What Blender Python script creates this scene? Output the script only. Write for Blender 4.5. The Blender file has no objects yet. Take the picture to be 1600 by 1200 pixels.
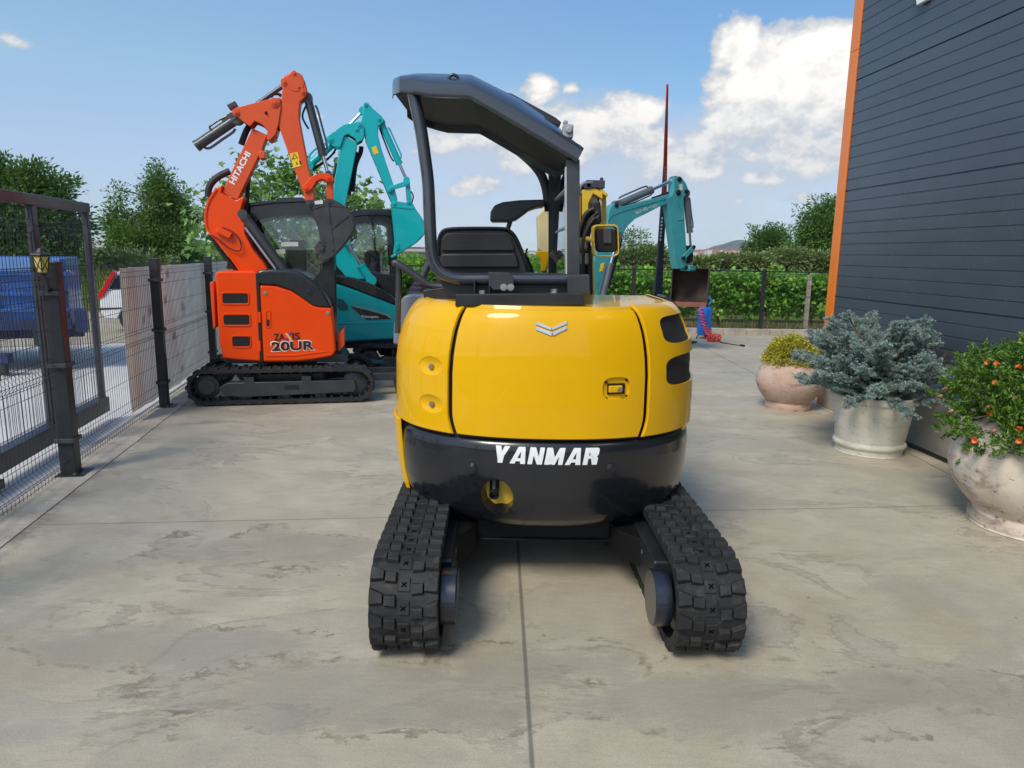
import bpy, bmesh, math, random
import numpy as np
from mathutils import Vector, Matrix
random.seed(7); rng = np.random.default_rng(11)
S = bpy.context.scene; COL = S.collection
PI = math.pi
def rad(a): return math.radians(a)
# ------------------------------------------------------------------ camera model (used to read positions off the photo at a chosen distance)
FPX, PITCH, ROLL, CH = 1110.0, rad(10.43), 0.016, 1.62
_f = np.array([0, math.cos(PITCH), -math.sin(PITCH)]); _r0 = np.array([1., 0, 0]); _u0 = np.cross(_r0, _f)
_R = math.cos(ROLL)*_r0 + math.sin(ROLL)*_u0; _U = math.cos(ROLL)*_u0 - math.sin(ROLL)*_r0
EYE = np.array([0, 0, CH])
def ray(x, y): return _f + _R*(x-800)/FPX - _U*(y-600)/FPX
def gnd(x, y, z=0.0):
    d = ray(x, y); return EYE + d*((z-CH)/d[2])
def atY(x, y, Y):
    d = ray(x, y); return EYE + d*(Y/d[1])
class Frame:
    """local frame of a machine: x along its heading, y to its left, z up"""
    def __init__(s, loc, deg):
        s.o = np.array([loc[0], loc[1], 0.0]); a = rad(deg); s.a = a
        s.X = np.array([math.cos(a), math.sin(a), 0]); s.Y = np.array([-math.sin(a), math.cos(a), 0])
    def px(s, x, y, v):                       # point of the photo on the local plane y = v -> (x, z)
        d = ray(x, y); t = (v - (EYE-s.o) @ s.Y)/(d @ s.Y); p = EYE + d*t - s.o
        return (float(p @ s.X), float(p[2]))
    def poly(s, pts, v): return [s.px(x, y, v) for x, y in pts]
    def p3(s, x, y, v):
        q = s.px(x, y, v); return Vector((q[0], v, q[1]))
def crop(pts, ox, oy, sc): return [(ox+sc*x, oy+sc*y) for x, y in pts]
# ------------------------------------------------------------------ tags
def tag(o, label=None, cat=None, group=None, kind=None):
    if label: o['label'] = label
    if cat: o['category'] = cat
    if group: o['group'] = group
    if kind: o['kind'] = kind
    return o
def thing(name, label, cat, loc=(0, 0, 0), rz=0.0, group=None):
    o = bpy.data.objects.new(name, None); COL.objects.link(o); o.empty_display_size = .2
    o.location = loc; o.rotation_euler = (0, 0, rz); return tag(o, label, cat, group)
def copy_tree(o, parent=None):
    c = o.copy(); COL.objects.link(c)
    if parent is not None: c.parent = parent
    for ch in list(o.children): copy_tree(ch, c)
    return c
# ------------------------------------------------------------------ mesh builder
class MB:
    def __init__(s): s.v = []; s.f = []; s.m = []; s.cur = 0
    def add(s, vs, fs):
        b = len(s.v); s.v += [tuple(float(c) for c in p) for p in vs]
        s.f += [tuple(i+b for i in f) for f in fs]; s.m += [s.cur]*len(fs); return s
    def box(s, c, d, rz=0.0, M=None):
        x, y, z = d[0]/2, d[1]/2, d[2]/2
        vs = [Vector((i*x, j*y, k*z)) for k in (-1, 1) for j in (-1, 1) for i in (-1, 1)]
        R = M if M is not None else Matrix.Rotation(rz, 3, 'Z')
        vs = [R @ v + Vector(c) for v in vs]
        return s.add(vs, [(0, 2, 3, 1), (4, 5, 7, 6), (0, 1, 5, 4), (2, 6, 7, 3), (0, 4, 6, 2), (1, 3, 7, 5)])
    def prism(s, poly, y0, y1):               # poly in local (x, z), extruded along y
        n = len(poly); A = sum(poly[i][0]*poly[(i+1) % n][1]-poly[(i+1) % n][0]*poly[i][1] for i in range(n))
        if A < 0: poly = poly[::-1]
        lo, hi = min(y0, y1), max(y0, y1)
        vs = [(p[0], lo, p[1]) for p in poly]+[(p[0], hi, p[1]) for p in poly]
        fs = [tuple(range(n)), tuple(range(2*n-1, n-1, -1))]+[(i, n+i, n+(i+1) % n, (i+1) % n) for i in range(n)]
        return s.add(vs, fs)
    def prism_z(s, poly, z0, z1):
        n = len(poly); A = sum(poly[i][0]*poly[(i+1) % n][1]-poly[(i+1) % n][0]*poly[i][1] for i in range(n))
        if A < 0: poly = poly[::-1]
        vs = [(p[0], p[1], z0) for p in poly]+[(p[0], p[1], z1) for p in poly]
        fs = [tuple(range(n-1, -1, -1)), tuple(range(n, 2*n))]+[(i, (i+1) % n, n+(i+1) % n, n+i) for i in range(n)]
        return s.add(vs, fs)
    def tube(s, path, r, n=10, cap=True, closed=False):
        P = [Vector(p) for p in path]; m = len(P)
        rs = r if isinstance(r, (list, tuple)) else [r]*m
        T = []
        for i in range(m):
            a = P[(i-1) % m] if (closed or i > 0) else P[i]; b = P[(i+1) % m] if (closed or i < m-1) else P[i]
            T.append((b-a).normalized())
        up = Vector((0, 0, 1)) if abs(T[0].z) < .9 else Vector((1, 0, 0))
        N = (up - T[0]*up.dot(T[0])).normalized(); vs = []
        for i in range(m):
            N = (N - T[i]*N.dot(T[i])).normalized(); B = T[i].cross(N)
            for k in range(n):
                a = 2*PI*k/n; vs.append(P[i] + (N*math.cos(a)+B*math.sin(a))*rs[i])
        fs = []
        for i in range(m if closed else m-1):
            for k in range(n):
                a = i*n+k; b = i*n+(k+1) % n; j = (i+1) % m
                fs.append((a, b, j*n+(k+1) % n, j*n+k))
        if cap and not closed: fs += [tuple(range(n-1, -1, -1)), tuple(range((m-1)*n, m*n))]
        return s.add(vs, fs)
    def rod(s, a, b, r, n=14): return s.tube([a, b], r, n)
    def lathe(s, prof, n=48, c=(0, 0, 0), axis='Z', a0=0, a1=2*PI):   # prof: (r, h)
        full = abs(a1-a0-2*PI) < 1e-6; m = n if full else n+1; vs = []
        for r, h in prof:
            for k in range(m):
                a = a0+(a1-a0)*k/n; x, y = r*math.cos(a), r*math.sin(a)
                p = (x, y, h) if axis == 'Z' else ((x, h, y) if axis == 'Y' else (h, x, y))
                vs.append((p[0]+c[0], p[1]+c[1], p[2]+c[2]))
        fs = []
        for i in range(len(prof)-1):
            for k in range(n):
                a, b = i*m+k, i*m+(k+1) % m; fs.append((a, b, b+m, a+m) if axis != 'Y' else (a, a+m, b+m, b))
        return s.add(vs, fs)
    def disc(s, c, r, axis='Y', h=.01, n=20):   # short solid cylinder centred on c
        d = {'X': (1, 0, 0), 'Y': (0, 1, 0), 'Z': (0, 0, 1)}[axis] if isinstance(axis, str) else axis
        d = Vector(d).normalized(); return s.tube([Vector(c)-d*h/2, Vector(c)+d*h/2], r, n)
    def ball(s, c, r, n=12, k=8, sc=(1, 1, 1)):
        prof = [(r*math.sin(PI*i/k), -r*math.cos(PI*i/k)) for i in range(k+1)]
        vs = []; 
        t = MB(); t.lathe([(max(a, 1e-4), h) for a, h in prof], n)
        return s.add([(p[0]*sc[0]+c[0], p[1]*sc[1]+c[1], p[2]*sc[2]+c[2]) for p in t.v], t.f)
    def xform(s, M): s.v = [tuple(M @ Vector(p)) for p in s.v]; return s
    def join(s, o, off=(0, 0, 0)): return s.add([(p[0]+off[0], p[1]+off[1], p[2]+off[2]) for p in o.v], o.f)
    def build(s, name, mat, parent=None, bevel=0.0, seg=2, smooth=True, ang=38, subd=0):
        me = bpy.data.meshes.new(name); me.from_pydata(s.v, [], s.f)
        for m in (mat if isinstance(mat, (list, tuple)) else [mat]): me.materials.append(m)
        if any(s.m): me.polygons.foreach_set('material_index', s.m)
        bm = bmesh.new(); bm.from_mesh(me); bmesh.ops.recalc_face_normals(bm, faces=bm.faces)
        for f in bm.faces: f.smooth = smooth
        if smooth:
            ca = rad(ang)
            for e in bm.edges:
                if len(e.link_faces) == 2:
                    try:
                        if e.calc_face_angle() > ca: e.smooth = False
                    except Exception: pass
        bm.to_mesh(me); bm.free(); me.update()
        o = bpy.data.objects.new(name, me); COL.objects.link(o)
        if parent is not None: o.parent = parent
        if subd:
            q = o.modifiers.new('Subdivision', 'SUBSURF'); q.levels = q.render_levels = subd
        if bevel:
            b = o.modifiers.new('Bevel', 'BEVEL'); b.width = bevel; b.segments = seg; b.limit_method = 'ANGLE'; b.angle_limit = rad(35); b.harden_normals = True
        return o
def raw_mesh(name, V, Fq, mat, parent=None, smooth=False):
    """fast mesh from numpy: V (n,3), Fq (m,k) with k = 3 or 4"""
    me = bpy.data.meshes.new(name); k = Fq.shape[1]
    me.vertices.add(len(V)); me.vertices.foreach_set('co', np.ascontiguousarray(V, dtype=np.float32).ravel())
    me.loops.add(Fq.size); me.loops.foreach_set('vertex_index', np.ascontiguousarray(Fq, dtype=np.int32).ravel())
    me.polygons.add(len(Fq)); me.polygons.foreach_set('loop_start', np.arange(0, Fq.size, k, dtype=np.int32))
    me.polygons.foreach_set('loop_total', np.full(len(Fq), k, dtype=np.int32))
    me.polygons.foreach_set('use_smooth', np.full(len(Fq), smooth, dtype=bool))
    me.update(calc_edges=True); me.validate()
    me.materials.append(mat); o = bpy.data.objects.new(name, me); COL.objects.link(o)
    if parent is not None: o.parent = parent
    return o
def spline(pts, per=8, closed=False):
    P = [Vector(p) for p in pts]; n = len(P); out = []
    for i in range(n if closed else n-1):
        if closed: a, b, c, d = P[(i-1) % n], P[i], P[(i+1) % n], P[(i+2) % n]
        else: a, b, c, d = P[max(i-1, 0)], P[i], P[i+1], P[min(i+2, n-1)]
        for k in range(per):
            t = k/per; out.append(.5*((2*b)+(c-a)*t+(2*a-5*b+4*c-d)*t*t+(3*b-a-3*c+d)*t**3))
    if not closed: out.append(P[-1])
    return out
def rpoly(pts, r, k=4):
    """round the corners of a 2-D polygon"""
    out = []; n = len(pts)
    for i in range(n):
        p0, p, p1 = Vector(pts[i-1]), Vector(pts[i]), Vector(pts[(i+1) % n])
        a = (p0-p); b = (p1-p); q = min(r, a.length*.45, b.length*.45)
        s0 = p+a.normalized()*q; s1 = p+b.normalized()*q
        for j in range(k+1):
            t = j/k; out.append(tuple((1-t)**2*s0+2*t*(1-t)*p+t*t*s1))
    return out
def text_mesh(txt, off=.02, shear=0.0, space=1.0):
    """lettering from Blender's built-in font, as (verts 2-D, faces) scaled to the unit box of its own height"""
    c = bpy.data.curves.new('lettering', 'FONT'); c.body = txt; c.size = 1; c.offset = off; c.shear = shear; c.space_character = space; c.resolution_u = 4
    o = bpy.data.objects.new('lettering', c); COL.objects.link(o)
    dg = bpy.context.evaluated_depsgraph_get(); dg.update(); me = bpy.data.meshes.new_from_object(o.evaluated_get(dg))
    V = [(v.co.x, v.co.y) for v in me.vertices]; Fs = [tuple(p.vertices) for p in me.polygons]
    bpy.data.objects.remove(o); bpy.data.curves.remove(c); bpy.data.meshes.remove(me)
    x0 = min(v[0] for v in V); x1 = max(v[0] for v in V); y0 = min(v[1] for v in V); y1 = max(v[1] for v in V)
    return [((x-x0)/(x1-x0), (y-y0)/(y1-y0)) for x, y in V], Fs
def text_plane(name, txt, p0, p1, h, v, mat, parent, off=.03, shear=0.0, grow=0.0, lift=.003, space=1.0):
    """lettering on the local plane y=v (facing -y), baseline from p0 to p1 in (x,z)"""
    V, Fs = text_mesh(txt, off, shear, space); a = Vector(p0); d = Vector(p1)-a; L = d.length; d.normalize(); n = Vector((-d.y, d.x))
    mb = MB(); vs = []
    for x, y in V:
        q = a+d*(x*(L+2*grow)-grow)+n*(y*(h+2*grow)-grow); vs.append((q.x, v-lift, q.y))
    mb.add(vs, Fs); return mb.build(name, mat, parent, smooth=False)
# ------------------------------------------------------------------ materials
class NT:
    def __init__(s, nt): s.t = nt
    def n(s, typ, props=None, **ins):
        nd = s.t.nodes.new(typ)
        for k, v in (props or {}).items(): setattr(nd, k, v)
        for k, v in ins.items():
            key = int(k[1:]) if k[0] == '_' and k[1:].isdigit() else k.replace('_', ' ')
            s.set(nd.inputs[key], v)
        return nd
    def set(s, sock, v):
        if hasattr(v, 'is_output') or isinstance(v, bpy.types.NodeSocket): s.t.links.new(v, sock)
        elif isinstance(v, bpy.types.Node): s.t.links.new(v.outputs[0], sock)
        else: sock.default_value = v
    def math(s, op, a, b=0.0, c=0.0, clamp=False):
        nd = s.n('ShaderNodeMath', {'operation': op, 'use_clamp': clamp}); s.set(nd.inputs[0], a); s.set(nd.inputs[1], b); s.set(nd.inputs[2], c); return nd.outputs[0]
    def mix(s, f, a, b, typ='MIX'):
        nd = s.n('ShaderNodeMix', {'data_type': 'RGBA', 'blend_type': typ}); s.set(nd.inputs[0], f); s.set(nd.inputs[6], a); s.set(nd.inputs[7], b); return nd.outputs[2]
    def ramp(s, f, stops, interp='LINEAR'):
        nd = s.n('ShaderNodeValToRGB'); s.set(nd.inputs[0], f); cr = nd.color_ramp; cr.interpolation = interp
        while len(cr.elements) < len(stops): cr.elements.new(.5)
        for e, (p, c) in zip(cr.elements, stops):
            e.position = p; e.color = c if len(c) == 4 else (*c, 1)
        return nd.outputs[0]
    def sstep(s, x, a, b):
        nd = s.n('ShaderNodeMapRange', {'interpolation_type': 'SMOOTHSTEP'}); s.set(nd.inputs[0], x); nd.inputs[1].default_value = a; nd.inputs[2].default_value = b; return nd.outputs[0]
    def noise(s, vec, scale, detail=4, rough=.55, dist=0.0):
        nd = s.n('ShaderNodeTexNoise'); s.set(nd.inputs['Vector'], vec); nd.inputs['Scale'].default_value = scale; nd.inputs['Detail'].default_value = detail
        nd.inputs['Roughness'].default_value = rough; nd.inputs['Distortion'].default_value = dist; return nd.outputs[0]
    def mapping(s, vec, scale=(1, 1, 1), loc=(0, 0, 0), rot=(0, 0, 0)):
        nd = s.n('ShaderNodeMapping'); s.set(nd.inputs[0], vec); nd.inputs[1].default_value = loc; nd.inputs[2].default_value = rot; nd.inputs[3].default_value = scale; return nd.outputs[0]
def newmat(name):
    m = bpy.data.materials.new(name); m.use_nodes = True; t = NT(m.node_tree); b = m.node_tree.nodes['Principled BSDF']; return m, t, b
def srgb(r, g, b):
    f = lambda c: ((c/255+.055)/1.055)**2.4 if c > 10 else c/255/12.92
    return (f(r), f(g), f(b), 1)
def mat(name, col, rough=.5, metal=0.0, coat=0.0, var=.12, scale=6.0, bump=0.0, bscale=60.0, dirt=0.0, dirtcol=(.16, .13, .1, 1), coatr=.04, spec=.5):
    m, t, b = newmat(name); co = t.n('ShaderNodeTexCoord').outputs['Object']
    col = (*col[:3], 1); n = t.noise(co, scale, 5, .6)
    c = t.mix(t.sstep(n, .3, .7), tuple(x*(1-var) for x in col[:3])+(1,), tuple(min(1, x*(1+var)) for x in col[:3])+(1,))
    if dirt > 0:
        d = t.math('MULTIPLY', t.sstep(t.noise(co, scale*2.3, 6, .65), .5, .75), dirt); c = t.mix(d, c, dirtcol)
        b.inputs['Coat Weight'].default_value = coat
    t.set(b.inputs['Base Color'], c); b.inputs['Metallic'].default_value = metal
    r = t.n('ShaderNodeMapRange'); t.set(r.inputs[0], t.noise(co, scale*4, 4, .6)); r.inputs[3].default_value = max(.02, rough*.8); r.inputs[4].default_value = min(1, rough*1.25)
    t.set(b.inputs['Roughness'], r.outputs[0]); b.inputs['Coat Weight'].default_value = coat; b.inputs['Coat Roughness'].default_value = coatr
    b.inputs['Specular IOR Level'].default_value = spec
    if bump > 0:
        bp = t.n('ShaderNodeBump'); bp.inputs['Strength'].default_value = bump; bp.inputs['Distance'].default_value = .01
        t.set(bp.inputs['Height'], t.noise(co, bscale, 4, .6)); t.set(b.inputs['Normal'], bp)
    return m
def leafmat(name, c0, c1, c2=None, trans=.25, rough=.45):
    """foliage: each leaf its own shade between the colours, some light passing through"""
    m, t, b = newmat(name); g = t.n('ShaderNodeNewGeometry'); rnd = g.outputs['Random Per Island']
    st = [(0, c0), (.6, c1)]+([(1, c2)] if c2 else [(1, c1)])
    c = t.ramp(rnd, st); t.set(b.inputs['Base Color'], c); b.inputs['Roughness'].default_value = rough; b.inputs['Specular IOR Level'].default_value = .35
    tr = t.n('ShaderNodeBsdfTranslucent'); t.set(tr.inputs[0], t.mix(.5, c, (.25, .35, .03, 1))); mx = t.n('ShaderNodeMixShader'); mx.inputs[0].default_value = trans
    t.set(mx.inputs[1], b.outputs[0]); t.set(mx.inputs[2], tr.outputs[0]); t.set(m.node_tree.nodes['Material Output'].inputs[0], mx.outputs[0]); return m
# ================================================================== camera, sky, sun
S.render.resolution_x, S.render.resolution_y = 1024, 768
cd = bpy.data.cameras.new('camera'); cam = bpy.data.objects.new('camera', cd); COL.objects.link(cam); S.camera = cam
cd.sensor_fit = 'HORIZONTAL'; cd.sensor_width = 36; cd.lens = 36*FPX/1600; cd.clip_start = .05; cd.clip_end = 20000
cam.matrix_world = Matrix(((_R[0], _U[0], -_f[0], 0), (_R[1], _U[1], -_f[1], 0), (_R[2], _U[2], -_f[2], CH), (0, 0, 0, 1)))
S.view_settings.view_transform = 'Standard'; S.view_settings.look = 'None'; S.view_settings.gamma = 1; S.view_settings.exposure = EXPOSURE = 0.55
S.cycles.max_bounces = 8; S.cycles.transparent_max_bounces = 16; S.cycles.volume_bounces = 0
SUN_AZ, SUN_EL = rad(212), rad(48)            # azimuth clockwise from +Y: behind the camera, to the left
W = bpy.data.worlds.new('World'); S.world = W; W.use_nodes = True
t = NT(W.node_tree); bg = W.node_tree.nodes['Background']
dirv = t.n('ShaderNodeTexCoord').outputs['Generated']
sep = t.n('ShaderNodeSeparateXYZ', _0=dirv); dx, dy, dz = sep.outputs
sky = t.n('ShaderNodeTexSky', {'sky_type': 'NISHITA', 'sun_disc': False, 'sun_elevation': SUN_EL, 'sun_rotation': SUN_AZ, 'air_density': 1.25, 'dust_density': .7, 'ozone_density': 2.2, 'altitude': 100})
zz = t.math('MULTIPLY', t.math('MAXIMUM', dz, 0.0), 1.45)
cmb = t.n('ShaderNodeCombineXYZ', _0=dx, _1=dy, _2=t.math('ADD', zz, .10)); t.set(sky.inputs[0], t.n('ShaderNodeVectorMath', {'operation': 'NORMALIZE'}, _0=cmb.outputs[0]).outputs[0])
az = t.math('ARCTAN2', dx, dy); el = t.math('ARCSINE', dz)
ae = t.n('ShaderNodeCombineXYZ', _0=az, _1=t.math('MULTIPLY', el, 1.35)).outputs[0]
warp = t.noise(ae, 5.5, 8, .58, .15); fine = t.noise(ae, 19, 8, .62)
ae2 = t.n('ShaderNodeVectorMath', {'operation': 'ADD'}, _0=ae, _1=(-.012, .03, 0)).outputs[0]
warp2 = t.noise(ae2, 5.5, 8, .58, .15); fine2 = t.noise(ae2, 19, 8, .62)
def blob(px, py, rx, ry, amp):
    a0 = math.atan((px-800)/FPX); e0 = math.atan((397-py)/FPX); 
    u = t.math('DIVIDE', t.math('SUBTRACT', az, a0), rx/FPX); v = t.math('DIVIDE', t.math('SUBTRACT', el, e0), ry/FPX)
    r = t.math('SQRT', t.math('ADD', t.math('MULTIPLY', u, u), t.math('MULTIPLY', v, v)))
    return t.math('MULTIPLY', t.math('SUBTRACT', 1.0, r), amp)
def union(bs):
    a = bs[0]
    for b_ in bs[1:]: a = t.math('MAXIMUM', a, b_)
    return a
core = union([blob(1150, 195, 105, 75, 1.5), blob(1215, 150, 115, 75, 1.9), blob(1120, 110, 45, 45, 1.2), blob(1300, 145, 110, 66, 1.8), blob(1100, 245, 110, 50, 1.2), blob(1270, 230, 160, 75, 1.6), blob(1420, 185, 160, 95, 1.8), blob(975, 190, 66, 36, 1.6), blob(900, 222, 110, 56, 1.6), blob(1000, 235, 70, 36, 1.2), blob(835, 160, 34, 24, .9), blob(880, 158, 16, 12, .7), blob(1060, 268, 80, 34, 1.5), blob(1175, 283, 55, 20, 1.2), blob(1290, 264, 48, 28, 1.5), blob(1240, 314, 42, 15, 1.2),
    blob(748, 298, 56, 24, 1.4), blob(712, 305, 36, 18, 1.2), blob(810, 255, 66, 34, 1.3), blob(750, 230, 60, 28, 1.2), blob(690, 238, 54, 22, 1.1), blob(870, 300, 60, 18, 1.0), blob(560, 232, 40, 16, .7), blob(505, 208, 20, 8, .6), blob(6, 68, 14, 16, .34), blob(72, 152, 24, 9, .34), blob(1140, 318, 18, 8, .7), blob(650, 250, 14, 8, .6)])
veil = union([blob(1120, 260, 340, 95, 1.1), blob(830, 235, 270, 85, 1.0), blob(1000, 335, 460, 80, .7)])
n1 = t.math('SUBTRACT', warp, .5); n2 = t.math('SUBTRACT', fine, .5); m1 = t.math('SUBTRACT', warp2, .5); m2 = t.math('SUBTRACT', fine2, .5)
puff = t.noise(ae, 44, 6, .6); puff2 = t.noise(ae2, 44, 6, .6)
nz = t.math('ADD', t.math('ADD', t.math('MULTIPLY', n1, 1.7), t.math('MULTIPLY', n2, 1.5)), t.math('MULTIPLY', t.math('SUBTRACT', puff, .5), .5))
nz2 = t.math('ADD', t.math('ADD', t.math('MULTIPLY', m1, 1.7), t.math('MULTIPLY', m2, 1.5)), t.math('MULTIPLY', t.math('SUBTRACT', puff2, .5), .5))
dens = t.math('ADD', core, nz); high = t.sstep(el, .09, .25)
soft = t.n('ShaderNodeMapRange', {'interpolation_type': 'SMOOTHSTEP'}); t.set(soft.inputs[0], dens); soft.inputs[1].default_value = .02; t.set(soft.inputs[2], t.math('SUBTRACT', .85, t.math('MULTIPLY', high, .58)))
cover = t.math('MULTIPLY', soft.outputs[0], t.sstep(core, -.55, -.05))
vcover = t.math('MULTIPLY', t.sstep(t.math('ADD', veil, t.math('MULTIPLY', nz, .42)), -.12, .70), .78)
# the rest of the sky (never in the photo) carries plain broken cloud, so that reflections and light stay natural
back = t.math('MULTIPLY', t.sstep(t.noise(dirv, 2.6, 7, .6, .2), .50, .66), t.sstep(t.math('MULTIPLY', dy, -1.0), -.35, .1))
lit = t.sstep(t.math('SUBTRACT', nz, nz2), -.42, .26)               # cloud tops towards the sun are brighter
br = t.math('ADD', t.math('MULTIPLY', lit, .55), t.math('MULTIPLY', t.sstep(el, .125, .235), .55), clamp=True); br = t.math('MULTIPLY', br, t.sstep(dens, .1, .8))
bright = t.ramp(br, [(0, (2.25, 2.65, 3.15)), (.35, (3.25, 3.35, 3.5)), (.8, (4.55, 4.45, 4.3)), (1, (4.9, 4.8, 4.65))])
hz = t.ramp(t.math('MULTIPLY', t.math('MAXIMUM', el, 0.0), 1/.35), [(0, (.72, .66, .62)), (.15, (.80, .70, .66)), (.33, (.96, .83, .79)), (.6, (1.0, 1.0, .88)), (1, (.96, 1.02, 1.01))])   # thin haze towards the horizon
skyc = t.mix(1.0, t.mix(1.0, sky.outputs[0], hz, 'MULTIPLY'), t.mix(t.math('MULTIPLY', t.sstep(az, -.45, .35), t.sstep(el, .05, .22)), (1, 1, 1, 1), (.76, .88, .98, 1)), 'MULTIPLY')
c1 = t.mix(vcover, skyc, (2.6, 2.92, 3.36, 1)); c2 = t.mix(cover, c1, bright); c3 = t.mix(t.math('MULTIPLY', back, .85), c2, (3.3, 3.4, 3.6, 1))
t.set(bg.inputs[0], c3); bg.inputs[1].default_value = .15
sl = bpy.data.lights.new('sun', 'SUN'); sl.energy = 2.05; sl.angle = rad(20); sl.color = (1, .92, .80)
sun = bpy.data.objects.new('sun', sl); COL.objects.link(sun)
sd = Vector((math.sin(SUN_AZ)*math.cos(SUN_EL), math.cos(SUN_AZ)*math.cos(SUN_EL), math.sin(SUN_EL))); sun.rotation_euler = sd.to_track_quat('Z', 'Y').to_euler()
# ================================================================== ground
def concrete_mat():
    m, t, b = newmat('yard concrete'); P = t.n('ShaderNodeTexCoord').outputs['Object']
    broad = t.noise(P, .55, 6, .6, .6); mid = t.noise(P, 2.2, 8, .62, .4); brush = t.noise(t.mapping(P, (7, 46, 1), rot=(0, 0, .07)), 1.0, 6, .7); grit = t.noise(P, 120, 5, .75); blot = t.noise(t.mapping(P, (.8, 1.5, 1)), 1.0, 9, .63, 1.0)
    c = t.ramp(broad, [(.3, (.375, .308, .218)), (.5, (.465, .395, .29)), (.7, (.445, .39, .305))])
    c = t.mix(t.math('MULTIPLY', t.sstep(mid, .40, .66), .6), c, (.57, .50, .385, 1)); c = t.mix(t.math('MULTIPLY', t.sstep(t.noise(t.mapping(P, (3.0, 4.6, 1), rot=(0, 0, .05)), 1.3, 9, .72, .3), .46, .66), .5), c, (.355, .31, .245, 1))
    c = t.mix(t.math('MULTIPLY', t.sstep(brush, .38, .70), .30), c, (.33, .29, .23, 1))
    streak0 = t.noise(t.mapping(P, (5, 60, 1), rot=(0, 0, .05)), 1.0, 7, .7, .3)
    # dried puddles: a soft grey inside with a thin dark tide line round it
    ins = t.sstep(blot, .50, .56); c = t.mix(t.math('MULTIPLY', ins, .27), c, (.33, .295, .25, 1))
    bl2 = t.math('ADD', blot, t.math('MULTIPLY', t.math('SUBTRACT', streak0, .5), .10)); rim = t.math('MULTIPLY', t.sstep(bl2, .497, .503), t.math('SUBTRACT', 1.0, t.sstep(bl2, .503, .545)))
    gate = t.sstep(t.noise(P, 1.1, 5, .6), .42, .58); c = t.mix(t.math('MULTIPLY', t.math('MULTIPLY', rim, gate), .42), c, (.15, .122, .09, 1))
    sx = t.n('ShaderNodeSeparateXYZ', _0=P).outputs
    streak = t.noise(t.mapping(P, (3.2, 46, 1), rot=(0, 0, .05)), 1.0, 7, .7, .5); spots = t.math('MULTIPLY', t.sstep(streak, .66, .70), t.sstep(t.noise(P, .9, 3), .5, .66)); c = t.mix(t.math('MULTIPLY', spots, .5), c, (.14, .12, .095, 1))
    vor = t.n('ShaderNodeTexVoronoi', {'feature': 'F1'}, Vector=P, Scale=5.5); dots = t.math('MULTIPLY', t.math('SUBTRACT', 1.0, t.sstep(vor.outputs['Distance'], .035, .06)), t.sstep(t.n('ShaderNodeSeparateColor', _0=vor.outputs['Color']).outputs[0], .82, .86)); c = t.mix(t.math('MULTIPLY', dots, .55), c, (.09, .08, .07, 1))
    # the big dried-out stain across the foreground, with ragged darker rims
    ec = t.n('ShaderNodeSeparateXYZ', _0=P).outputs; rag = t.math('MULTIPLY', t.math('SUBTRACT', t.noise(t.mapping(P, (1.3, 2.6, 1)), 1.6, 9, .66, .7), .5), 2.6)
    def stain(px, py, rx, ry):
        q = gnd(px, py); u = t.math('DIVIDE', t.math('SUBTRACT', ec[0], q[0]), rx); v = t.math('DIVIDE', t.math('SUBTRACT', ec[1], q[1]), ry); return t.math('ADD', t.math('SUBTRACT', 1.0, t.math('SQRT', t.math('ADD', t.math('MULTIPLY', u, u), t.math('MULTIPLY', v, v)))), rag)
    sm = stain(560, 1085, .85, .26)
    for a_ in ((1130, 1090, .75, .24), (250, 1010, .7, .2), (820, 1040, .5, .18), (430, 860, .7, .3), (1420, 1080, .6, .16)): sm = t.math('MAXIMUM', sm, stain(*a_))
    c = t.mix(t.math('MULTIPLY', t.sstep(sm, .0, .45), .50), c, (.265, .235, .195, 1)); rm2 = t.math('MULTIPLY', t.sstep(sm, .0, .04), t.math('SUBTRACT', 1.0, t.sstep(sm, .05, .22))); c = t.mix(t.math('MULTIPLY', t.math('MULTIPLY', rm2, t.sstep(t.noise(P, 4.5, 6, .7), .44, .60)), .75), c, (.15, .115, .08, 1))
    # saw-cut joints: lines of the slab, straight in plan
    def joint(nx, ny, off, w=.006):
        d = t.math('ABSOLUTE', t.math('ADD', t.math('ADD', t.math('MULTIPLY', sx[0], nx), t.math('MULTIPLY', sx[1], ny)), off)); return t.math('SUBTRACT', 1.0, t.sstep(d, w*.4, w*1.6))
    def line(a, b_, w):
        dx_, dy_ = b_[0]-a[0], b_[1]-a[1]; L = math.hypot(dx_, dy_); return joint(-dy_/L, dx_/L, (a[0]*dy_-a[1]*dx_)/L, w)
    j = line(gnd(832, 1195), gnd(810, 860), .0075); j2 = line(gnd(60, 820), gnd(1480, 790), .0055); j3 = line(gnd(1115, 551), gnd(1210, 600), .008); j4 = line((-20, 9.2), (20, 10.6), .008)
    crk = line(gnd(0, 850), gnd(240, 652), .012); crk = t.math('MULTIPLY', crk, t.sstep(mid, .38, .5))
    jj = t.math('MAXIMUM', t.math('MAXIMUM', j, t.math('MULTIPLY', j2, .8)), t.math('MAXIMUM', t.math('MAXIMUM', j3, j4), crk)); c = t.mix(t.math('MULTIPLY', jj, .68), c, (.085, .08, .075, 1))
    # grime along the crack by the fence kerb
    a, q = gnd(0, 850), gnd(240, 652); dx_, dy_ = q[0]-a[0], q[1]-a[1]; L = math.hypot(dx_, dy_)
    dd = t.math('ABSOLUTE', t.math('ADD', t.math('ADD', t.math('MULTIPLY', sx[0], -dy_/L), t.math('MULTIPLY', sx[1], dx_/L)), (a[0]*dy_-a[1]*dx_)/L)); gr = t.math('MULTIPLY', t.math('SUBTRACT', 1.0, t.sstep(dd, .0, .30)), t.sstep(t.noise(P, 3.5, 7, .72), .40, .60)); c = t.mix(t.math('MULTIPLY', gr, .8), c, (.12, .105, .085, 1))
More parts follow.
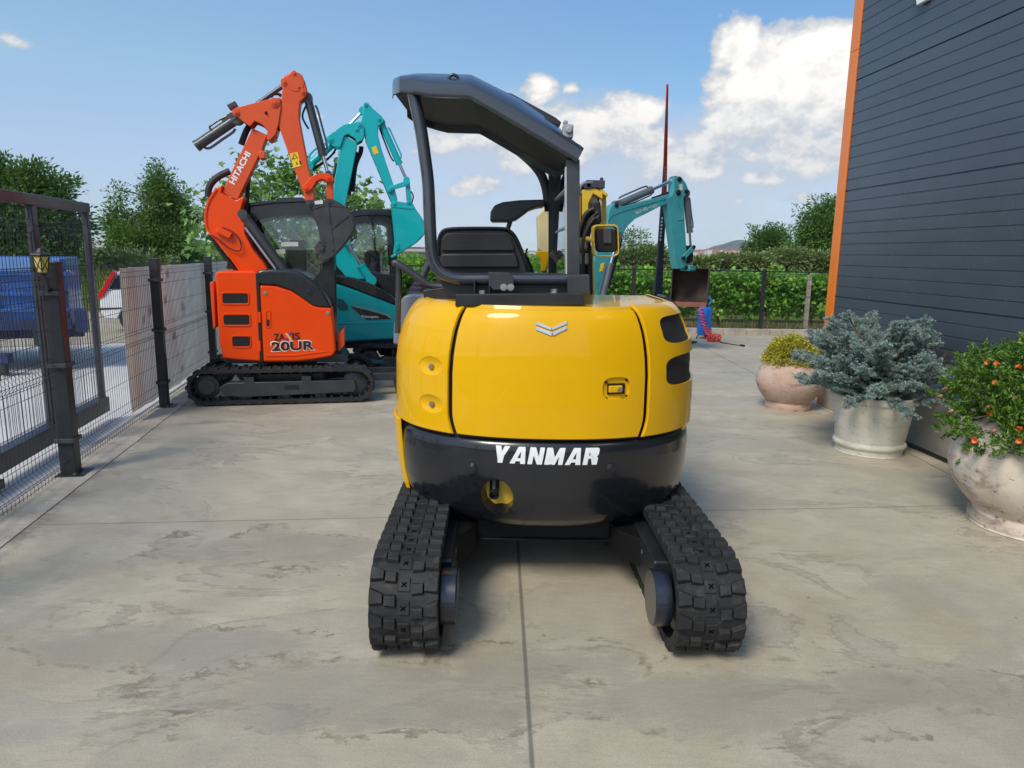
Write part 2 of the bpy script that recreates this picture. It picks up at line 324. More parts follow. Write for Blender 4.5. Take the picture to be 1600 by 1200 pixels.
    c = t.mix(t.math('MULTIPLY', t.sstep(grit, .42, .66), .30), c, (.19, .165, .13, 1))
    tick = t.noise(t.mapping(P, (9, 130, 1), rot=(0, 0, .06)), 1.0, 5, .7); c = t.mix(t.math('MULTIPLY', t.sstep(tick, .60, .70), .28), c, (.20, .175, .14, 1)); c = t.mix(1.0, c, (.965, 1.0, .985, 1), 'MULTIPLY')
    t.set(b.inputs['Base Color'], c); t.set(b.inputs['Roughness'], t.ramp(blot, [(.4, (.72,)*3), (.62, (.5,)*3)])); b.inputs['Specular IOR Level'].default_value = .35
    bp = t.n('ShaderNodeBump'); bp.inputs['Strength'].default_value = .35; bp.inputs['Distance'].default_value = .006
    t.set(bp.inputs['Height'], t.math('SUBTRACT', t.math('ADD', t.math('MULTIPLY', brush, .5), t.math('MULTIPLY', grit, .25)), jj)); t.set(b.inputs['Normal'], bp); return m
def ground_mat():
    m, t, b = newmat('field ground'); P = t.n('ShaderNodeTexCoord').outputs['Object']
    c = t.ramp(t.noise(P, .06, 8, .6), [(.3, (.07, .085, .025)), (.48, (.11, .12, .04)), (.6, (.21, .175, .095)), (.75, (.09, .105, .035))])
    c = t.mix(t.sstep(t.noise(P, 3, 6, .7), .35, .7), c, (.13, .125, .05, 1)); t.set(b.inputs['Base Color'], c); b.inputs['Roughness'].default_value = .95; b.inputs['Specular IOR Level'].default_value = .1; return m
def road_mat():
    m, t, b = newmat('pale road'); P = t.n('ShaderNodeTexCoord').outputs['Object']
    c = t.ramp(t.noise(P, .8, 8, .62, .3), [(.3, (.46, .455, .44)), (.55, (.56, .55, .53)), (.75, (.50, .48, .45))]); c = t.mix(t.math('MULTIPLY', t.sstep(t.noise(P, 90, 3, .7), .45, .7), .25), c, (.16, .16, .16, 1))
    t.set(b.inputs['Base Color'], c); b.inputs['Roughness'].default_value = .75; return m
def gravel_mat():
    m, t, b = newmat('gravel verge'); P = t.n('ShaderNodeTexCoord').outputs['Object']
    c = t.ramp(t.noise(P, 1.2, 8, .7), [(.35, (.30, .26, .19)), (.55, (.40, .36, .28)), (.68, (.22, .21, .10)), (.8, (.15, .18, .06))]); c = t.mix(t.math('MULTIPLY', t.sstep(t.noise(P, 40, 3, .8), .4, .7), .5), c, (.17, .15, .12, 1))
    t.set(b.inputs['Base Color'], c); b.inputs['Roughness'].default_value = .95; return m
M_conc = concrete_mat()
def sheet(name, poly, z0, z1, m):
    mb = MB(); mb.prism_z(poly, z0, z1); o = mb.build(name, m, smooth=False); return tag(o, kind='structure')
g = MB(); R = 9000
g.add([(-R, -R, -.3), (R, -R, -.3), (R, R, -.3), (-R, R, -.3)], [(0, 1, 2, 3)]); tag(g.build('ground', ground_mat(), smooth=False), kind='structure')
FD = np.array([-.1815, .9834]); F0 = np.array([-3.179, 4.934]); FN = np.array([-.9834, -.1815])      # fence line: direction, a point, outward
def fl(s, off=0.0): p = F0+FD*s+FN*off; return (float(p[0]), float(p[1]))
KY = 14.85                                                                                             # back kerb
sheet('yard', [fl(-5.6, .06), (14, -.55), (14, KY), fl((KY-4.934)/.9834, .06)], -.35, 0.0, M_conc)
sheet('road', [fl(-9, .07), fl(26, .07), (-14, 31), (-20, 30), (-20, -4)], -.35, -.03, road_mat())
sheet('unseen_dark_ground', [(-14, -14), (14, -14), (14, -.56), fl(-5.61, .06), (-14, -.56)], -.35, -.012, mat('added dark ground', (.055, .054, .052), .85, var=.2, scale=4, bump=.4, bscale=120))  # added unseen behind the camera so the yellow panels reflect dark ground
sheet('verge', [(-3.2-2.2, 13), (-5.3, 24), (-40, 30), (-40, 15.5), (-9, 11.2)], -.34, -.015, gravel_mat())
M_kerb = mat('kerb concrete', (.40, .36, .29), .85, var=.2, scale=3, bump=.4, dirt=.7, dirtcol=(.17, .145, .11, 1))
# ================================================================== shared paints
Y_COL = (.72, .395, .0012)
M_yel = mat('yellow paint', Y_COL, .32, coat=.45, var=.03, scale=2, coatr=.03, spec=.12)
M_yel2 = mat('worn yellow paint', (.66, .42, .02), .45, coat=.2, var=.1, scale=5, dirt=.25)
M_cream = mat('cream paint', (.62, .52, .28), .45, coat=.2, var=.1, scale=5)
M_cw = mat('black counterweight paint', (.0075, .0086, .0122), .24, coat=.45, var=.15, scale=3, coatr=.07)
M_blk = mat('black steel', (.016, .017, .019), .42, coat=.15, var=.25, scale=8, dirt=.15, dirtcol=(.05, .045, .04, 1))
M_dark = mat('dark grey steel', (.035, .038, .043), .4, coat=.25, var=.2, scale=8)
M_canopy = mat('canopy paint', (.030, .035, .046), .22, coat=.8, var=.1, scale=3, coatr=.06)
M_liner = mat('canopy lining', (.012, .012, .013), .55, var=.2, scale=10)
M_rub = mat('track rubber', (.015, .0155, .0165), .66, var=.35, scale=9, bump=.3, bscale=45, dirt=.55, dirtcol=(.07, .064, .054, 1), spec=.4)
M_rubdk = mat('hose rubber', (.012, .012, .013), .5, var=.2)
M_vinyl = mat('seat vinyl', (.014, .0135, .014), .5, var=.2, scale=12, bump=.15, bscale=120)
M_chrome = mat('chrome', (.75, .76, .78), .12, metal=1.0, var=.03)
M_zinc = mat('zinc bolts', (.42, .40, .36), .38, metal=.9, var=.15)
M_navy = mat('navy drum paint', (.009, .013, .022), .3, coat=.5, var=.1)
M_white = mat('white lettering', (.78, .80, .80), .4, var=.03)
M_greyp = mat('grey blue plastic', (.15, .175, .235), .45, coat=.1, var=.06)
M_seal = mat('rubber seal', (.006, .006, .006), .6, var=.1)
def glassmat(name, tint=(.75, .82, .82), dark=.25, rough=.02):
    m, t, b = newmat(name); tr = t.n('ShaderNodeBsdfTransparent', Color=(*tint, 1)); gl = t.n('ShaderNodeBsdfGlossy', Color=(.9, .95, 1, 1), Roughness=rough); fr = t.n('ShaderNodeFresnel', IOR=1.5)
    mx = t.n('ShaderNodeMixShader'); t.set(mx.inputs[0], t.math('ADD', t.math('MULTIPLY', fr.outputs[0], 1.0), .04)); t.set(mx.inputs[1], tr.outputs[0]); t.set(mx.inputs[2], gl.outputs[0]); t.set(m.node_tree.nodes['Material Output'].inputs[0], mx.outputs[0]); return m
M_glass = glassmat('cab glass'); M_plexi = glassmat('amber plexiglass', (.62, .60, .36))
def meshmat(name, cell, col=(.02, .02, .02), hole=(.002, .002, .002)):
    m, t, b = newmat(name); P = t.n('ShaderNodeTexCoord').outputs['Object']; s = t.n('ShaderNodeSeparateXYZ', _0=P).outputs
    f = lambda a: t.math('ABSOLUTE', t.math('SUBTRACT', t.math('FRACT', t.math('DIVIDE', a, cell)), .5))
    p = t.math('ADD', s[0], s[1]); h = t.math('MAXIMUM', f(t.math('ADD', p, s[2])), f(t.math('SUBTRACT', p, s[2]))); w = t.sstep(h, .36, .42)
    t.set(b.inputs['Base Color'], t.mix(w, (*hole, 1), (*col, 1))); t.set(b.inputs['Roughness'], t.ramp(w, [(0, (.9,)*3), (1, (.4,)*3)]))
    bp = t.n('ShaderNodeBump'); bp.inputs['Strength'].default_value = .8; bp.inputs['Distance'].default_value = .004; t.set(bp.inputs['Height'], w); t.set(b.inputs['Normal'], bp); return m
M_mesh = meshmat('black vent mesh', .016, (.035, .035, .036))
def proj(p):
    v = np.array(p)-EYE; c = v @ _f; return 800+FPX*(v @ _R)/c, 600-FPX*(v @ _U)/c
# ================================================================== crawler track (any machine): local x forward, y lateral, z up
def track(mb, inner, L, r, w, pitch, x0=0, y0=0, style='rib', lug=.022, rise=0.0, sl=1.0):
    """rubber belt round a stadium of centre distance L and outer radius r; inner gets the inside guide lugs"""
    pts = []
    per = 2*L+2*PI*r; N = max(24, int(round(per/pitch)))
    def at(s, h):                              # s along the belt, h outwards from the belt's outer face (lugs add to it)
        s = s % per; R_ = r-lug
        if s < L: x, z, nx, nz = -L/2+s, 0, 0, -1
        elif s < L+PI*r: a = (s-L)/r; x, z, nx, nz = L/2, 0, math.sin(a), -math.cos(a)
        elif s < 2*L+PI*r: x, z, nx, nz = L/2-(s-L-PI*r), 0, 0, 1
        else: a = (s-2*L-PI*r)/r; x, z, nx, nz = -L/2, 0, -math.sin(a), math.cos(a)
        if nz > .99 and 0 <= s-(L+PI*r) <= L: z -= rise*math.sin(PI*(s-L-PI*r)/L)
        return (x0+x+nx*(R_+h), r+z+nz*(R_+h))
    M = 96; vs = []; th = .034
    for i in range(M):
        s = per*i/M
        for h, y in ((0, -w/2), (0, w/2), (-th, w/2), (-th, -w/2)):
            p = at(s, h); vs.append((p[0], y0+y, p[1]))
    mb.add(vs, [(4*i+k, 4*i+(k+1) % 4, 4*((i+1) % M)+(k+1) % 4, 4*((i+1) % M)+k) for i in range(M) for k in range(4)])
    def blockt(sc, yo, yi, ho, hi, so, si, h, t0):
        """trapezoid lug: half lengths ho/hi and shifts so/si at its outer and inner side"""
        q = []; ym = (yo+yi)/2
        for hh, k in ((-.004, 1.0), (h, t0)):
            for yy, hl, sh in ((yo, ho, so), (yi, hi, si)):
                for sa in (-1, 1): p = at(sc+sh+sa*hl*k, hh); q.append((p[0], y0+ym+(yy-ym)*(1 if hh < 0 else .93), p[2] if len(p) > 2 else p[1]))
        mb.add(q, [(0, 1, 3, 2), (4, 6, 7, 5), (0, 4, 5, 1), (1, 5, 7, 3), (3, 7, 6, 2), (2, 6, 4, 0)])
    def blockp(s0, s1, ya, yb, h, t0=.8, yc=0.0):
        """lug between arc lengths s0..s1, lateral ya..yb, tapering to its top"""
        q = []; ms, hl = (s0+s1)/2, (s1-s0)/2
        for hh, k in ((-.004, 1), (h, t0)):
            for sa, yy in ((-1, ya), (1, ya), (1, yb), (-1, yb)):
                ym = (ya+yb)/2; p = at(ms+sa*hl*k, hh); q.append((p[0], y0+ym+(yy-ym)*(1 if k == 1 else .94)+0, p[1]))
        mb.add(q, [(0, 1, 2, 3), (7, 6, 5, 4), (0, 4, 5, 1), (1, 5, 6, 2), (2, 6, 7, 3), (3, 7, 4, 0)])
    for i in range(N):
        s = per*i/N; p = per/N
        if style == 'block':                   # two staggered rows of paired blocks either side of a plain middle strip
            for sd, o in ((-1, 0), (1, .5)):
                b0 = s+o*p
                blockt(b0, sd*w*.5, sd*w*.29, .43*p, .24*p, 0, .10*p, lug, .72)
                blockt(b0, sd*w*.285, sd*w*.11, .27*p, .30*p, .17*p, .20*p, lug*.94, .70)
            blockp(s-.33*p, s+.33*p, -w*.095, w*.095, lug*.28, .9)
        else:
            for sd, o in ((-1, 0), (1, .5)):
                b0 = s+o*p; a, b_ = sorted((sd*w*.5, sd*w*.06)); blockp(b0-.24*p, b0+.24*p, a, b_, lug, .62)
        if inner is not None:
            ms = s
            for yy in (-.045, .045):
                q = []
                for hh, k in ((-th+.002, 1), (-th-.028, .6)):
                    for sa, sb in ((-1, -1), (1, -1), (1, 1), (-1, 1)):
                        pp = at(ms+sa*.018*k, hh); q.append((pp[0], y0+yy+sb*.016*k, pp[1]))
                inner.add(q, [(0, 1, 2, 3), (7, 6, 5, 4), (0, 4, 5, 1), (1, 5, 6, 2), (2, 6, 7, 3), (3, 7, 4, 0)])
def xmarks(mb, L, r, w, pitch, lug, x0, y0):
    """the small moulded crosses on the middle strip, round the rear end"""
    per = 2*L+2*PI*r; N = int(round(per/pitch)); p = per/N; mb.cur = 1
    for i in range(N):
        s = p*i
        if not (2*L+PI*r-.25 < s): continue
        for d in (-1, 1):
            q = []
            for u, v in ((-.013, -.0025), (.013, -.0025), (.013, .0025), (-.013, .0025)):
                c, k = math.cos(PI/4*d), math.sin(PI/4*d); a = (s+u*c-v*k-2*L-PI*r)/r; y = u*k+v*c; R_ = r-lug+lug*.28+.002
                q.append((x0-L/2-R_*math.sin(a), y0+y, r+R_*math.cos(a)) if a >= 0 else (x0-L/2-a*r*1.0, y0+y, r+R_))
            mb.add(q, [(0, 1, 2, 3)])
    mb.cur = 0
def bolt(mb, c, r, axis='Y', h=.012):
    mb.disc(c, r, axis, h, 6); d = {'X': Vector((1, 0, 0)), 'Y': Vector((0, 1, 0)), 'Z': Vector((0, 0, 1))}[axis] if isinstance(axis, str) else Vector(axis)
    mb.disc(Vector(c)+d*h*.25, r*1.45, d, h*.4, 16)
# ================================================================== the yellow excavator in the middle (local = world - root)
YR = np.array([0.168, 3.82, 0.0])
ym = thing('mini_excavator', 'glossy yellow excavator seen from behind, black counterweight, open canopy, nearest in the yard', 'excavator', tuple(YR))
def yl(px, py, Y):
    p = atY(px, py, Y)-YR; return (float(p[0]), float(p[1]), float(p[2]))
NE = 2.3
PZ = [.36, .44, .55, .66, .78, .95, 1.08, 1.16, 1.22, 1.27, 1.31, 1.345, 1.37, 1.385, 1.395]
PX = [.93, .95, .975, .99, 1.0, 1.0, .998, .985, .966, .945, .92, .893, .865, .84, .80]
PYs = [.97, .98, .985, .99, 1.0, 1.005, 1.003, .998, .992, .983, .970, .952, .930, .908, .87]
CZ = [.330, .340, .365, .39, .42, .46, .52, .60, .68, .73, .755, .77, .778]
CX = [.74, .80, .855, .905, .94, .963, .982, .992, .996, .992, .982, .966, .945]
CY = [.80, .86, .905, .945, .968, .982, .993, 1.0, 1.0, .998, .992, .980, .962]
def surf(s, z, off=0.0, A=.785, B=.70, tz=PZ, tx=PX, ty=PYs):
    kx, ky = float(np.interp(z, tz, tx)), float(np.interp(z, tz, ty))
    ph = rad(max(-90, min(90, s))); sn, cs = math.sin(ph), max(math.cos(ph), 0)
    x = math.copysign(abs(sn)**(2/NE), sn)*A*kx; y = -(cs**(2/NE))*B*ky
    if abs(s) > 90: y += (abs(s)-90)*.01
    if off:
        e = .6; p1 = Vector(surf(s+e, z, 0, A, B, tz, tx, ty))-Vector(surf(s-e, z, 0, A, B, tz, tx, ty)); p2 = Vector(surf(s, z+.006, 0, A, B, tz, tx, ty))-Vector(surf(s, z-.006, 0, A, B, tz, tx, ty))
        n = p1.cross(p2).normalized(); return (x+n.x*off, y+n.y*off, z+n.z*off)
    return (x, y, z)
def csurf(s, z, off=0.0): return surf(s, z, off, .778, .705, CZ, CX, CY)
def inv(fn, px, py, s0=-95, s1=95, z0=.35, z1=1.4):
    best = None
    for it in range(4):
        for s in np.linspace(s0, s1, 25):
            for z in np.linspace(z0, z1, 25):
                q = proj(np.array(fn(s, z))+YR); d = (q[0]-px)**2+(q[1]-py)**2
                if best is None or d < best[0]: best = (d, s, z)
        ds, dz_ = (s1-s0)/10, (z1-z0)/10; s0, s1, z0, z1 = best[1]-ds, best[1]+ds, best[2]-dz_, best[2]+dz_
    return best[1], best[2]
def patch(fn, s0, s1, z0, z1, nu, nv, holes=(), off=0.0, edge=.014, rnd=.008, wall=.012):
    """a panel of a curved surface with rolled-in edges and shaped holes; returns mesh builder and the hole loops as (s, z) lists"""
    f0 = s0 if callable(s0) else (lambda z: s0); f1 = s1 if callable(s1) else (lambda z: s1)
    mb = MB(); zs = [z0+(z1-z0)*j/nv for j in range(nv+1)]; G = [[(f0(z)+(f1(z)-f0(z))*i/nu, z) for i in range(nu+1)] for z in zs]
    skip = set(); loops = []; P = lambda sz, o=off: fn(sz[0], sz[1], o)
    for (cs, cz, rs, rz_, ex) in holes:
        zj = [j for j in range(nv+1) if abs(zs[j]-cz) < rz_*1.0]; j0, j1 = max(0, zj[0]-1), min(nv, zj[-1]+1)
        row = G[(j0+j1)//2]; ii = [i for i in range(nu+1) if abs(row[i][0]-cs) < rs]; i0, i1 = max(0, ii[0]-1), min(nu, ii[-1]+1)
        for j in range(j0, j1):
            for i in range(i0, i1): skip.add((i, j))
        lp = [G[j0][i] for i in range(i0, i1)]+[G[j][i1] for j in range(j0, j1)]+[G[j1][i] for i in range(i1, i0, -1)]+[G[j][i0] for j in range(j1, j0, -1)]
        hl = []
        for (s, z) in lp:
            a = math.atan2((z-cz)/rz_, (s-cs)/rs); c, k = math.cos(a), math.sin(a); q = (abs(c)**ex+abs(k)**ex)**(-1/ex); hl.append((cs+rs*c*q, cz+rz_*k*q))
        n = len(lp); 
        mb.add([P(q) for q in lp]+[P(q) for q in hl], [(i, (i+1) % n, n+(i+1) % n, n+i) for i in range(n)]); loops.append(hl)
        mb.add([P(q) for q in hl]+[P(q, off-wall) for q in hl], [(i, (i+1) % n, n+(i+1) % n, n+i) for i in range(n)])
    vs = [P(G[j][i]) for j in range(nv+1) for i in range(nu+1)]; w = nu+1
    mb.add(vs, [(j*w+i, j*w+i+1, (j+1)*w+i+1, (j+1)*w+i) for j in range(nv) for i in range(nu) if (i, j) not in skip])
    bd = [(i, 0) for i in range(nu)]+[(nu, j) for j in range(nv)]+[(i, nv) for i in range(nu, 0, -1)]+[(0, j) for j in range(nv, 0, -1)]; n = len(bd)
    ring = [P(G[j][i]) for i, j in bd]; r1, r2 = [], []
    for i, j in bd:                            # rolled edge
        s, z = G[j][i]; ds = (-1 if i == 0 else 1 if i == nu else 0); dz_ = (-1 if j == 0 else 1 if j == nv else 0)
        r1.append(P((s+ds*.28, z+dz_*.0035), off-rnd*.45)); r2.append(P((s+ds*.36, z+dz_*.005), off-edge))
    mb.add(ring+r1+r2, [(a*n+i, a*n+(i+1) % n, (a+1)*n+(i+1) % n, (a+1)*n+i) for a in range(2) for i in range(n)])
    return mb, loops
def weld(mb):
    """merge coincident vertices so that smooth shading runs across"""
    key = {}; mp = []; nv = []
    for p in mb.v:
        k = (round(p[0], 5), round(p[1], 5), round(p[2], 5))
        if k not in key: key[k] = len(nv); nv.append(p)
        mp.append(key[k])
    f2, m2 = [], []
    for f, m in zip(mb.f, mb.m):
        g_ = []
        for i in f:
            if mp[i] not in g_: g_.append(mp[i])
        if len(g_) > 2: f2.append(tuple(g_)); m2.append(m)
    mb.v, mb.f, mb.m = nv, f2, m2; return mb
def recess(fn, loop, depth, steps=5, off=0.0, flat=.0, wall=.012):
    """bowl closing a hole loop"""
    cs = sum(q[0] for q in loop)/len(loop); cz = sum(q[1] for q in loop)/len(loop); mb = MB(); n = len(loop); vs = []
    for k in range(steps+1):
        t = k/steps*(1-flat); 
        for s, z in loop: vs.append(fn(cs+(s-cs)*(1-t*.999), cz+(z-cz)*(1-t*.999), off-wall+.001-depth*math.sin(k/steps*PI/2)))
    mb.add(vs, [(k*n+i, k*n+(i+1) % n, (k+1)*n+(i+1) % n, (k+1)*n+i) for k in range(steps) for i in range(n)]+[tuple(range(steps*n, steps*n+n))]); return mb
# -- inner shell seen in the gaps
sh, _ = patch(surf, -89, 89, .70, 1.385, 60, 20, off=-.026); weld(sh).build('inner_shell', M_seal, ym)
# -- rear door with latch
ls, lz = inv(surf, 964, 607)
door, lp = patch(surf, lambda z: -31.0+2.2*max(0, (.90-z)/.11)**2, lambda z: 31.0-2.2*max(0, (.90-z)/.11)**2, .795, 1.372, 72, 44, [(ls, lz, 5.0, .052, 3.0)])
dr = weld(door).build('rear_door', M_yel, ym)
r_ = recess(surf, lp[0], .004, 3, flat=.3); weld(r_).build('latch_plate', M_yel, dr)
def on(fn, px, py, off=.0): s, z = inv(fn, px, py); return Vector(fn(s, z, off)), (Vector(fn(s, z, .05))-Vector(fn(s, z, 0))).normalized()
mb = MB(); c, n = on(surf, 964, 608)
Mx = n.to_track_quat('-Y', 'Z').to_matrix()
mb.box(c-n*.001-Vector((.006, 0, 0)), (.066, .014, .032), M=Mx); mb.build('latch_handle', M_yel, dr, bevel=.005)
mb = MB(); mb.box(c-n*.010, (.086, .008, .050), M=Mx); mb.build('latch_well', M_seal, dr, bevel=.003)
mb = MB(); mb.disc(c+Vector((.010, 0, 0))+n*.007, .0105, n, .018, 18); mb.build('lock', M_zinc, dr)
for px, py in ((948, 598), (980, 594), (980, 619), (948, 623)):
    mb = MB(); c, n = on(surf, px, py); bolt(mb, c-n*.008, .0042, n, .01); mb.build('bolt', M_seal, dr)
# -- chevron emblem
mb = MB()
def chev(px, off): s, z = inv(surf, *px); return surf(s, z, off)
for quad in (((837, 503), (862, 513), (862, 516.5), (837, 507.5)), ((862, 513), (886, 502), (886, 506.5), (862, 516.5)), ((837, 510.5), (862, 520), (862, 525), (837, 515.5)), ((863, 520), (886, 509.5), (886, 514), (863, 525))):
    lo = [chev(q, .001) for q in quad]; hi = [chev((q[0]*.94+.06*sum(k[0] for k in quad)/4, q[1]*.94+.06*sum(k[1] for k in quad)/4), .007) for q in quad]
    mb.add(lo+hi, [(4, 5, 6, 7)]+[(i, (i+1) % 4, 4+(i+1) % 4, 4+i) for i in range(4)])
mb.build('emblem', M_chrome, ym, smooth=False)
# -- left and right shoulders
b1, b2 = inv(surf, 672, 573), inv(surf, 673, 632)
shl, lps = patch(surf, -132, lambda z: -33.6+2.2*max(0, (.90-z)/.11)**2, .792, 1.394, 70, 44, [(b1[0], b1[1]+.004, 6.5, .044, 2), (b2[0], b2[1]+.004, 6.5, .044, 2)], wall=.003)
so = weld(shl).build('left_shoulder', M_yel, ym)
for lp_, b in zip(lps, (b1, b2)):
    weld(recess(surf, lp_, .014, 8, wall=.003)).build('bolt_scoop', M_yel, so)
    mb = MB(); c = Vector(surf(b[0], b[1], -.012)); n = (Vector(surf(b[0], b[1], .05))-Vector(surf(b[0], b[1], 0))).normalized(); bolt(mb, c, .0095, n, .022); mb.build('bolt', M_zinc, so)
v1a, v1b, v2a, v2b = inv(surf, 1033, 513), inv(surf, 1073, 518), inv(surf, 1041, 577), inv(surf, 1077, 582)
vz = lambda s_, a, b: (inv(surf, *a)[1], inv(surf, *b)[1])
z1t, z1b = inv(surf, 1040, 493)[1], inv(surf, 1058, 536)[1]; z2t, z2b = inv(surf, 1058, 555)[1], inv(surf, 1060, 602)[1]
H1 = ((v1a[0]+86)/2, (z1t+z1b)/2, (86-v1a[0])/2, (z1t-z1b)/2, 4.5); H2 = ((v2a[0]+97)/2, (z2t+z2b)/2, (97-v2a[0])/2, (z2t-z2b)/2, 4.5)
shr, lps = patch(surf, lambda z: 33.6-2.2*max(0, (.90-z)/.11)**2, 132, .792, 1.394, 84, 52, [H1, H2])
so = weld(shr).build('right_shoulder', M_yel, ym)
for lp_ in lps: weld(recess(surf, lp_, .012, 3, flat=.02)).build('vent_mesh', M_mesh, so)
for sg in (-1, 1):
    sk, _ = patch(lambda s, z, off=0.0, A_=(.802 if sg < 0 else .765): surf(s, z, off, A_, .70), *sorted((sg*(64 if sg > 0 else 66), sg*132)), .40, .786, 30, 16); weld(sk).build('side_skirt', M_yel, ym)
fr, _ = patch(lambda s, z, off=0.0: surf(s, z, off, .789, .70), 95, 116, .86, 1.385, 10, 26, off=.020); weld(fr).build('front_trim', M_blk, ym)
# -- top deck
mb = MB(); lo = [surf(s, 1.392) for s in range(-132, 133, 6)]; mb.add([(p[0]*.985, p[1]*.985, 1.386) for p in lo], [tuple(range(len(lo)))]); 
mb.add([(p[0]*.985, p[1]*.985, 1.386) for p in lo]+[(p[0]*1.02, p[1]*1.02, 1.34) for p in lo], [(i, i+1, len(lo)+i+1, len(lo)+i) for i in range(len(lo)-1)]); mb.build('top_deck', M_yel, ym)
mb = MB(); mb.box((0, .52, .98), (1.36, .10, .78)); mb.box((0, .25, .40), (1.25, .8, .06)); mb.build('front_bulkhead', M_blk, ym, bevel=.01)
# -- counterweight
ex = inv(csurf, 776, 777); exs = inv(csurf, 802, 777)[0]-ex[0]; exz = ex[1]-inv(csurf, 776, 803)[1]
sl_ = inv(surf, 641, 722)[0]; cwm, lps = patch(csurf, sl_, 87, .3305, .777, 120, 64, [(ex[0], ex[1], exs, exz, 2)])
cwo = weld(cwm).build('counterweight', M_cw, ym)
wl = MB(); lp_ = lps[0]; n = len(lp_); wl.add([csurf(s, z, -.012) for s, z in lp_]+[csurf(s, z, -.075) for s, z in lp_], [(i, (i+1) % n, n+(i+1) % n, n+i) for i in range(n)]); wl.build('exhaust_opening', M_cw, cwo)
c = Vector(csurf(ex[0], ex[1], -.085)); mb = MB(); mb.box(c+Vector((.0, .012, -.025)), (.26, .02, .13)); mb.build('inner_plate', M_yel2, cwo)
mb = MB(); c2 = Vector(csurf(ex[0], ex[1], -.02)); c2 += Vector((-.016, 0, -.002)); mb.tube([c2+Vector((0, .05, .10)), c2+Vector((0, .045, .03)), c2+Vector((0, .03, .008)), c2], .023, 16, cap=False); mb.tube([c2+Vector((0, .06, .02)), c2+Vector((0, .02, .002))], .018, 16)
mb.build('exhaust_pipe', M_blk, cwo)
for px in (737, 955):
    c, n = on(csurf, px, 733); mb = MB(); mb.disc(c+n*.003, .028, n, .010, 28); mb.disc(c+n*.006, .0215, n, .012, 24); mb.build('plug', M_cw, cwo, bevel=.003)
GL = {'Y': (.78, [[(0, 1), (.30, 1), (.39, .68), (.48, 1), (.78, 1), (.53, .40), (.53, 0), (.25, 0), (.25, .40)]]),
 'A': (.84, [[(0, 0), (.27, 0), (.325, .15), (.375, .34), (.505, .76), (.505, 1), (.33, 1)], [(.57, 0), (.84, 0), (.70, 1), (.505, 1), (.505, .76), (.55, .34), (.56, .15)], [(.325, .15), (.56, .15), (.55, .34), (.375, .34)]]),
 'N': (.78, [[(0, 0), (.25, 0), (.25, .55), (.50, 0), (.78, 0), (.78, 1), (.53, 1), (.53, .47), (.30, 1), (0, 1)]]),
 'M': (.98, [[(0, 0), (.24, 0), (.24, .60), (.42, 0), (.56, 0), (.74, .60), (.74, 0), (.98, 0), (.98, 1), (.68, 1), (.49, .46), (.30, 1), (0, 1)]]),
 'R': (.78, [[(0, 0), (.26, 0), (.26, 1), (0, 1)], [(.26, 1), (.66, 1), (.75, .96), (.78, .88), (.78, .62), (.75, .55), (.68, .51), (.75, .46), (.78, .38), (.78, 0), (.51, 0), (.52, .32), (.48, .37), (.26, .37), (.26, .55), (.47, .55), (.53, .60), (.53, .77), (.47, .82), (.26, .82)]])}
def block_text(txt, gap=.12, shear=.16):
    V, Fs, x0 = [], [], 0.0
    for ch in txt:
        w, ps = GL[ch]
        for p_ in ps:
            if len(ps) == 1: p_ = rpoly(p_, .035, 2)
            b = len(V); V += [(x0+x+shear*y, y) for x, y in p_]; Fs.append(tuple(range(b, b+len(p_))))
        x0 += w+gap
    mx = max(v[0] for v in V); return [(x/mx, y) for x, y in V], Fs
def refine(V, Fs, cuts=2):
    bm = bmesh.new(); vv = [bm.verts.new((x, 0, y)) for x, y in V]; [bm.faces.new([vv[i] for i in f]) for f in Fs]; bmesh.ops.triangulate(bm, faces=bm.faces[:])
    for _ in range(cuts): bmesh.ops.subdivide_edges(bm, edges=bm.edges[:], cuts=1, use_grid_fill=True)
    bm.verts.index_update(); out = [(v.co.x, v.co.z) for v in bm.verts], [tuple(v.index for v in f.verts) for f in bm.faces]; bm.free(); return out
V, Fs = refine(*block_text('YANMAR')); mb = MB(); vs = []
a0, a1 = inv(csurf, 770, 721), inv(csurf, 936, 725.5); xa, xb = csurf(*a0)[0], csurf(*a1)[0]; ht = inv(csurf, 852, 695.5)[1]-inv(csurf, 852, 722.5)[1]
zb = inv(csurf, 852, 722.5)[1]-.010; tl = (inv(csurf, 936, 725.5)[1]-inv(csurf, 770, 720.5)[1])
for x, y in V:
    X = xa+(xb-xa)*x; z = zb+ht*y+tl*(x-.5)*.4; kx = float(np.interp(z, CZ, CX)); u = max(-1, min(1, X/(.778*kx))); s = math.degrees(math.asin(math.copysign(abs(u)**(NE/2), u))); vs.append(csurf(s, z, .003))
mb.add(vs, Fs); mb.build('lettering', M_white, cwo, smooth=False)
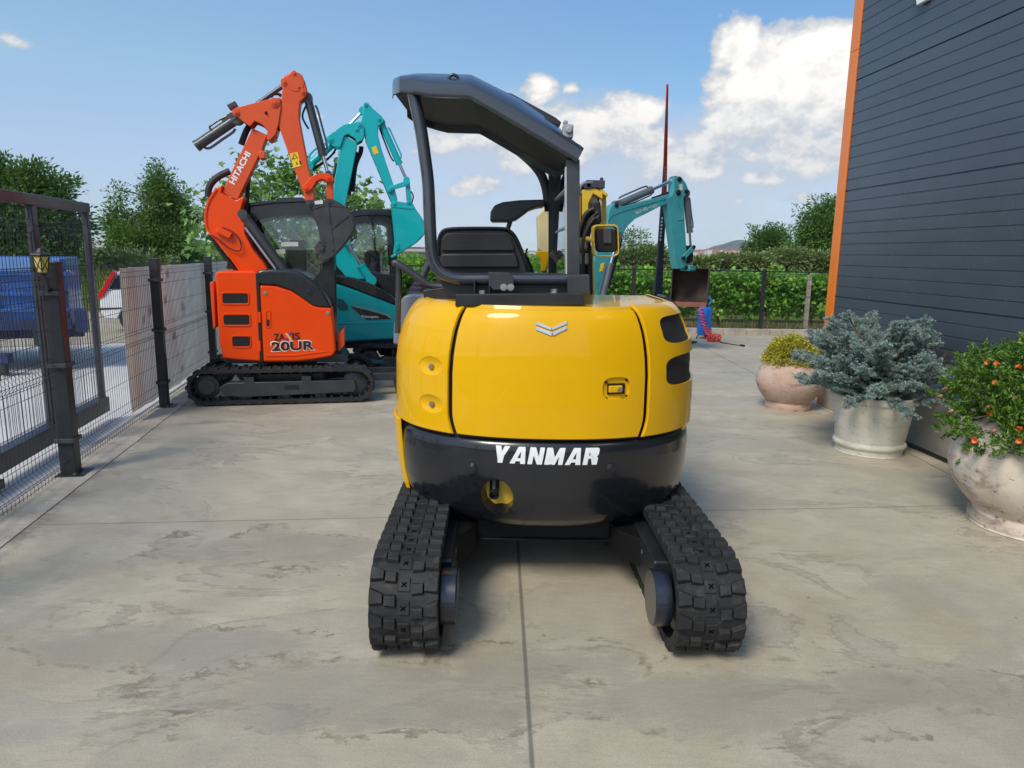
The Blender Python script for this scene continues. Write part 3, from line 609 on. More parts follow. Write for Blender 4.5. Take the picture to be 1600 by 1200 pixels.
# -- canopy
def ypoly(pts, Y): return [(yl(x, y, Y)[0], yl(x, y, Y)[2]) for x, y in pts]
RY = 3.36
base = ypoly([(600, 137), (607, 138.5), (622, 141), (645, 146), (668, 151), (700, 152), (732, 153), (737, 155), (790, 186), (850, 222), (893, 248), (901, 254)], RY)
th = .056; st = []
yr = [(.22, .72), (.12, .84), (.04, .92), (.0, .965)]+[(0, .98)]*8
sec = []
for k, ((x, z), (ya, yb)) in enumerate(zip(base, yr)):
    if k < len(base)-4: nx, nz = 0.0, 1.0
    else: nx, nz = .52, .855
    if k == len(base)-1: nx, nz = .45, .89
    row = []
    rise = 1.0 if k > 3 else .35+.16*k
    fe = {len(base)-1: .1, len(base)-2: .45, len(base)-3: .8}.get(k, 1.0)
    for yy, d in ((ya+.02, .0), (ya, .0), (ya-.004, .02), (ya, th), (ya+.02, th+.018), (ya+.14, th+.075*rise*fe), (ya+.30, th+.10*rise*fe), (yb-.25, th+.10*rise*fe), (yb-.03, th+.05*rise*fe), (yb, th), (yb, 0), (yb-.02, 0), (yb-.03, th*.8), (ya+.04, th*.8)):
        row.append((x+nx*d, RY-YR[1]+yy, z+nz*d))
    sec.append(row)
mb = MB(); m_ = len(sec[0]); mb.add([p for r in sec for p in r], [(i*m_+k, i*m_+(k+1) % m_, (i+1)*m_+(k+1) % m_, (i+1)*m_+k) for i in range(len(sec)-1) for k in range(m_)]+[tuple(range(m_)), tuple(range((len(sec)-1)*m_, len(sec)*m_))])
roof = mb.build('canopy_roof', M_canopy, ym, ang=28)
mb = MB(); lin = [(p[0]+(.02 if i == 0 else 0), p[1]) for i, p in enumerate(base)]
mb.add([(x, RY-YR[1]+ya+.045, z+.035) for (x, z), (ya, yb) in zip(base, yr)]+[(x, RY-YR[1]+yb-.045, z+.035) for (x, z), (ya, yb) in zip(base, yr)], [(i, i+1, len(base)+i+1, len(base)+i) for i in range(len(base)-1)]); mb.build('roof_lining', M_liner, roof)
mb = MB(); q = ypoly([(788, 143), (800, 146), (868, 183), (878, 191), (872, 197), (790, 152)], RY+.2); mb.prism(q, RY-YR[1]+.2, RY-YR[1]+.62); mb.build('roof_hatch', M_blk, roof, bevel=.006)
mb = MB(); c = Vector(yl(708.5, 124.5, RY+.06)); ring = [c+Vector((math.cos(a)*.021, 0, math.sin(a)*.021)) for a in np.linspace(0, 2*PI, 20, endpoint=False)]; mb.tube(ring, .0075, 8, closed=True); mb.box(c+Vector((-.008, 0, -.022)), (.055, .03, .012)); mb.build('lifting_eye', M_blk, roof, bevel=.002)
mb = MB(); c = Vector(yl(887, 206, RY+.10)); mb.box(c, (.05, .05, .062)); mb.disc(c+Vector((.004, -.028, .004)), .016, 'Y', .02); mb.box(c+Vector((-.012, 0, .04)), (.022, .03, .02)); mb.build('work_lamp', mat('lamp grey', (.3, .31, .33), .4), roof, bevel=.008)
# rear posts and rails
PY_ = 3.42
path = [yl(x, y, PY_) for x, y in ((646, 146), (650, 165), (658, 205), (664, 245), (669, 285), (671, 330), (673, 375), (675, 398), (680, 414), (690, 426), (704, 433), (722, 436), (760, 436), (830, 436), (890, 436))]
mb = MB(); mb.tube(spline(path, 6), .029, 14); mb.build('left_post', M_canopy, ym)
mb = MB(); q = ypoly([(884.5, 250), (905, 250), (905.5, 440), (885.5, 440)], PY_); mb.prism(q, PY_-YR[1]-.03, PY_-YR[1]+.03); mb.build('right_post', M_dark, ym, bevel=.005)
mb = MB(); q = ypoly([(885, 430), (920, 429), (921, 459), (886, 459)], PY_-.03); mb.prism(q, PY_-YR[1]-.07, PY_-YR[1]+.07); mb.build('post_foot', M_dark, ym, bevel=.005)
mb = MB(); mb.prism(ypoly([(688, 440), (884, 438), (884, 462), (700, 463)], PY_+.05), PY_-YR[1]+.03, PY_-YR[1]+.06); mb.prism(ypoly([(664, 452), (720, 445), (722, 474), (668, 474)], 3.72), 3.62-YR[1], 3.9-YR[1]); mb.build('rear_plate', M_blk, ym, bevel=.004)
mb = MB(); mb.prism(ypoly([(715, 458), (907, 456), (910, 474), (714, 476)], 3.38), 3.27-YR[1], 3.75-YR[1])
for x in (742, 765): mb.prism(ypoly([(x-1.5, 437), (x+1.5, 437), (x+1.5, 460), (x-1.5, 460)], PY_-.03), PY_-YR[1]-.06, PY_-YR[1]+.03)
mb.build('mounting_platform', M_blk, ym, bevel=.004)
for x, y in ((754, 458), (866, 456)): 
    mb = MB(); c = yl(x, y, 3.33); mb.disc((c[0], c[1], c[2]+.002), .017, 'Z', .022, 6); mb.disc((c[0], c[1], c[2]-.006), .022, 'Z', .008, 16); mb.build('bolt', M_zinc, ym)
br = MB(); br.prism(ypoly([(763, 425), (796, 426), (803, 434), (803, 451), (771, 453), (764, 446)], PY_-.05), PY_-YR[1]-.065, PY_-YR[1]-.045); bo = br.build('bracket', M_dark, ym, bevel=.003)
for x in (787, 798): mb = MB(); c = yl(x, 449, PY_-.07); bolt(mb, c, .0115, 'Y', .014); mb.build('bolt', M_zinc, bo)
# side guard: front post, plexiglass and rungs
FY = 4.42
mb = MB(); q = ypoly([(857, 250), (873, 250), (873, 428), (857, 428)], FY); mb.prism(q, FY-YR[1]-.03, FY-YR[1]+.03)
arc = [yl(x, y, FY) for x, y in ((700, 197), (760, 203), (805, 232), (838, 262), (852, 290), (858, 330))]; mb.tube(spline(arc, 6), .028, 10); mb.build('front_post', M_blk, ym, bevel=.004)
xa_ = yl(866, 300, FY)[0]; xb_ = yl(888, 300, PY_)[0]
mb = MB(); zt, zb_ = yl(866, 262, FY)[2], yl(866, 428, FY)[2]; mb.add([(xa_, FY-YR[1]-.03, zb_), (xb_, PY_-YR[1]+.035, zb_), (xb_, PY_-YR[1]+.035, zt), (xa_, FY-YR[1]-.03, zt), (xa_+.005, FY-YR[1]-.03, zb_), (xb_+.005, PY_-YR[1]+.035, zb_), (xb_+.005, PY_-YR[1]+.035, zt), (xa_+.005, FY-YR[1]-.03, zt)], [(0, 1, 2, 3), (7, 6, 5, 4), (0, 4, 5, 1), (1, 5, 6, 2), (2, 6, 7, 3), (3, 7, 4, 0)]); mb.build('side_screen', M_plexi, ym, smooth=False)
for ya_, yb_ in ((312, 296), (364, 355)):
    mb = MB(); mb.rod(yl(869, ya_, FY-.1), yl(886, yb_, PY_+.05), .011); mb.build('rung', mat('brushed rung', (.5, .5, .5), .3, metal=.8), ym)
mb = MB(); mb.prism(ypoly([(882.5, 262), (885, 262), (885, 428), (883, 428)], PY_+.02), PY_-YR[1]-.02, PY_-YR[1]+.05); mb.build('screen_edge', mat('bright edge strip', (.6, .6, .6), .35, metal=.5), ym)
# seat
seat = [(686, 440), (685, 400), (685, 376), (690, 363), (700, 358), (730, 356.5), (785, 357), (797, 361), (806, 371), (816, 393), (823, 412), (828, 440)]
mb = MB(); mb.prism(rpoly(ypoly(seat, 3.80), .03), 3.80-YR[1], 3.92-YR[1]); sb = mb.build('seat_back', M_vinyl, ym, bevel=.022, seg=3)
mb = MB(); mb.prism(rpoly(ypoly([(690, 392), (690, 374), (698, 364), (790, 364), (799, 372), (806, 392)], 3.79), .02), 3.782-YR[1], 3.82-YR[1]); mb.build('upper_cushion', M_vinyl, sb, bevel=.014, seg=3)
mb = MB(); mb.prism(rpoly(ypoly([(688, 419), (688, 396), (807, 395), (812, 419)], 3.79), .02), 3.775-YR[1], 3.82-YR[1]); mb.build('lower_cushion', M_vinyl, sb, bevel=.016, seg=3)
pp = [yl(x, y, 3.795) for x, y in seat[1:-1]]; mb = MB(); mb.tube(spline(pp, 5), .008, 8); mb.build('piping', M_seal, sb)
mb = MB(); mb.box((-.35, .28, 1.43), (.48, .5, .16)); mb.build('seat_cushion', M_vinyl, ym, bevel=.04, seg=3)
# grey hood over the right-hand controls, levers
mb = MB(); q = ypoly([(766, 347), (767, 332), (773, 322), (786, 317), (812, 314), (850, 313), (851, 323), (838, 325), (826, 329), (817, 336), (806, 344), (795, 347)], 4.30); mb.prism(q, 4.22-YR[1], 4.42-YR[1]); mb.build('control_hood', mat('dark grey plastic', (.05, .054, .06), .5, var=.1), ym, bevel=.012, seg=3)
mb = MB(); mb.rod(yl(798, 344, 4.3), yl(792, 362, 4.3), .014); mb.rod(yl(792, 360, 4.3), yl(786, 420, 4.3), .016); mb.build('hood_post', M_dark, ym)
mb = MB(); mb.rod(yl(812, 428, 4.5), yl(824, 388, 4.5), .006); mb.build('lever', M_blk, ym); mb = MB(); mb.tube([yl(828, 430, 4.35), yl(826, 418, 4.35), yl(820, 402, 4.35), yl(818, 396, 4.35)], [.03, .026, .02, .012], 10); mb.build('lever', M_blk, ym)
mb = MB(); mb.tube(spline([yl(876, 425, 4.1), yl(873, 412, 4.1), yl(866, 400, 4.1), yl(861, 394, 4.1)], 4), [.01]*4+[.014]*4+[.02]*4+[.017], 10); mb.build('joystick', mat('joystick grey', (.12, .12, .125), .45), ym)
# left console, bellows, handrail
q = ypoly([(617, 536), (618, 505), (629, 468), (634, 461), (644, 459.5), (676, 459), (676, 540)], 3.86); mb = MB(); mb.prism(q, 3.80-YR[1], 4.35-YR[1]); cn = mb.build('left_console', M_greyp, ym, bevel=.012, seg=3)
mb = MB(); c = yl(653, 455, 3.98); mb.lathe([(.075-.006*k+(.008 if k % 2 else 0), .012*k) for k in range(8)]+[(.0, .09)], 24, (c[0]+.02, c[1], c[2]-.02)); mb.build('lever_boot', M_rubdk, cn)
mb = MB(); mb.tube(spline([yl(x, y, 3.66) for x, y in ((617, 411), (622, 412), (636, 421), (660, 438), (674, 446), (694, 448), (730, 447.5))], 5), .0175, 12); mb.ball(yl(617, 411, 3.66), .0175); mb.tube([yl(624, 415, 3.7), yl(623, 452, 3.7), yl(621, 520, 3.72)], .016, 12); mb.build('handrail', M_dark, ym)
mb = MB(); mb.rod(yl(672, 408, 4.3), yl(655, 445, 4.3), .022); mb.build('front_grab_rail', M_dark, ym)
# -- boom folded up at the front
BY = 4.85
b = MB(); col = ypoly([(903, 470), (903, 300), (909, 290), (922, 286), (934, 288), (942, 300), (942, 312), (927, 303), (920, 318), (920, 470)], BY)
b.prism(col, BY-YR[1], BY-YR[1]+.03); b.prism(ypoly([(925, 300), (948, 300), (949, 380), (926, 380)], BY+.1), BY-YR[1]+.12, BY-YR[1]+.16)
b.prism(ypoly([(903, 300), (909, 290), (930, 286), (950, 303), (949, 308), (930, 296), (912, 298)], BY), BY-YR[1], BY-YR[1]+.30); b.prism(ypoly([(905, 470), (905, 300), (911, 300), (911, 470)], BY), BY-YR[1], BY-YR[1]+.3)
bm_ = b.build('boom', M_yel2, ym, bevel=.008)
mb = MB(); mb.prism(ypoly([(937, 305), (941, 305), (941, 352), (937, 352)], BY), BY-YR[1]+.02, BY-YR[1]+.3); mb.prism(ypoly([(927, 297), (934, 300), (936, 316), (926, 322), (921, 312)], BY), BY-YR[1]+.05, BY-YR[1]+.3); mb.build('boom_inner_plate', M_cream, bm_, bevel=.004)
mb = MB(); mb.box(yl(929, 289, BY+.05), (.125, .12, .052)); mb.box(yl(918, 291, BY+.02), (.05, .06, .04)); mb.disc(yl(940, 281, BY+.05), .012, 'Z', .03); mb.build('boom_head_block', M_dark, bm_, bevel=.006)
mb = MB(); mb.tube(spline([yl(905, 303, BY), yl(907, 292, BY), yl(914, 286, BY), yl(926, 285, BY)], 5), .012, 10); mb.build('head_pipe', M_greyp, bm_)
mb = MB(); mb.prism(ypoly([(925, 316), (938, 314), (940, 345), (936, 352), (922, 350), (921, 330)], BY), BY-YR[1]-.01, BY-YR[1]+.12); mb.build('valve_block', M_rubdk, bm_, bevel=.012)
hoses = [[(926, 330), (914, 342), (907, 362), (906, 385), (906, 440)], [(934, 332), (922, 344), (915, 362), (914, 385), (914, 470)], [(928, 326), (916, 334), (909, 350), (904, 370), (903, 400)], [(936, 338), (926, 350), (919, 368), (921, 400), (923, 470)], [(930, 340), (921, 352), (913, 372), (911, 400), (912, 470)]]
for i, h in enumerate(hoses):
    mb = MB(); mb.tube(spline([yl(x, y, BY-.02-.018*i) for x, y in h], 6), .0155, 10); mb.build('hydraulic_hose', M_rubdk, bm_)
for x, y in ((906, 380), (915, 380), (906, 404), (916, 404)):
    mb = MB(); c = Vector(yl(x, y, BY-.09)); mb.tube([c+Vector((0, 0, .035)), c+Vector((0, 0, .012)), c+Vector((0, 0, .011)), c-Vector((0, 0, .035))], [.015, .015, .019, .017], 8); mb.build('hose_coupling', M_zinc, bm_)
mb = MB(); mb.prism(ypoly([(903, 389), (922, 389), (922, 392), (903, 392)], BY-.06), BY-YR[1]-.08, BY-YR[1]); mb.build('hose_clamp', M_yel2, bm_); mb = MB(); mb.prism(ypoly([(903, 462), (926, 462), (926, 468), (903, 468)], BY-.3), BY-YR[1]-.5, BY-YR[1]); mb.build('hose_clamp', M_yel2, bm_)
w = MB(); w.prism(ypoly([(922, 384), (926, 384), (930, 470), (921, 470)], BY-.05), BY-YR[1]-.06, BY-YR[1]); w.build('boom_rib', M_yel2, bm_)
am = MB(); am.prism(ypoly([(839, 337), (850, 325), (870, 312), (884, 308), (884, 398), (856, 400), (841, 390)], BY+.15), BY-YR[1]+.12, BY-YR[1]+.38); ar = am.build('arm', M_cream, bm_, bevel=.012)
mb = MB(); mb.prism(ypoly([(849, 303), (858, 298), (872, 298), (872, 322), (860, 324), (850, 320)], BY+.1), BY-YR[1]+.05, BY-YR[1]+.3); mb.build('hose_cover', M_yel, ar, bevel=.008); mb = MB(); mb.prism(ypoly([(839, 392), (858, 392), (858, 404), (852, 424), (846, 424), (846, 406), (840, 402)], BY+.1), BY-YR[1]+.1, BY-YR[1]+.3); mb.build('arm_bracket', M_yel, ar, bevel=.008)
mb = MB(); mb.rod(yl(850, 418, BY+.2), yl(851, 450, BY+.2), .02); mb.build('arm_pin', M_dark, ar)
# lamp with yellow guard beside the boom
LY = 4.55; lm = MB(); outer = rpoly(ypoly([(926, 351), (966, 350.5), (968, 396), (962, 401), (927, 401)], LY), .03); n = len(outer)
cx_, cz_ = sum(p[0] for p in outer)/n, sum(p[1] for p in outer)/n; inn = [(cx_+(x-cx_)*.90, cz_+(z-cz_)*.90) for x, z in outer]; y0_, y1_ = LY-YR[1], LY-YR[1]+.10
lm.add([(x, y0_, z) for x, z in outer]+[(x, y1_, z) for x, z in outer]+[(x, y0_, z) for x, z in inn]+[(x, y1_, z) for x, z in inn], [f for i in range(n) for j in [(i+1) % n] for f in ((i, j, n+j, n+i), (2*n+i, 3*n+i, 3*n+j, 2*n+j), (i, 2*n+i, 2*n+j, j), (n+i, n+j, 3*n+j, 3*n+i))])
lg = lm.build('lamp_guard', M_yel2, ym, bevel=.003)
mb = MB(); mb.prism(rpoly(ypoly([(931, 358), (963, 358), (964, 394), (932, 394)], LY+.03), .03), LY-YR[1]+.015, LY-YR[1]+.12); mb.build('lamp_body', M_seal, lg, bevel=.012, seg=3)
mb = MB(); mb.prism(ypoly([(942.5, 358.5), (955, 358.5), (955.5, 380), (943, 380)], LY+.01), LY-YR[1]+.005, LY-YR[1]+.02); mb.build('lamp_plate', mat('lamp plate', (.06, .06, .068), .5), lg, bevel=.002)
mb = MB(); mb.rod(yl(927, 375, LY+.06), yl(912, 372, BY), .016); mb.build('lamp_arm', M_yel2, lg)
# -- undercarriage
M_cross = mat('moulded cross', (.002, .002, .002), .9, spec=.05)
TR, TL, TW, TP, LUG = .216, 1.60, .270, .098, .019
MT = Matrix.Translation((0.005, -.265, 0)) @ Matrix.Rotation(PI/2+.022, 4, 'Z')
uc = MB(); uc.box((0, -.02, .29), (.66, .9, .15)); uc.box((0, -.46, .33), (.84, .05, .22)); uc.box((0, -.475, .226), (.86, .05, .012)); uc.lathe([(.0, .3), (.40, .3), (.40, .40), (.0, .40)], 40)
for sg in (-1, 1):
    for fy in (-1, 1): uc.prism_z([(sg*.30, fy*.30-.1), (sg*.36, fy*.52-.1), (sg*.50, fy*.62-.15), (sg*.50, fy*.40-.15)], .19, .325)
uco = uc.build('undercarriage_frame', mat('black chassis paint', (.005, .0053, .006), .6, coat=.0, spec=.25, var=.2, scale=5), ym, bevel=.012)
for sg in (-1, 1):
    y0 = sg*.603
    mb = MB(); track(mb, mb, TL, TR, TW, TP, 0, y0, 'block', LUG); xmarks(mb, TL, TR, TW, TP, LUG, 0, y0); mb.xform(MT); to = mb.build('crawler_track', [M_rub, M_cross], ym, bevel=.0035, seg=2)
    fm = MB(); a = -sg; fm.box((0.05, y0, .205), (TL-.10, .16, .15)); fm.box((0, y0, .30), (TL*.7, .12, .05)); fm.box((-.22, y0-sg*.125, .235), (TL*.62, .10, .20)); fm.xform(MT); tf = fm.build('track_frame', M_blk, ym, bevel=.012)
    mb = MB(); mb.lathe([(.0, -.17), (.10, -.17), (.13, -.10), (.168, -.06), (.168, .06), (.13, .10), (.0, .12)], 36, (TL/2, y0, TR), 'Y'); mb.xform(MT); mb.build('front_idler', M_blk, tf)
    mb = MB(); mb.lathe([(.0, -.11), (.13, -.11), (.155, -.06), (.155, .06), (.13, .11), (.0, .11)], 36, (-TL/2, y0, TR), 'Y'); mb.xform(MT); mb.build('sprocket', M_blk, tf)
    mb = MB(); yy = y0-sg*.166; mb.lathe([(.0, -.036), (.112, -.036), (.118, -.03), (.118, .03), (.112, .036), (.0, .036)], 40, (-TL/2, yy, TR), 'Y'); mb.xform(MT); mb.build('drive_motor', M_navy, tf)
    for k in range(2): an = PI*(.2+1.0*k); mb = MB(); bolt(mb, (-TL/2+.2*math.cos(an)+.16, yy-sg*.005, TR+.10*math.sin(an)), .010, (0, sg, 0), .012); mb.xform(MT); mb.build('bolt', M_zinc, tf)
bl = MB(); prof = [(.98, .05), (1.02, .03), (1.0, .12), (1.01, .25), (1.06, .36), (1.03, .37), (.97, .26), (.96, .12)]
bl.prism([(p[0]+.18, p[1]) for p in prof], -.775, .775); bl.box((.95, -.3, .2), (.5, .08, .09)); bl.box((.95, .3, .2), (.5, .08, .09)); bl.xform(MT); bl.build('dozer_blade', M_blk, ym, bevel=.006)
# ================================================================== the other excavators (local x = heading, y to its left = away from us)
M_org = mat('orange paint', (.80, .062, .0005), .38, coat=.2, var=.04, scale=2, spec=.2)
M_org2 = mat('sun-faded orange paint', (.68, .075, .006), .45, coat=.1, var=.06, scale=3, dirt=.12, dirtcol=(.35, .08, .02, 1))
M_teal = mat('teal paint', (.0, .40, .43), .36, coat=.3, var=.05, scale=2, spec=.35)
M_tealdk = mat('dark teal paint', (.01, .11, .12), .4, coat=.2)
M_blue5 = mat('worn turquoise paint', (.045, .28, .31), .45, coat=.15, var=.12, scale=4, dirt=.2, dirtcol=(.16, .18, .12, 1))
M_bkt = mat('dark bucket steel', (.038, .038, .042), .48, coat=.1, var=.3, scale=6, dirt=.25, dirtcol=(.09, .08, .07, 1))
M_rust = mat('rusty bucket steel', (.042, .026, .020), .75, var=.4, scale=5, bump=.3, dirt=.5, dirtcol=(.10, .048, .025, 1))
M_rustlip = mat('red rusty lip', (.16, .045, .025), .7, var=.3, scale=6, bump=.2)
M_cyl = mat('cylinder grey', (.04, .042, .047), .4, coat=.25, var=.15)
M_cyl2 = mat('grey blue cylinder', (.085, .105, .12), .42, coat=.2, var=.12)
M_cabblk = mat('black cab paint', (.013, .0135, .016), .28, coat=.5, var=.15)
M_sticker = mat('yellow sticker', (.80, .52, .01), .45)
M_stkw = mat('white sticker', (.62, .62, .58), .5)
M_trackside = mat('near-black track rubber', (.016, .016, .0175), .7, var=.35, scale=9, bump=.2, dirt=.35, dirtcol=(.035, .032, .03, 1))
M_sidefr = mat('charcoal side frame', (.028, .031, .037), .42, coat=.2, var=.2, scale=5, dirt=.15, dirtcol=(.06, .06, .06, 1))
M_let_blk = mat('black lettering', (.008, .008, .008), .4)
def cylinder(F, a, b, c, v, r, rr, m, parent, name='hydraulic_cylinder', rod=True, pipe=True):
    """hydraulic ram: barrel a-b, chrome rod b-c, all photo points on plane y=v"""
    A, B, C = F.p3(*a, v), F.p3(*b, v), F.p3(*c, v); d = (C-A).normalized(); mb = MB()
    mb.tube([A, B-d*.03, B-d*.03, B], [r, r, r*1.1, r*1.1], 18); mb.disc(A, r*1.25, 'Y', r*1.9, 16); n_ = Vector((-d.z, 0, d.x))
    if pipe: mb.tube(spline([A+d*.08+n_*r*1.3, A+d*.12+n_*r*1.6, A+d*((B-A).length*.5)+n_*r*1.6, B-d*.10+n_*r*1.6, B-d*.06+n_*r*.9], 3), r*.25, 6)
    o = mb.build(name, m, parent)
    if rod:
        mb = MB(); mb.rod(B-d*.05, C, rr); mb.build('rod', M_chrome, o); mb = MB(); mb.disc(C, r*.95, 'Y', r*1.9, 16); mb.build('rod_eye', m, o)
    return o
def pin(F, x, y, v, r, m, parent, h=.02):
    mb = MB(); c = F.p3(x, y, v); mb.tube([c+Vector((0, .01, 0)), c-Vector((0, h*.6, 0)), c-Vector((0, h*.6, 0)), c-Vector((0, h, 0))], [r, r, r*.72, r*.6], 20); mb.disc(c-Vector((0, h, 0)), r*.35, 'Y', .012, 6); return mb.build('pin', m, parent)
def plate(F, pts, v0, v1, m, parent, name, bevel=.008, rnd=0.0, trace=None):
    p = F.poly(pts, v0 if trace is None else trace)
    if rnd: p = rpoly(p, rnd)
    mb = MB(); mb.prism(p, v0, v1); return mb.build(name, m, parent, bevel=bevel)
def strip(F, pts, v, w, th, m, parent, name):
    """ribbon following a traced line, across the width (a flange)"""
    P = spline([F.p3(x, y, v) for x, y in pts], 4); mb = MB(); vs = []
    for i, p in enumerate(P):
        d = (P[min(i+1, len(P)-1)]-P[max(i-1, 0)]).normalized(); n_ = Vector((-d.z, 0, d.x))
        for yy in (v-.0, v+w):
            for k in (0, th): q = p+n_*k; vs.append((q.x, yy, q.z))
    mb.add(vs, [(4*i+a, 4*i+b, 4*i+4+b, 4*i+4+a) for i in range(len(P)-1) for a, b in ((0, 1), (1, 3), (3, 2), (2, 0))]); return mb.build(name, m, parent)
def bucket(F, back, lip, mouth, v, w, m, parent, teeth=3, name='bucket'):
    """side plates joined by a curved shell; back = traced line from top pin round the curve to the lip; mouth = the open side back to the pin"""
    outl = F.poly(back+[lip]+mouth, v); mb = MB(); mb.prism(outl, v, v+.02); mb.prism(outl, v+w-.02, v+w)
    P = spline([F.p3(x, y, v) for x, y in back+[lip]], 4); vs = []
    for i, p in enumerate(P):
        d = (P[min(i+1, len(P)-1)]-P[max(i-1, 0)]).normalized(); n_ = Vector((-d.z, 0, d.x))
        for yy in (v+.01, v+w-.01):
            for k in (-.008, .008): q = p+n_*k; vs.append((q.x, yy, q.z))
    mb.add(vs, [(4*i+a, 4*i+b, 4*i+4+b, 4*i+4+a) for i in range(len(P)-1) for a, b in ((0, 1), (1, 3), (3, 2), (2, 0))]+[(0, 2, 3, 1), tuple(4*(len(P)-1)+k for k in (0, 1, 3, 2))])
    o = mb.build(name, m, parent, bevel=.005); L = P[-1]; d = (P[-1]-P[-4]).normalized()
    for k in range(teeth):
        y = v+.03+(w-.06)*k/max(1, teeth-1); t_ = MB(); n_ = Vector((-d.z, 0, d.x)); a, b = L-d*.06, L+d*.07
        t_.add([tuple(Vector((q.x, y+s_*.022*kk, q.z))+n_*(h*kk)) for q, kk in ((a, 1), (b, .55)) for s_, h in ((-1, -.016), (1, -.016), (1, .016), (-1, .016))], [(0, 1, 2, 3), (7, 6, 5, 4), (0, 4, 5, 1), (1, 5, 6, 2), (2, 6, 7, 3), (3, 7, 4, 0)]); t_.build('tooth', m, o, bevel=.003)
    return o
def sideplate(pts2, v0, v1, m, parent, name, bevel=.02, seg=3, rnd=0):
    mb = MB(); mb.prism(rpoly(pts2, rnd) if rnd else pts2, v0, v1); return mb.build(name, m, parent, bevel=bevel, seg=seg)
def undercarriage(parent, L, r, w, gauge, xc=0.0, detail=True, lug=.018):
    for sg in (-1, 1):
        y0 = sg*gauge/2; mb = MB(); track(mb, mb, L, r, w, .105, xc, y0, 'rib', lug, rise=-.0); to = mb.build('crawler_track', M_trackside, parent, smooth=False)
        f = MB(); yo = y0+sg*w*.36; f.prism([(xc-L*.38, r*.50), (xc-L*.28, r*.42), (xc-L*.05, r*.45), (xc+L*.48, r*.56), (xc+L*.50, r*.75), (xc+L*.49, r*1.22), (xc-L*.36, r*1.2), (xc-L*.42, r*.95)], min(yo, y0-sg*.05), max(yo, y0-sg*.05)); fo = f.build('side_frame', M_sidefr, parent, bevel=.008)
        q = MB(); q.prism(rpoly([(xc+L*.01, r*.78), (xc+L*.11, r*.78), (xc+L*.11, r*1.02), (xc+L*.01, r*1.02)], .015), yo+sg*.002-.003, yo+sg*.002+.003); q.build('frame_opening', M_seal, fo)
        for k in (-.22, .16): q = MB(); q.box((xc+L*k, yo-sg*.04, r*1.32), (.10, .08, .07)); q.build('roller_bracket', M_sidefr, fo, bevel=.006)
        s = MB(); yc = y0; s.lathe([(0, -w*.30), (r*.40, -w*.30), (r*.42, -w*.26), (r*.62, -w*.20), (r*.66, 0), (r*.62, w*.20), (r*.42, w*.26), (r*.40, w*.30), (0, w*.30)], 32, (xc-L/2, yc, r), 'Y'); so = s.build('sprocket', M_sidefr, parent)
        s = MB()
        for k in range(10): a = 2*PI*k/10; s.disc((xc-L/2+r*.34*math.cos(a), yc+sg*w*.30, r+r*.34*math.sin(a)), .008, 'Y', .012, 6)
        s = MB(); s.lathe([(0, -w*.2), (r*.5, -w*.2), (r*.72, -w*.12), (r*.74, w*.12), (r*.5, w*.2), (0, w*.2)], 32, (xc+L/2, yc, r), 'Y'); s.build('idler', M_sidefr, parent)
        for k in (-.25, 0, .25): s = MB(); s.lathe([(0, -w*.2), (r*.3, -w*.2), (r*.34, 0), (r*.3, w*.2), (0, w*.2)], 20, (xc+L*k, yc, r*.36), 'Y'); s.build('roller', M_sidefr, parent)
    f = MB(); f.box((xc, 0, r*1.15), (L*.55, gauge-w*.6, r*.7)); f.lathe([(0, r*1.5), (.30, r*1.5), (.30, r*2.35), (0, r*2.35)], 32, (xc, 0, 0)); return f.build('centre_frame', M_blk, parent, bevel=.01)
def cab(F, parent, outl, win, v0, v1, roofc, m=M_cabblk, glass=M_glass):
    """cab: two side frames with glazed openings, joined by roof, front and rear; outl, win = local (x,z) outlines of the side frame and its window"""
    def ring(y, yy):
        mb = MB(); n = len(outl); k = len(win); inner = win
        # frame face = outline with window hole, bridged with a fan of quads matched by angle
        cx = sum(p[0] for p in win)/k; cz = sum(p[1] for p in win)/k; A = lambda p: math.atan2(p[1]-cz, p[0]-cx)
        N = 72; 
        def cast(poly, a):
            d = Vector((math.cos(a), math.sin(a))); best = None
            for i in range(len(poly)):
                p, q = Vector(poly[i]), Vector(poly[(i+1) % len(poly)]); e = q-p; den = d.x*e.y-d.y*e.x
                if abs(den) < 1e-9: continue
                w_ = p-Vector((cx, cz)); t_ = (w_.x*e.y-w_.y*e.x)/den; u_ = (w_.x*d.y-w_.y*d.x)/den
                if t_ > 0 and -1e-6 <= u_ <= 1+1e-6: best = t_ if best is None else max(best, t_)
            return (cx+d.x*best, cz+d.y*best)
        angs = sorted(set([round(2*PI*i/N-PI, 5) for i in range(N)]+[round(A(p), 5) for p in outl]+[round(A(p), 5) for p in win])); O = [cast(outl, a) for a in angs]; I = [cast(win, a) for a in angs]; M = len(angs)
        vs = [(p[0], y, p[1]) for p in O]+[(p[0], y, p[1]) for p in I]+[(p[0], yy, p[1]) for p in O]+[(p[0], yy, p[1]) for p in I]
        fs = []
        for i in range(M):
            j = (i+1) % M; fs += [(i, j, M+j, M+i), (2*M+i, 3*M+i, 3*M+j, 2*M+j), (M+i, M+j, 3*M+j, 3*M+i), (i, 2*M+i, 2*M+j, j)]
        mb.add(vs, fs); return mb.build('side_frame', m, parent)
    for a, b in ((v0, v0+.05), (v1-.05, v1)):
        o = ring(a, b); g_ = MB(); y = (a+b)/2; g_.add([(p[0], y, p[1]) for p in win], [tuple(range(len(win)))]); g_.build('window', glass, o, smooth=False)
    return
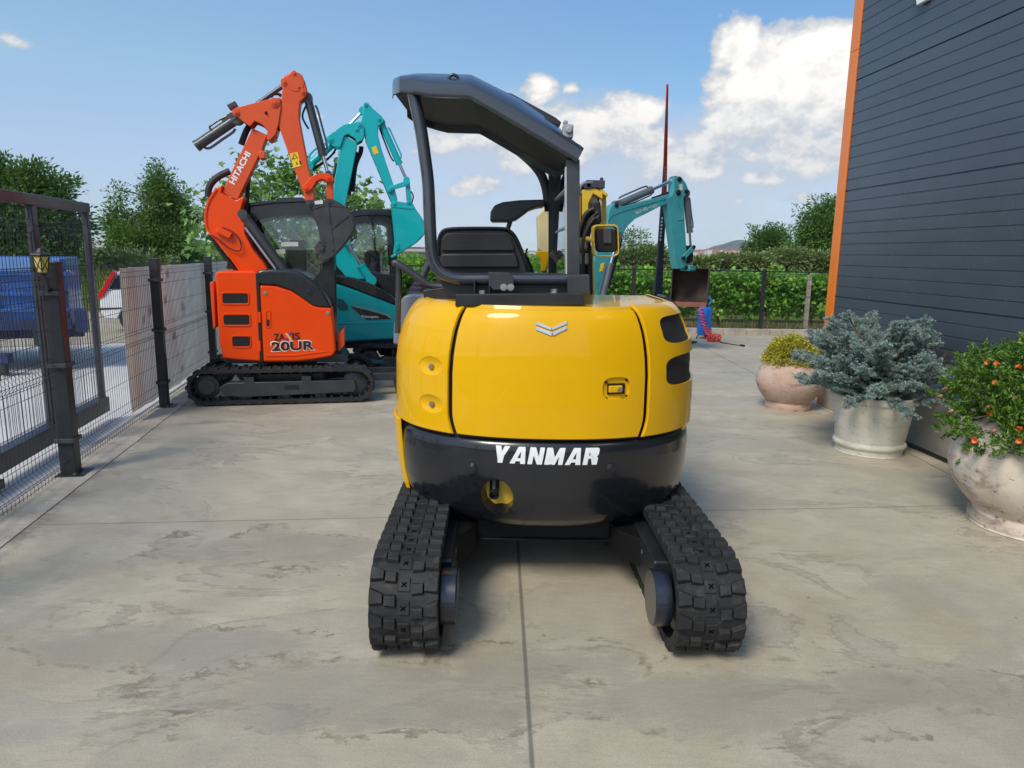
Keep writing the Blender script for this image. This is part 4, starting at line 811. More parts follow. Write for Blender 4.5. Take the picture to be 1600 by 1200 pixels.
# ------------------------------------------------------------------ orange machine by the fence
FO = Frame((-2.53, 7.94), 12.0); oo = thing('mini_excavator', 'orange excavator with black cab parked beside the mesh fence, boom folded upwards', 'excavator', (-2.53, 7.94, 0), rad(12))
c4 = lambda pts: crop(pts, 280, 300, .3); c3 = lambda pts: crop(pts, 280, 90, .275)
VB = -.47                                     # near face of its body
xl, xr = FO.px(289, 600, -.55)[0], FO.px(586, 600, -.55)[0]
undercarriage(oo, xr-xl-.40, .20, .26, .90, (xl+xr)/2)
b1 = FO.poly(c4([(188, 428), (193, 413), (250, 411), (396, 411), (404, 420), (412, 440), (428, 884), (330, 878), (228, 868), (206, 780)]), VB)
tail = sideplate(b1, VB, .42, M_org, oo, 'tail_cover', .035, 4)
for q in ([(225, 528), (358, 528), (360, 580), (228, 580)], [(231, 640), (366, 640), (368, 692), (234, 692)], [(277, 752), (370, 752), (371, 804), (279, 804)]):
    p = FO.poly(c4(q), VB-.0); cx_, cz_ = sum(k[0] for k in p)/4, sum(k[1] for k in p)/4
    mb = MB(); o_ = rpoly([(cx_+(x-cx_)*1.13, cz_+(z-cz_)*1.28) for x, z in p], .03); i_ = rpoly(p, .02); n = len(o_)
    mb.add([(x, VB-.001, z) for x, z in o_]+[(x, VB-.010, z) for x, z in [(cx_+(x-cx_)*.95, cz_+(z-cz_)*.95) for x, z in o_]]+[(x, VB-.008, z) for x, z in i_]+[(x, VB+.02, z) for x, z in i_], [(a*n+i, a*n+(i+1) % n, (a+1)*n+(i+1) % n, (a+1)*n+i) for a in range(3) for i in range(n)]); vo = mb.build('vent_surround', M_org, tail)
    mb = MB(); mb.add([(x, VB-.004, z) for x, z in i_], [tuple(range(n))]); mb.build('vent_mesh', M_mesh, vo, smooth=False)
b2 = FO.poly(c4([(414, 482), (500, 486), (580, 510), (650, 556), (690, 585), (720, 595), (795, 600), (806, 690), (818, 830), (800, 858), (700, 876), (600, 886), (434, 888)]), VB)
door = sideplate(b2, VB, .40, M_org, oo, 'side_door', .03, 4)
plate(FO, c4([(405, 414), (430, 404), (500, 402), (560, 403), (600, 409), (640, 424), (680, 448), (720, 480), (755, 522), (785, 572), (796, 601), (720, 598), (690, 588), (650, 560), (580, 512), (500, 486), (412, 482)]), VB-.015, .40, M_cabblk, oo, 'hood_cover', .03, trace=VB)
for p_ in ((447, 526), (774, 630)): pin(FO, 280+.3*p_[0], 300+.3*p_[1], VB, .02, M_zinc, door, .008)
pin(FO, 280+.3*677, 300+.3*522, VB-.015, .03, M_cabblk, oo, .012)
mb = MB(); q = rpoly(FO.poly(c4([(448, 612), (478, 612), (478, 710), (448, 710)]), VB), .035); n = len(q); cx_, cz_ = sum(k[0] for k in q)/n, sum(k[1] for k in q)/n
mb.add([(x, VB-.001, z) for x, z in q]+[(cx_+(x-cx_)*.9, VB-.007, cz_+(z-cz_)*.96) for x, z in q]+[(cx_+(x-cx_)*.62, VB-.006, cz_+(z-cz_)*.82) for x, z in q]+[(cx_+(x-cx_)*.58, VB-.001, cz_+(z-cz_)*.8) for x, z in q], [(a*n+i, a*n+(i+1) % n, (a+1)*n+(i+1) % n, (a+1)*n+i) for a in range(3) for i in range(n)]); hd = mb.build('door_handle', M_org, door)
mb = MB(); q = rpoly(FO.poly(c4([(457, 665), (472, 665), (472, 708), (457, 708)]), VB), .01); mb.prism(q, VB-.004, VB+.002); mb.build('latch', M_seal, hd)
for y_ in (640, 790):
    mb = MB(); mb.prism(FO.poly(c4([(411, y_-15), (424, y_-15), (426, y_+40), (413, y_+40)]), VB), VB-.014, VB+.01); mb.build('hinge', M_org, door, bevel=.004)
mb = MB(); a, b = FO.p3(280+.3*404, 300+.3*425, VB), FO.p3(280+.3*430, 300+.3*886, VB); mb.box(((a.x+b.x)/2, VB+.02, (a.z+b.z)/2), (.03, .05, (a-b).length)); mb.build('door_gap', M_seal, door)
mb = MB(); mb.prism(FO.poly(c4([(455, 848), (600, 846), (780, 826), (780, 832), (600, 856), (455, 858)]), VB), VB-.006, VB+.01); mb.build('crease', M_org, door, bevel=.004)
plate(FO, c4([(828, 738), (860, 708), (862, 800), (838, 824), (826, 826)]), VB+.1, VB+.45, M_org2, oo, 'step_bracket', .01)
mb = MB(); mb.prism(FO.poly(c4([(168, 470), (186, 462), (190, 480), (200, 700), (186, 712)]), VB+.25), VB+.15, .30); mb.build('rear_light_panel', M_org2, oo, bevel=.01)
mb = MB(); mb.prism(FO.poly(c4([(205, 868), (820, 850), (850, 850), (880, 890), (240, 900)]), VB), VB+.08, .40); mb.prism(FO.poly(c4([(196, 700), (240, 700), (240, 880), (214, 866)]), VB), VB+.10, .40); mb.build('base_frame', M_blk, oo, bevel=.01)
# lettering
A_, B_ = FO.px(280+.3*494, 300+.3*775, VB), FO.px(280+.3*631, 300+.3*768, VB)
def lerp2(a, b, t_): return (a[0]+(b[0]-a[0])*t_, a[1]+(b[1]-a[1])*t_)
M_bor = mat('white border', (.75, .72, .68), .5)
for tx, t0, t1 in (('ZA', 0, .42), ('IS', .70, 1.0)): text_plane('lettering', tx, lerp2(A_, B_, t0), lerp2(A_, B_, t1), .075, VB, M_let_blk, door, .03)
for pts, m_ in (([(.42, 0), (.52, 0), (.72, 1.12), (.64, 1.12)], mat('violet stripe', (.10, .03, .35), .4)), ([(.42, 1.0), (.53, 1.0), (.70, 0), (.60, 0)], mat('amber stripe', (.85, .40, .05), .4))):
    d = Vector(B_)-Vector(A_); u_ = d.normalized(); n_ = Vector((-u_.y, u_.x)); mb = MB(); lift = .003 if pts[0][1] == 0 else .005
    mb.add([(Vector(A_)+d*a+n_*(.075*b)).to_tuple()[:1]+(VB-lift,)+(Vector(A_)+d*a+n_*(.075*b)).to_tuple()[1:] for a, b in pts], [(0, 1, 2, 3)]); mb.build('lettering', m_, door, smooth=False)
A_, B_ = FO.px(280+.3*482, 300+.3*829, VB), FO.px(280+.3*705, 300+.3*821, VB)
text_plane('lettering', '20UR', A_, B_, .098, VB, M_bor, door, .05, grow=.010, lift=.002); text_plane('lettering', '20UR', A_, B_, .098, VB, M_let_blk, door, .03, lift=.005)
# cab
VC = -.12
def fo(pts, v=VC): return FO.poly(c4(pts), v)
outl = fo([(245, 400), (262, 330), (300, 150), (335, 85), (380, 62), (500, 48), (640, 42), (740, 60), (800, 95), (806, 330), (812, 600), (815, 740), (520, 740), (520, 420)])
win = rpoly(fo([(400, 150), (480, 128), (600, 120), (690, 122), (722, 170), (742, 300), (745, 400), (700, 455), (640, 435), (560, 405), (490, 380), (440, 270), (395, 170)]), .03)
cabo = MB(); cabo.prism(fo([(330, 85), (355, 58), (420, 50), (500, 42), (515, 30), (640, 28), (665, 42), (740, 50), (800, 84), (806, 100), (740, 72), (640, 54), (500, 60), (380, 76), (338, 104)]), VC-.03, .50); co_ = cabo.build('cab', M_cabblk, oo, bevel=.012)
cab(FO, co_, outl, win, VC, .46, None)
for pts in ([(792, 96), (806, 96), (815, 735), (800, 735)],):
    mb = MB(); p_ = fo(pts); mb.prism(p_, VC+.05, VC+.08); mb.prism(p_, .38, .41); mb.build('front_pillar', M_cabblk, co_)
mb = MB(); p0, p1 = fo([(803, 110)])[0], fo([(808, 430)])[0]; mb.add([(p0[0], VC+.05, p0[1]), (p0[0], .41, p0[1]), (p1[0], .41, p1[1]), (p1[0], VC+.05, p1[1])], [(0, 1, 2, 3)]); mb.build('windscreen', M_glass, co_, smooth=False)
mb = MB(); p0, p1 = fo([(275, 330)])[0], fo([(345, 95)])[0]; mb.add([(p0[0], VC+.05, p0[1]), (p0[0], .41, p0[1]), (p1[0], .41, p1[1]), (p1[0], VC+.05, p1[1])], [(0, 1, 2, 3)]); mb.build('rear_window', M_glass, co_, smooth=False)
for q, v in (([(530, 262), (618, 260), (620, 282), (531, 284)], VC+.016), ([(502, 300), (550, 298), (552, 320), (512, 323)], VC+.016), ([(415, 216), (472, 216), (476, 275), (440, 268)], .41)):
    mb = MB(); mb.prism(FO.poly(c4(q), v), v, v+.003); mb.build('window_sticker', M_stkw, co_)
mb = MB(); mb.prism(fo([(560, 470), (560, 300), (575, 250), (640, 250), (655, 300), (660, 470)], .1), .05, .36); mb.prism(fo([(545, 470), (690, 470), (690, 510), (545, 510)], .1), .0, .40); mb.build('cab_seat', M_vinyl, co_, bevel=.02)
# boom
V1 = -.40
bo = MB(); low = [(205, 745), (168, 800), (150, 850), (144, 910), (150, 960), (165, 990), (230, 1062), (300, 1150), (335, 1195), (360, 1235), (520, 1235), (480, 1165), (420, 1090), (375, 1000), (372, 960), (376, 930), (362, 905), (352, 885), (352, 860), (362, 825), (372, 800), (364, 785), (320, 812), (240, 768), (248, 720)]
bo.prism(FO.poly(c3(low), V1), V1, V1+.20); boom = bo.build('boom', M_org, oo, bevel=.014)
strip(FO, c3([(205, 742), (166, 800), (148, 850), (141, 910), (148, 962), (163, 993), (228, 1066), (298, 1154), (350, 1228)]), V1-.012, .224, .02, M_org, boom, 'flange')
mb = MB(); mb.prism(FO.poly(c3([(240, 768), (415, 400), (500, 438), (470, 520), (330, 808)]), V1+.02), V1+.03, V1+.19); up = mb.build('upper_boom', M_org2, boom, bevel=.008)
mb = MB(); mb.prism(FO.poly(c3([(275, 640), (345, 505), (368, 508), (300, 650)]), V1), V1+.19, V1+.26); mb.build('boom_bracket', M_org2, up, bevel=.008); mb = MB(); mb.prism(FO.poly(c3([(468, 520), (486, 540), (484, 570), (455, 575), (446, 540)]), V1), V1+.02, V1+.20); mb.build('boom_bracket', M_org2, up, bevel=.008)
A_, B_ = FO.px(280+.275*314, 90+.275*724, V1+.03), FO.px(280+.275*409, 90+.275*548, V1+.03); d = Vector(B_)-Vector(A_)
text_plane('lettering', 'HITACHI', A_, B_, .062, V1+.03, M_white, up, .032, lift=.003)
mb = MB(); mb.prism(FO.poly(c3([(228, 960), (306, 1000), (290, 1030), (212, 995)]), V1), V1-.05, V1+.01); mb.build('lamp_box', M_org, boom, bevel=.008)
mb = MB(); mb.tube(spline([FO.p3(280+.275*x, 90+.275*y, V1-.03) for x, y in ((245, 965), (300, 990), (340, 1030), (352, 1080), (335, 1100), (280, 1080), (220, 1030), (180, 1010))], 5), .006, 6); mb.build('lamp_cable', M_rubdk, boom)
# bracket, stick, rams, link, bucket
br = MB(); tri = c3([(300, 300), (330, 284), (430, 258), (528, 234), (575, 228), (580, 290), (566, 380), (548, 440), (515, 474), (497, 466), (502, 415), (470, 380), (430, 362), (405, 393), (370, 370), (340, 345), (306, 326)])
br.prism(FO.poly(tri, V1), V1-.02, V1+.02); br.prism(FO.poly(tri, V1), V1+.18, V1+.22); br.prism(FO.poly(c3([(300, 300), (530, 234), (575, 228), (575, 243), (530, 250), (305, 316)]), V1), V1+.02, V1+.18); bk = br.build('boom_head', M_org2, boom, bevel=.008)
for x, y, r in ((322, 312, .034), (541, 256, .044), (493, 314, .014)): pin(FO, 280+.275*x, 90+.275*y, V1-.02, r, M_org2 if r > .02 else M_seal, bk)
plate(FO, c3([(505, 440), (550, 400), (560, 410), (548, 450), (520, 474), (500, 470)]), V1+.02, V1+.18, M_org, bk, 'gusset', .01)
st = MB(); sp = c3([(575, 125), (592, 108), (612, 95), (632, 82), (655, 79), (682, 86), (700, 102), (716, 140), (730, 196), (728, 212), (705, 238), (690, 250), (684, 300), (682, 340), (700, 440), (735, 620), (770, 785), (770, 812), (715, 816), (702, 760), (640, 600), (562, 380), (572, 300), (578, 240), (586, 180)])
st.prism(FO.poly(sp, V1), V1-.005, V1+.17); stick = st.build('stick', M_org2, boom, bevel=.014)
for x, y, r in ((597, 140, .034), (654, 90, .026), (704, 194, .03), (680, 168, .02)): pin(FO, 280+.275*x, 90+.275*y, V1-.005, r, M_org2, stick, .014)
mb = MB(); cc = FO.p3(280+.275*658, 90+.275*140, V1-.006); mb.lathe([(.0, -.004), (.085, -.004), (.09, 0)], 36, cc, 'Y'); mb.build('cover_disc', M_org2, stick)
mb = MB(); mb.prism(FO.poly(c3([(628, 545), (673, 537), (693, 616), (650, 627)]), V1), V1-.009, V1+.0); so = mb.build('warning_sticker', M_sticker, stick)
mb = MB(); tri_ = FO.poly(c3([(640, 580), (675, 570), (654, 545)]), V1); cx_, cz_ = sum(p[0] for p in tri_)/3, sum(p[1] for p in tri_)/3
vs = [(x, V1-.012, z) for x, z in tri_]+[(cx_+(x-cx_)*.72, V1-.012, cz_+(z-cz_)*.72) for x, z in tri_]; mb.add(vs, [(0, 1, 4, 3), (1, 2, 5, 4), (2, 0, 3, 5)]); q = FO.poly(c3([(664, 592), (668, 591), (670, 602), (676, 602), (676, 606), (666, 607)]), V1); mb.add([(x, V1-.012, z) for x, z in q], [tuple(range(6))]); mb.add([(x, V1-.012, z) for x, z in FO.poly(c3([(682, 586), (688, 585), (692, 606), (686, 607)]), V1)], [(0, 1, 2, 3)]); mb.build('warning_symbol', M_let_blk, so, smooth=False)
P3 = lambda x, y: (280+.275*x, 90+.275*y)
cylinder(FO, P3(730, 232), P3(818, 560), P3(848, 668), V1+.08, .042, .02, M_cyl, stick)
cylinder(FO, P3(330, 345), P3(95, 505), P3(92, 507), V1+.08, .052, .022, M_cyl, boom, rod=False)
mb = MB(); mb.rod(FO.p3(*P3(330, 345), V1+.08), FO.p3(*P3(590, 160), V1+.08), .024); mb.build('rod', M_cyl, boom)
mb = MB(); mb.box(FO.p3(*P3(305, 275), V1+.08), (.09, .1, .05), M=Matrix.Rotation(-.5, 3, 'Y')); mb.box(FO.p3(*P3(276, 345), V1+.08), (.12, .09, .05), M=Matrix.Rotation(-.6, 3, 'Y')); mb.build('ram_bracket', M_cyl, boom, bevel=.006)
mb = MB(); mb.tube(spline([FO.p3(*P3(x, y), V1+.04) for x, y in ((180, 408), (174, 400), (178, 388), (230, 352), (272, 332))], 4), .010, 8); mb.build('ram_pipe', M_cyl, boom)
lk = MB(); arc_ = c3([(703, 745), (708, 725), (735, 700), (745, 682), (775, 665), (815, 655), (850, 660), (878, 682), (880, 702), (860, 714), (840, 700), (808, 692), (782, 702), (768, 728), (745, 762), (722, 768)]); lk.prism(FO.poly(arc_, V1), V1-.025, V1+.01); lk.prism(FO.poly(arc_, V1), V1+.155, V1+.19); lo = lk.build('bucket_link', M_org, stick, bevel=.008)
plate(FO, c3([(836, 698), (870, 694), (876, 720), (874, 808), (838, 806)]), V1+.02, V1+.15, M_org2, lo, 'tipping_link', .008)
for x, y in ((720, 744), (847, 685)): pin(FO, *P3(x, y), V1-.025, .032, M_org, lo, .012)
bks = [(870, 808), (930, 840), (975, 892), (998, 945), (985, 990), (930, 1070), (870, 1130)]
bu = bucket(FO, c3(bks), P3(815, 1162), c3([(800, 1128), (812, 1110), (800, 1010), (775, 930), (757, 862), (722, 836), (716, 815), (745, 806)]), V1-.13, .42, M_bkt, stick, 3)
strip(FO, c3([(757, 862), (840, 840), (930, 850)]), V1-.138, .02, .012, M_bkt, bu, 'side_rib')
plate(FO, c3([(858, 966), (960, 888), (966, 896), (864, 975)]), V1-.14, V1-.13, M_bkt, bu, 'side_strip', 0)
plate(FO, c3([(838, 840), (848, 838), (880, 1095), (868, 1100)]), V1-.14, V1-.13, M_bkt, bu, 'side_crease', 0)
plate(FO, c3([(765, 1075), (790, 1045), (815, 1040), (830, 1070), (815, 1110), (780, 1112)]), V1-.145, V1-.12, M_bkt, bu, 'side_cutter', .006)
for x, y in ((738, 830), (848, 820)): pin(FO, *P3(x, y), V1-.13, .036, M_bkt, bu, .02)
for x, y in ((800, 1048), (812, 1065), (816, 1085), (800, 1095)): pin(FO, *P3(x, y), V1-.145, .014, M_bkt, bu, .01)
plate(FO, c3([(768, 815), (815, 810), (818, 832), (772, 835)]), V1-.145, V1-.12, M_stkw, bu, 'pin_plate', .003)
cylinder(FO, P3(640, 1270), P3(372, 905), P3(362, 890), V1+.02, .05, .024, M_cyl, boom, rod=True, pipe=False)
mb = MB(); mb.rod(FO.p3(*P3(374, 965), V1-.03), FO.p3(*P3(548, 1200), V1-.03), .016); mb.build('chrome_rod', M_chrome, boom)
for pts, r in (([(165, 792), (168, 745), (190, 705), (230, 672), (288, 645)], .035), ([(352, 495), (366, 455), (385, 410), (408, 380)], .032), ([(178, 1010), (235, 1100), (300, 1180), (340, 1240)], .02), ([(520, 225), (535, 208), (560, 206), (580, 218)], .016), ([(740, 240), (700, 330), (735, 405)], .010), ([(365, 1130), (395, 690), (420, 620)], .022)):
    mb = MB(); mb.tube(spline([FO.p3(*P3(x, y), V1+.20) for x, y in pts], 5), r, 10); mb.build('hydraulic_hose', M_rubdk, boom)
mb = MB(); mb.box(FO.p3(*P3(330, 1240), V1+.1)+Vector((.2, 0, -.1)), (.30, .30, .30)); mb.build('swing_post', M_blk, oo, bevel=.02)
mb = MB(); zf = .1; mb.prism([(1.18, .05), (1.24, .03), (1.22, .14), (1.26, .30), (1.22, .31), (1.17, .16)], -.6, .6); mb.box((1.0, -.2, .22), (.5, .07, .08)); mb.box((1.0, .2, .22), (.5, .07, .08)); mb.build('dozer_blade', M_sidefr, oo, bevel=.006)
# ------------------------------------------------------------------ teal machine behind it
FK = Frame((-1.35, 9.95), 12.0); kk = thing('mini_excavator', 'teal excavator with black cab standing just beyond the orange one', 'excavator', (-1.35, 9.95, 0), rad(12))
VK = -.55; V2 = -.42
undercarriage(kk, 1.45, .22, .30, 1.2, .05)
kc = lambda pts: crop(pts, 500, 380, .2)
plate(FK, kc([(-260, 380), (-100, 330), (110, 305), (250, 350), (420, 415), (600, 485), (720, 530), (740, 640), (730, 745), (560, 752), (400, 762), (190, 772), (-260, 780)]), VK, .55, M_teal, kk, 'body_cover', .03)
hk = plate(FK, kc([(60, 262), (150, 252), (260, 268), (360, 298), (470, 350), (560, 405), (600, 455), (602, 488), (420, 418), (250, 352), (110, 306), (60, 300)]), VK-.012, .40, M_cabblk, kk, 'hood_cover', .02, trace=VK)
plate(FK, kc([(240, 490), (290, 498), (430, 530), (530, 560), (568, 590), (370, 598), (310, 560)]), VK-.006, VK+.01, M_cabblk, kk, 'badge_panel', 0)
plate(FK, kc([(240, 488), (290, 495), (430, 528), (530, 558), (568, 590), (556, 590), (520, 566), (425, 538), (285, 504)]), VK-.010, VK+.0, mat('grey stripe', (.33, .31, .28), .5), kk, 'badge_stripe', 0)
A_, B_ = FK.px(500+.2*322, 380+.2*588, VK), FK.px(500+.2*458, 380+.2*590, VK); text_plane('lettering', 'Geospec', A_, B_, .045, VK, M_white, kk, .02, lift=.012)
plate(FK, kc([(135, 430), (180, 440), (215, 480), (218, 525), (160, 522), (135, 500)]), VK-.006, VK+.01, mat('grey panel', (.02, .09, .11), .5), kk, 'side_grille', 0)
plate(FK, kc([(-250, 625), (730, 612), (730, 622), (-250, 640)]), VK-.006, VK+.01, mat('light teal crease', (.01, .40, .40), .3, coat=.5), kk, 'body_crease', .003)
mb = MB(); mb.prism(FK.poly(kc([(-250, 775), (720, 748), (700, 830), (-250, 830)]), VK), VK+.1, .45); mb.build('base_frame', M_blk, kk)
def fk(pts, v=-.05): return FK.poly(c4(pts), v)
outl = fk([(770, 500), (790, 220), (815, 140), (870, 108), (960, 94), (1060, 92), (1118, 100), (1124, 160), (1130, 300), (1148, 450), (1160, 620), (770, 620)])
win = rpoly(fk([(860, 200), (890, 170), (960, 162), (1060, 165), (1085, 178), (1092, 300), (1108, 432), (1040, 428), (980, 400), (850, 392), (835, 300)]), .03)
cb = MB(); cb.prism(fk([(800, 150), (850, 112), (960, 90), (1060, 88), (1114, 92), (1122, 108), (1118, 130), (1060, 122), (960, 124), (870, 140)]), -.08, .52); ck = cb.build('cab', M_cabblk, kk, bevel=.012)
cab(FK, ck, outl, win, -.05, .50, None)
plate(FK, kc([(390, 225), (590, 250), (600, 460), (480, 350)]), VK+.2, .45, M_cabblk, ck, 'cab_base', .01)
p0, p1 = fk([(1119, 130)])[0], fk([(1140, 440)])[0]; mb = MB(); mb.add([(p0[0], 0, p0[1]), (p0[0], .46, p0[1]), (p1[0], .46, p1[1]), (p1[0], 0, p1[1])], [(0, 1, 2, 3)]); mb.build('windscreen', M_glass, ck, smooth=False)
mb = MB(); mb.prism(fk([(960, 430), (965, 320), (985, 300), (1040, 305), (1050, 430)], .2), .10, .40); mb.build('cab_seat', M_vinyl, ck, bevel=.02)
kb = MB(); kb.prism(FK.poly(c3([(930, 450), (945, 442), (1012, 485), (1008, 520), (985, 640), (945, 835), (930, 900), (905, 960), (940, 1040), (1030, 1190), (1060, 1260), (960, 1260), (900, 1190), (850, 1090), (815, 1000), (812, 930), (850, 860), (872, 780), (890, 650), (905, 560)]), V2), V2, V2+.20); kbo = kb.build('boom', M_teal, kk, bevel=.012)
hb = MB(); tri = c3([(838, 462), (846, 444), (868, 428), (935, 382), (985, 372), (1022, 364), (1050, 392), (1052, 440), (1040, 470), (1012, 486), (1000, 462), (960, 436), (938, 446), (915, 512), (880, 508), (846, 488)]); hb.prism(FK.poly(tri, V2), V2-.025, V2+.015); hb.prism(FK.poly(tri, V2), V2+.185, V2+.225); hb.prism(FK.poly(c3([(868, 428), (935, 382), (1022, 364), (1030, 376), (940, 394), (878, 438)]), V2), V2+.015, V2+.185); hbo = hb.build('boom_head', M_teal, kbo, bevel=.008)
for x, y, r in ((857, 466, .045), (1024, 382, .036), (1008, 408, .03)): pin(FK, *P3(x, y), V2-.025, r, M_teal, hbo, .014)
ks = MB(); sp = c3([(1046, 268), (1052, 256), (1064, 252), (1076, 260), (1100, 288), (1150, 332), (1164, 350), (1160, 368), (1132, 392), (1130, 440), (1150, 520), (1180, 610), (1216, 715), (1240, 800), (1240, 824), (1210, 832), (1180, 760), (1110, 590), (1058, 470), (1048, 410), (1030, 372), (1040, 330)]); ks.prism(FK.poly(sp, V2), V2, V2+.17); kst = ks.build('stick', M_teal, kbo, bevel=.012)
for x, y, r in ((1060, 268, .026), (1135, 350, .024)): pin(FK, *P3(x, y), V2, r, M_teal, kst, .014)
plate(FK, c3([(1092, 512), (1118, 500), (1134, 542), (1108, 552)]), V2-.004, V2+.002, M_sticker, kst, 'warning_sticker', 0)
cylinder(FK, P3(1148, 372), P3(1252, 605), P3(1292, 695), V2+.08, .042, .02, M_teal, kst); cylinder(FK, P3(735, 615), P3(872, 488), P3(1042, 304), V2+.08, .05, .02, M_teal, kbo)
cylinder(FK, crop([(1000, 460)], 280, 300, .3)[0], crop([(945, 380)], 280, 300, .3)[0], crop([(868, 255)], 280, 300, .3)[0], V2-.03, .055, .024, M_teal, kbo, pipe=False)
lk = MB(); lk.prism(FK.poly(c3([(1184, 745), (1200, 732), (1290, 698), (1312, 706), (1312, 724), (1215, 752), (1200, 770), (1184, 762)]), V2), V2-.025, V2+.01); lo = lk.build('bucket_link', M_teal, kst, bevel=.008)
plate(FK, c3([(1288, 716), (1310, 712), (1322, 800), (1318, 822), (1296, 818)]), V2+.0, V2+.15, M_teal, lo, 'tipping_link', .008)
for x, y in ((1198, 750), (1298, 715)): pin(FK, *P3(x, y), V2-.025, .032, M_teal, lo, .012)
bu = bucket(FK, c3([(1325, 828), (1342, 862), (1372, 905), (1398, 955), (1392, 1000), (1340, 1055)]), P3(1236, 1118), c3([(1224, 1112), (1232, 1050), (1222, 940), (1212, 850), (1206, 822), (1224, 812), (1262, 820)]), V2-.14, .44, M_teal, kst, 3)
for x, y in ((1222, 832), (1304, 822)): pin(FK, *P3(x, y), V2-.14, .03, M_teal, bu, .016)
plate(FK, c3([(1226, 1058), (1248, 1050), (1252, 1085), (1232, 1100)]), V2-.155, V2-.13, M_teal, bu, 'side_cutter', .005); plate(FK, c3([(1206, 838), (1330, 850), (1335, 862), (1208, 850)]), V2-.148, V2-.13, M_teal, bu, 'side_rib', .003)
for pts, r in (([(745, 640), (800, 605), (860, 560), (890, 520)], .012), ([(760, 640), (830, 590), (885, 535)], .012), ([(868, 690), (886, 640), (890, 600)], .02), ([(985, 760), (1000, 620), (1030, 540), (1035, 505)], .03), ([(965, 780), (990, 600), (1015, 540)], .025), ([(1138, 400), (1160, 460), (1200, 560), (1220, 590)], .010), ([(1318, 760), (1330, 790), (1320, 830)], .009)):
    mb = MB(); mb.tube(spline([FK.p3(*P3(x, y), V2+.12) for x, y in pts], 5), r, 8); mb.build('hydraulic_hose', M_rubdk, kbo)
mb = MB(); mb.prism(FK.poly(kc([(225, 895), (360, 905), (500, 915), (498, 940), (360, 935), (225, 920)]), -.75), -.78, -.66); mb.build('step_plate', M_tealdk, kk, bevel=.004)
mb = MB(); mb.prism([(1.28, .05), (1.34, .03), (1.32, .14), (1.36, .34), (1.32, .35), (1.27, .16)], -.72, .72); mb.prism([(.4, .20), (1.3, .12), (1.3, .28), (.4, .34)], -.55, -.42); mb.prism([(.4, .20), (1.3, .12), (1.3, .28), (.4, .34)], .42, .55); mb.build('dozer_blade', M_sidefr, kk, bevel=.006)
# ------------------------------------------------------------------ turquoise machine at the back, boom reaching right
F5 = Frame((.62, 11.1), 24.0); t5 = thing('mini_excavator', 'worn turquoise excavator at the back of the yard, rusty bucket hanging to the right', 'excavator', (.62, 11.1, 0), rad(24))
c6 = lambda pts: crop(pts, 760, 230, .275); Q6 = lambda x, y: (760+.275*x, 230+.275*y)
undercarriage(t5, 1.2, .19, .24, .95, -.25)
mb = MB(); mb.prism([(-.75, .50), (.30, .50), (.34, .8), (.22, .98), (-.70, 1.02), (-.80, .8)], -.42, .42); mb.build('body_cover', M_blue5, t5, bevel=.04, seg=3)
mb = MB(); mb.prism([(-.35, .98), (-.05, .98), (-.02, 1.06), (-.30, 1.08), (-.36, 1.22), (-.44, 1.22)], -.18, .18); mb.build('seat', M_vinyl, t5, bevel=.02)
mb = MB(); mb.prism([(-.78, .42), (.46, .42), (.46, .50), (-.78, .50)], -.36, .36); mb.box((.52, 0, .56), (.25, .22, .26)); mb.build('base_frame', M_blk, t5, bevel=.01)
V5 = -.07; ZB = MB()
ZB.prism(F5.poly(c6([(692, 425), (694, 395), (700, 352), (715, 330), (735, 318), (752, 330), (770, 338), (880, 310), (1038, 270), (1064, 284), (1066, 300), (1040, 318), (990, 335), (920, 372), (850, 405), (805, 445), (780, 485), (768, 530), (735, 620), (680, 740), (640, 870), (600, 870), (602, 760), (612, 640), (660, 500)]), V5), V5, V5+.16); z5 = ZB.build('boom', M_blue5, t5, bevel=.010)
strip(F5, c6([(694, 420), (712, 392), (760, 370), (880, 335), (1040, 288)]), V5-.008, .012, .012, M_blue5, z5, 'upper_weld'); 
A_, B_ = F5.px(*Q6(848, 384), V5), F5.px(*Q6(972, 336), V5); text_plane('lettering', 'Y.Kコーポレーション', A_, B_, .062, V5, M_white, z5, .008, lift=.004)
s5 = MB(); s5.prism(F5.poly(c6([(1060, 180), (1070, 170), (1092, 164), (1110, 178), (1132, 208), (1145, 245), (1142, 262), (1118, 285), (1118, 330), (1124, 420), (1132, 560), (1136, 640), (1122, 686), (1080, 692), (1072, 640), (1052, 500), (1030, 330), (1022, 290), (1050, 275), (1062, 240)]), V5), V5-.02, V5+.15); st5 = s5.build('stick', M_blue5, z5, bevel=.010)
for x, y, r in ((1096, 182, .04), (1090, 258, .045), (1136, 252, .036)): pin(F5, *Q6(x, y), V5-.02, r, M_seal, st5, .02)
plate(F5, c6([(1096, 212), (1114, 208), (1116, 244), (1098, 246)]), V5-.024, V5-.018, M_stkw, st5, 'sticker', 0)
mb = MB(); mb.tube(spline([F5.p3(*Q6(x, y), V5-.024) for x, y in ((1090, 320), (1100, 340), (1118, 380), (1112, 408), (1085, 415))], 5), .008, 6); mb.build('stick_seam', M_blue5, st5)
cylinder(F5, Q6(738, 330), Q6(940, 242), Q6(1064, 184), V5+.07, .058, .026, M_cyl2, z5); cylinder(F5, Q6(1130, 262), Q6(1156, 486), Q6(1162, 575), V5+.07, .05, .022, M_cyl2, st5)
pin(F5, *Q6(738, 330), V5, .034, M_seal, z5, .02)
cylinder(F5, Q6(655, 870), Q6(706, 660), Q6(752, 500), V5-.06, .05, .024, M_cyl2, z5)
plate(F5, c6([(650, 660), (672, 655), (660, 705), (642, 708)]), V5-.004, V5+.002, M_sticker, z5, 'warning_sticker', 0)
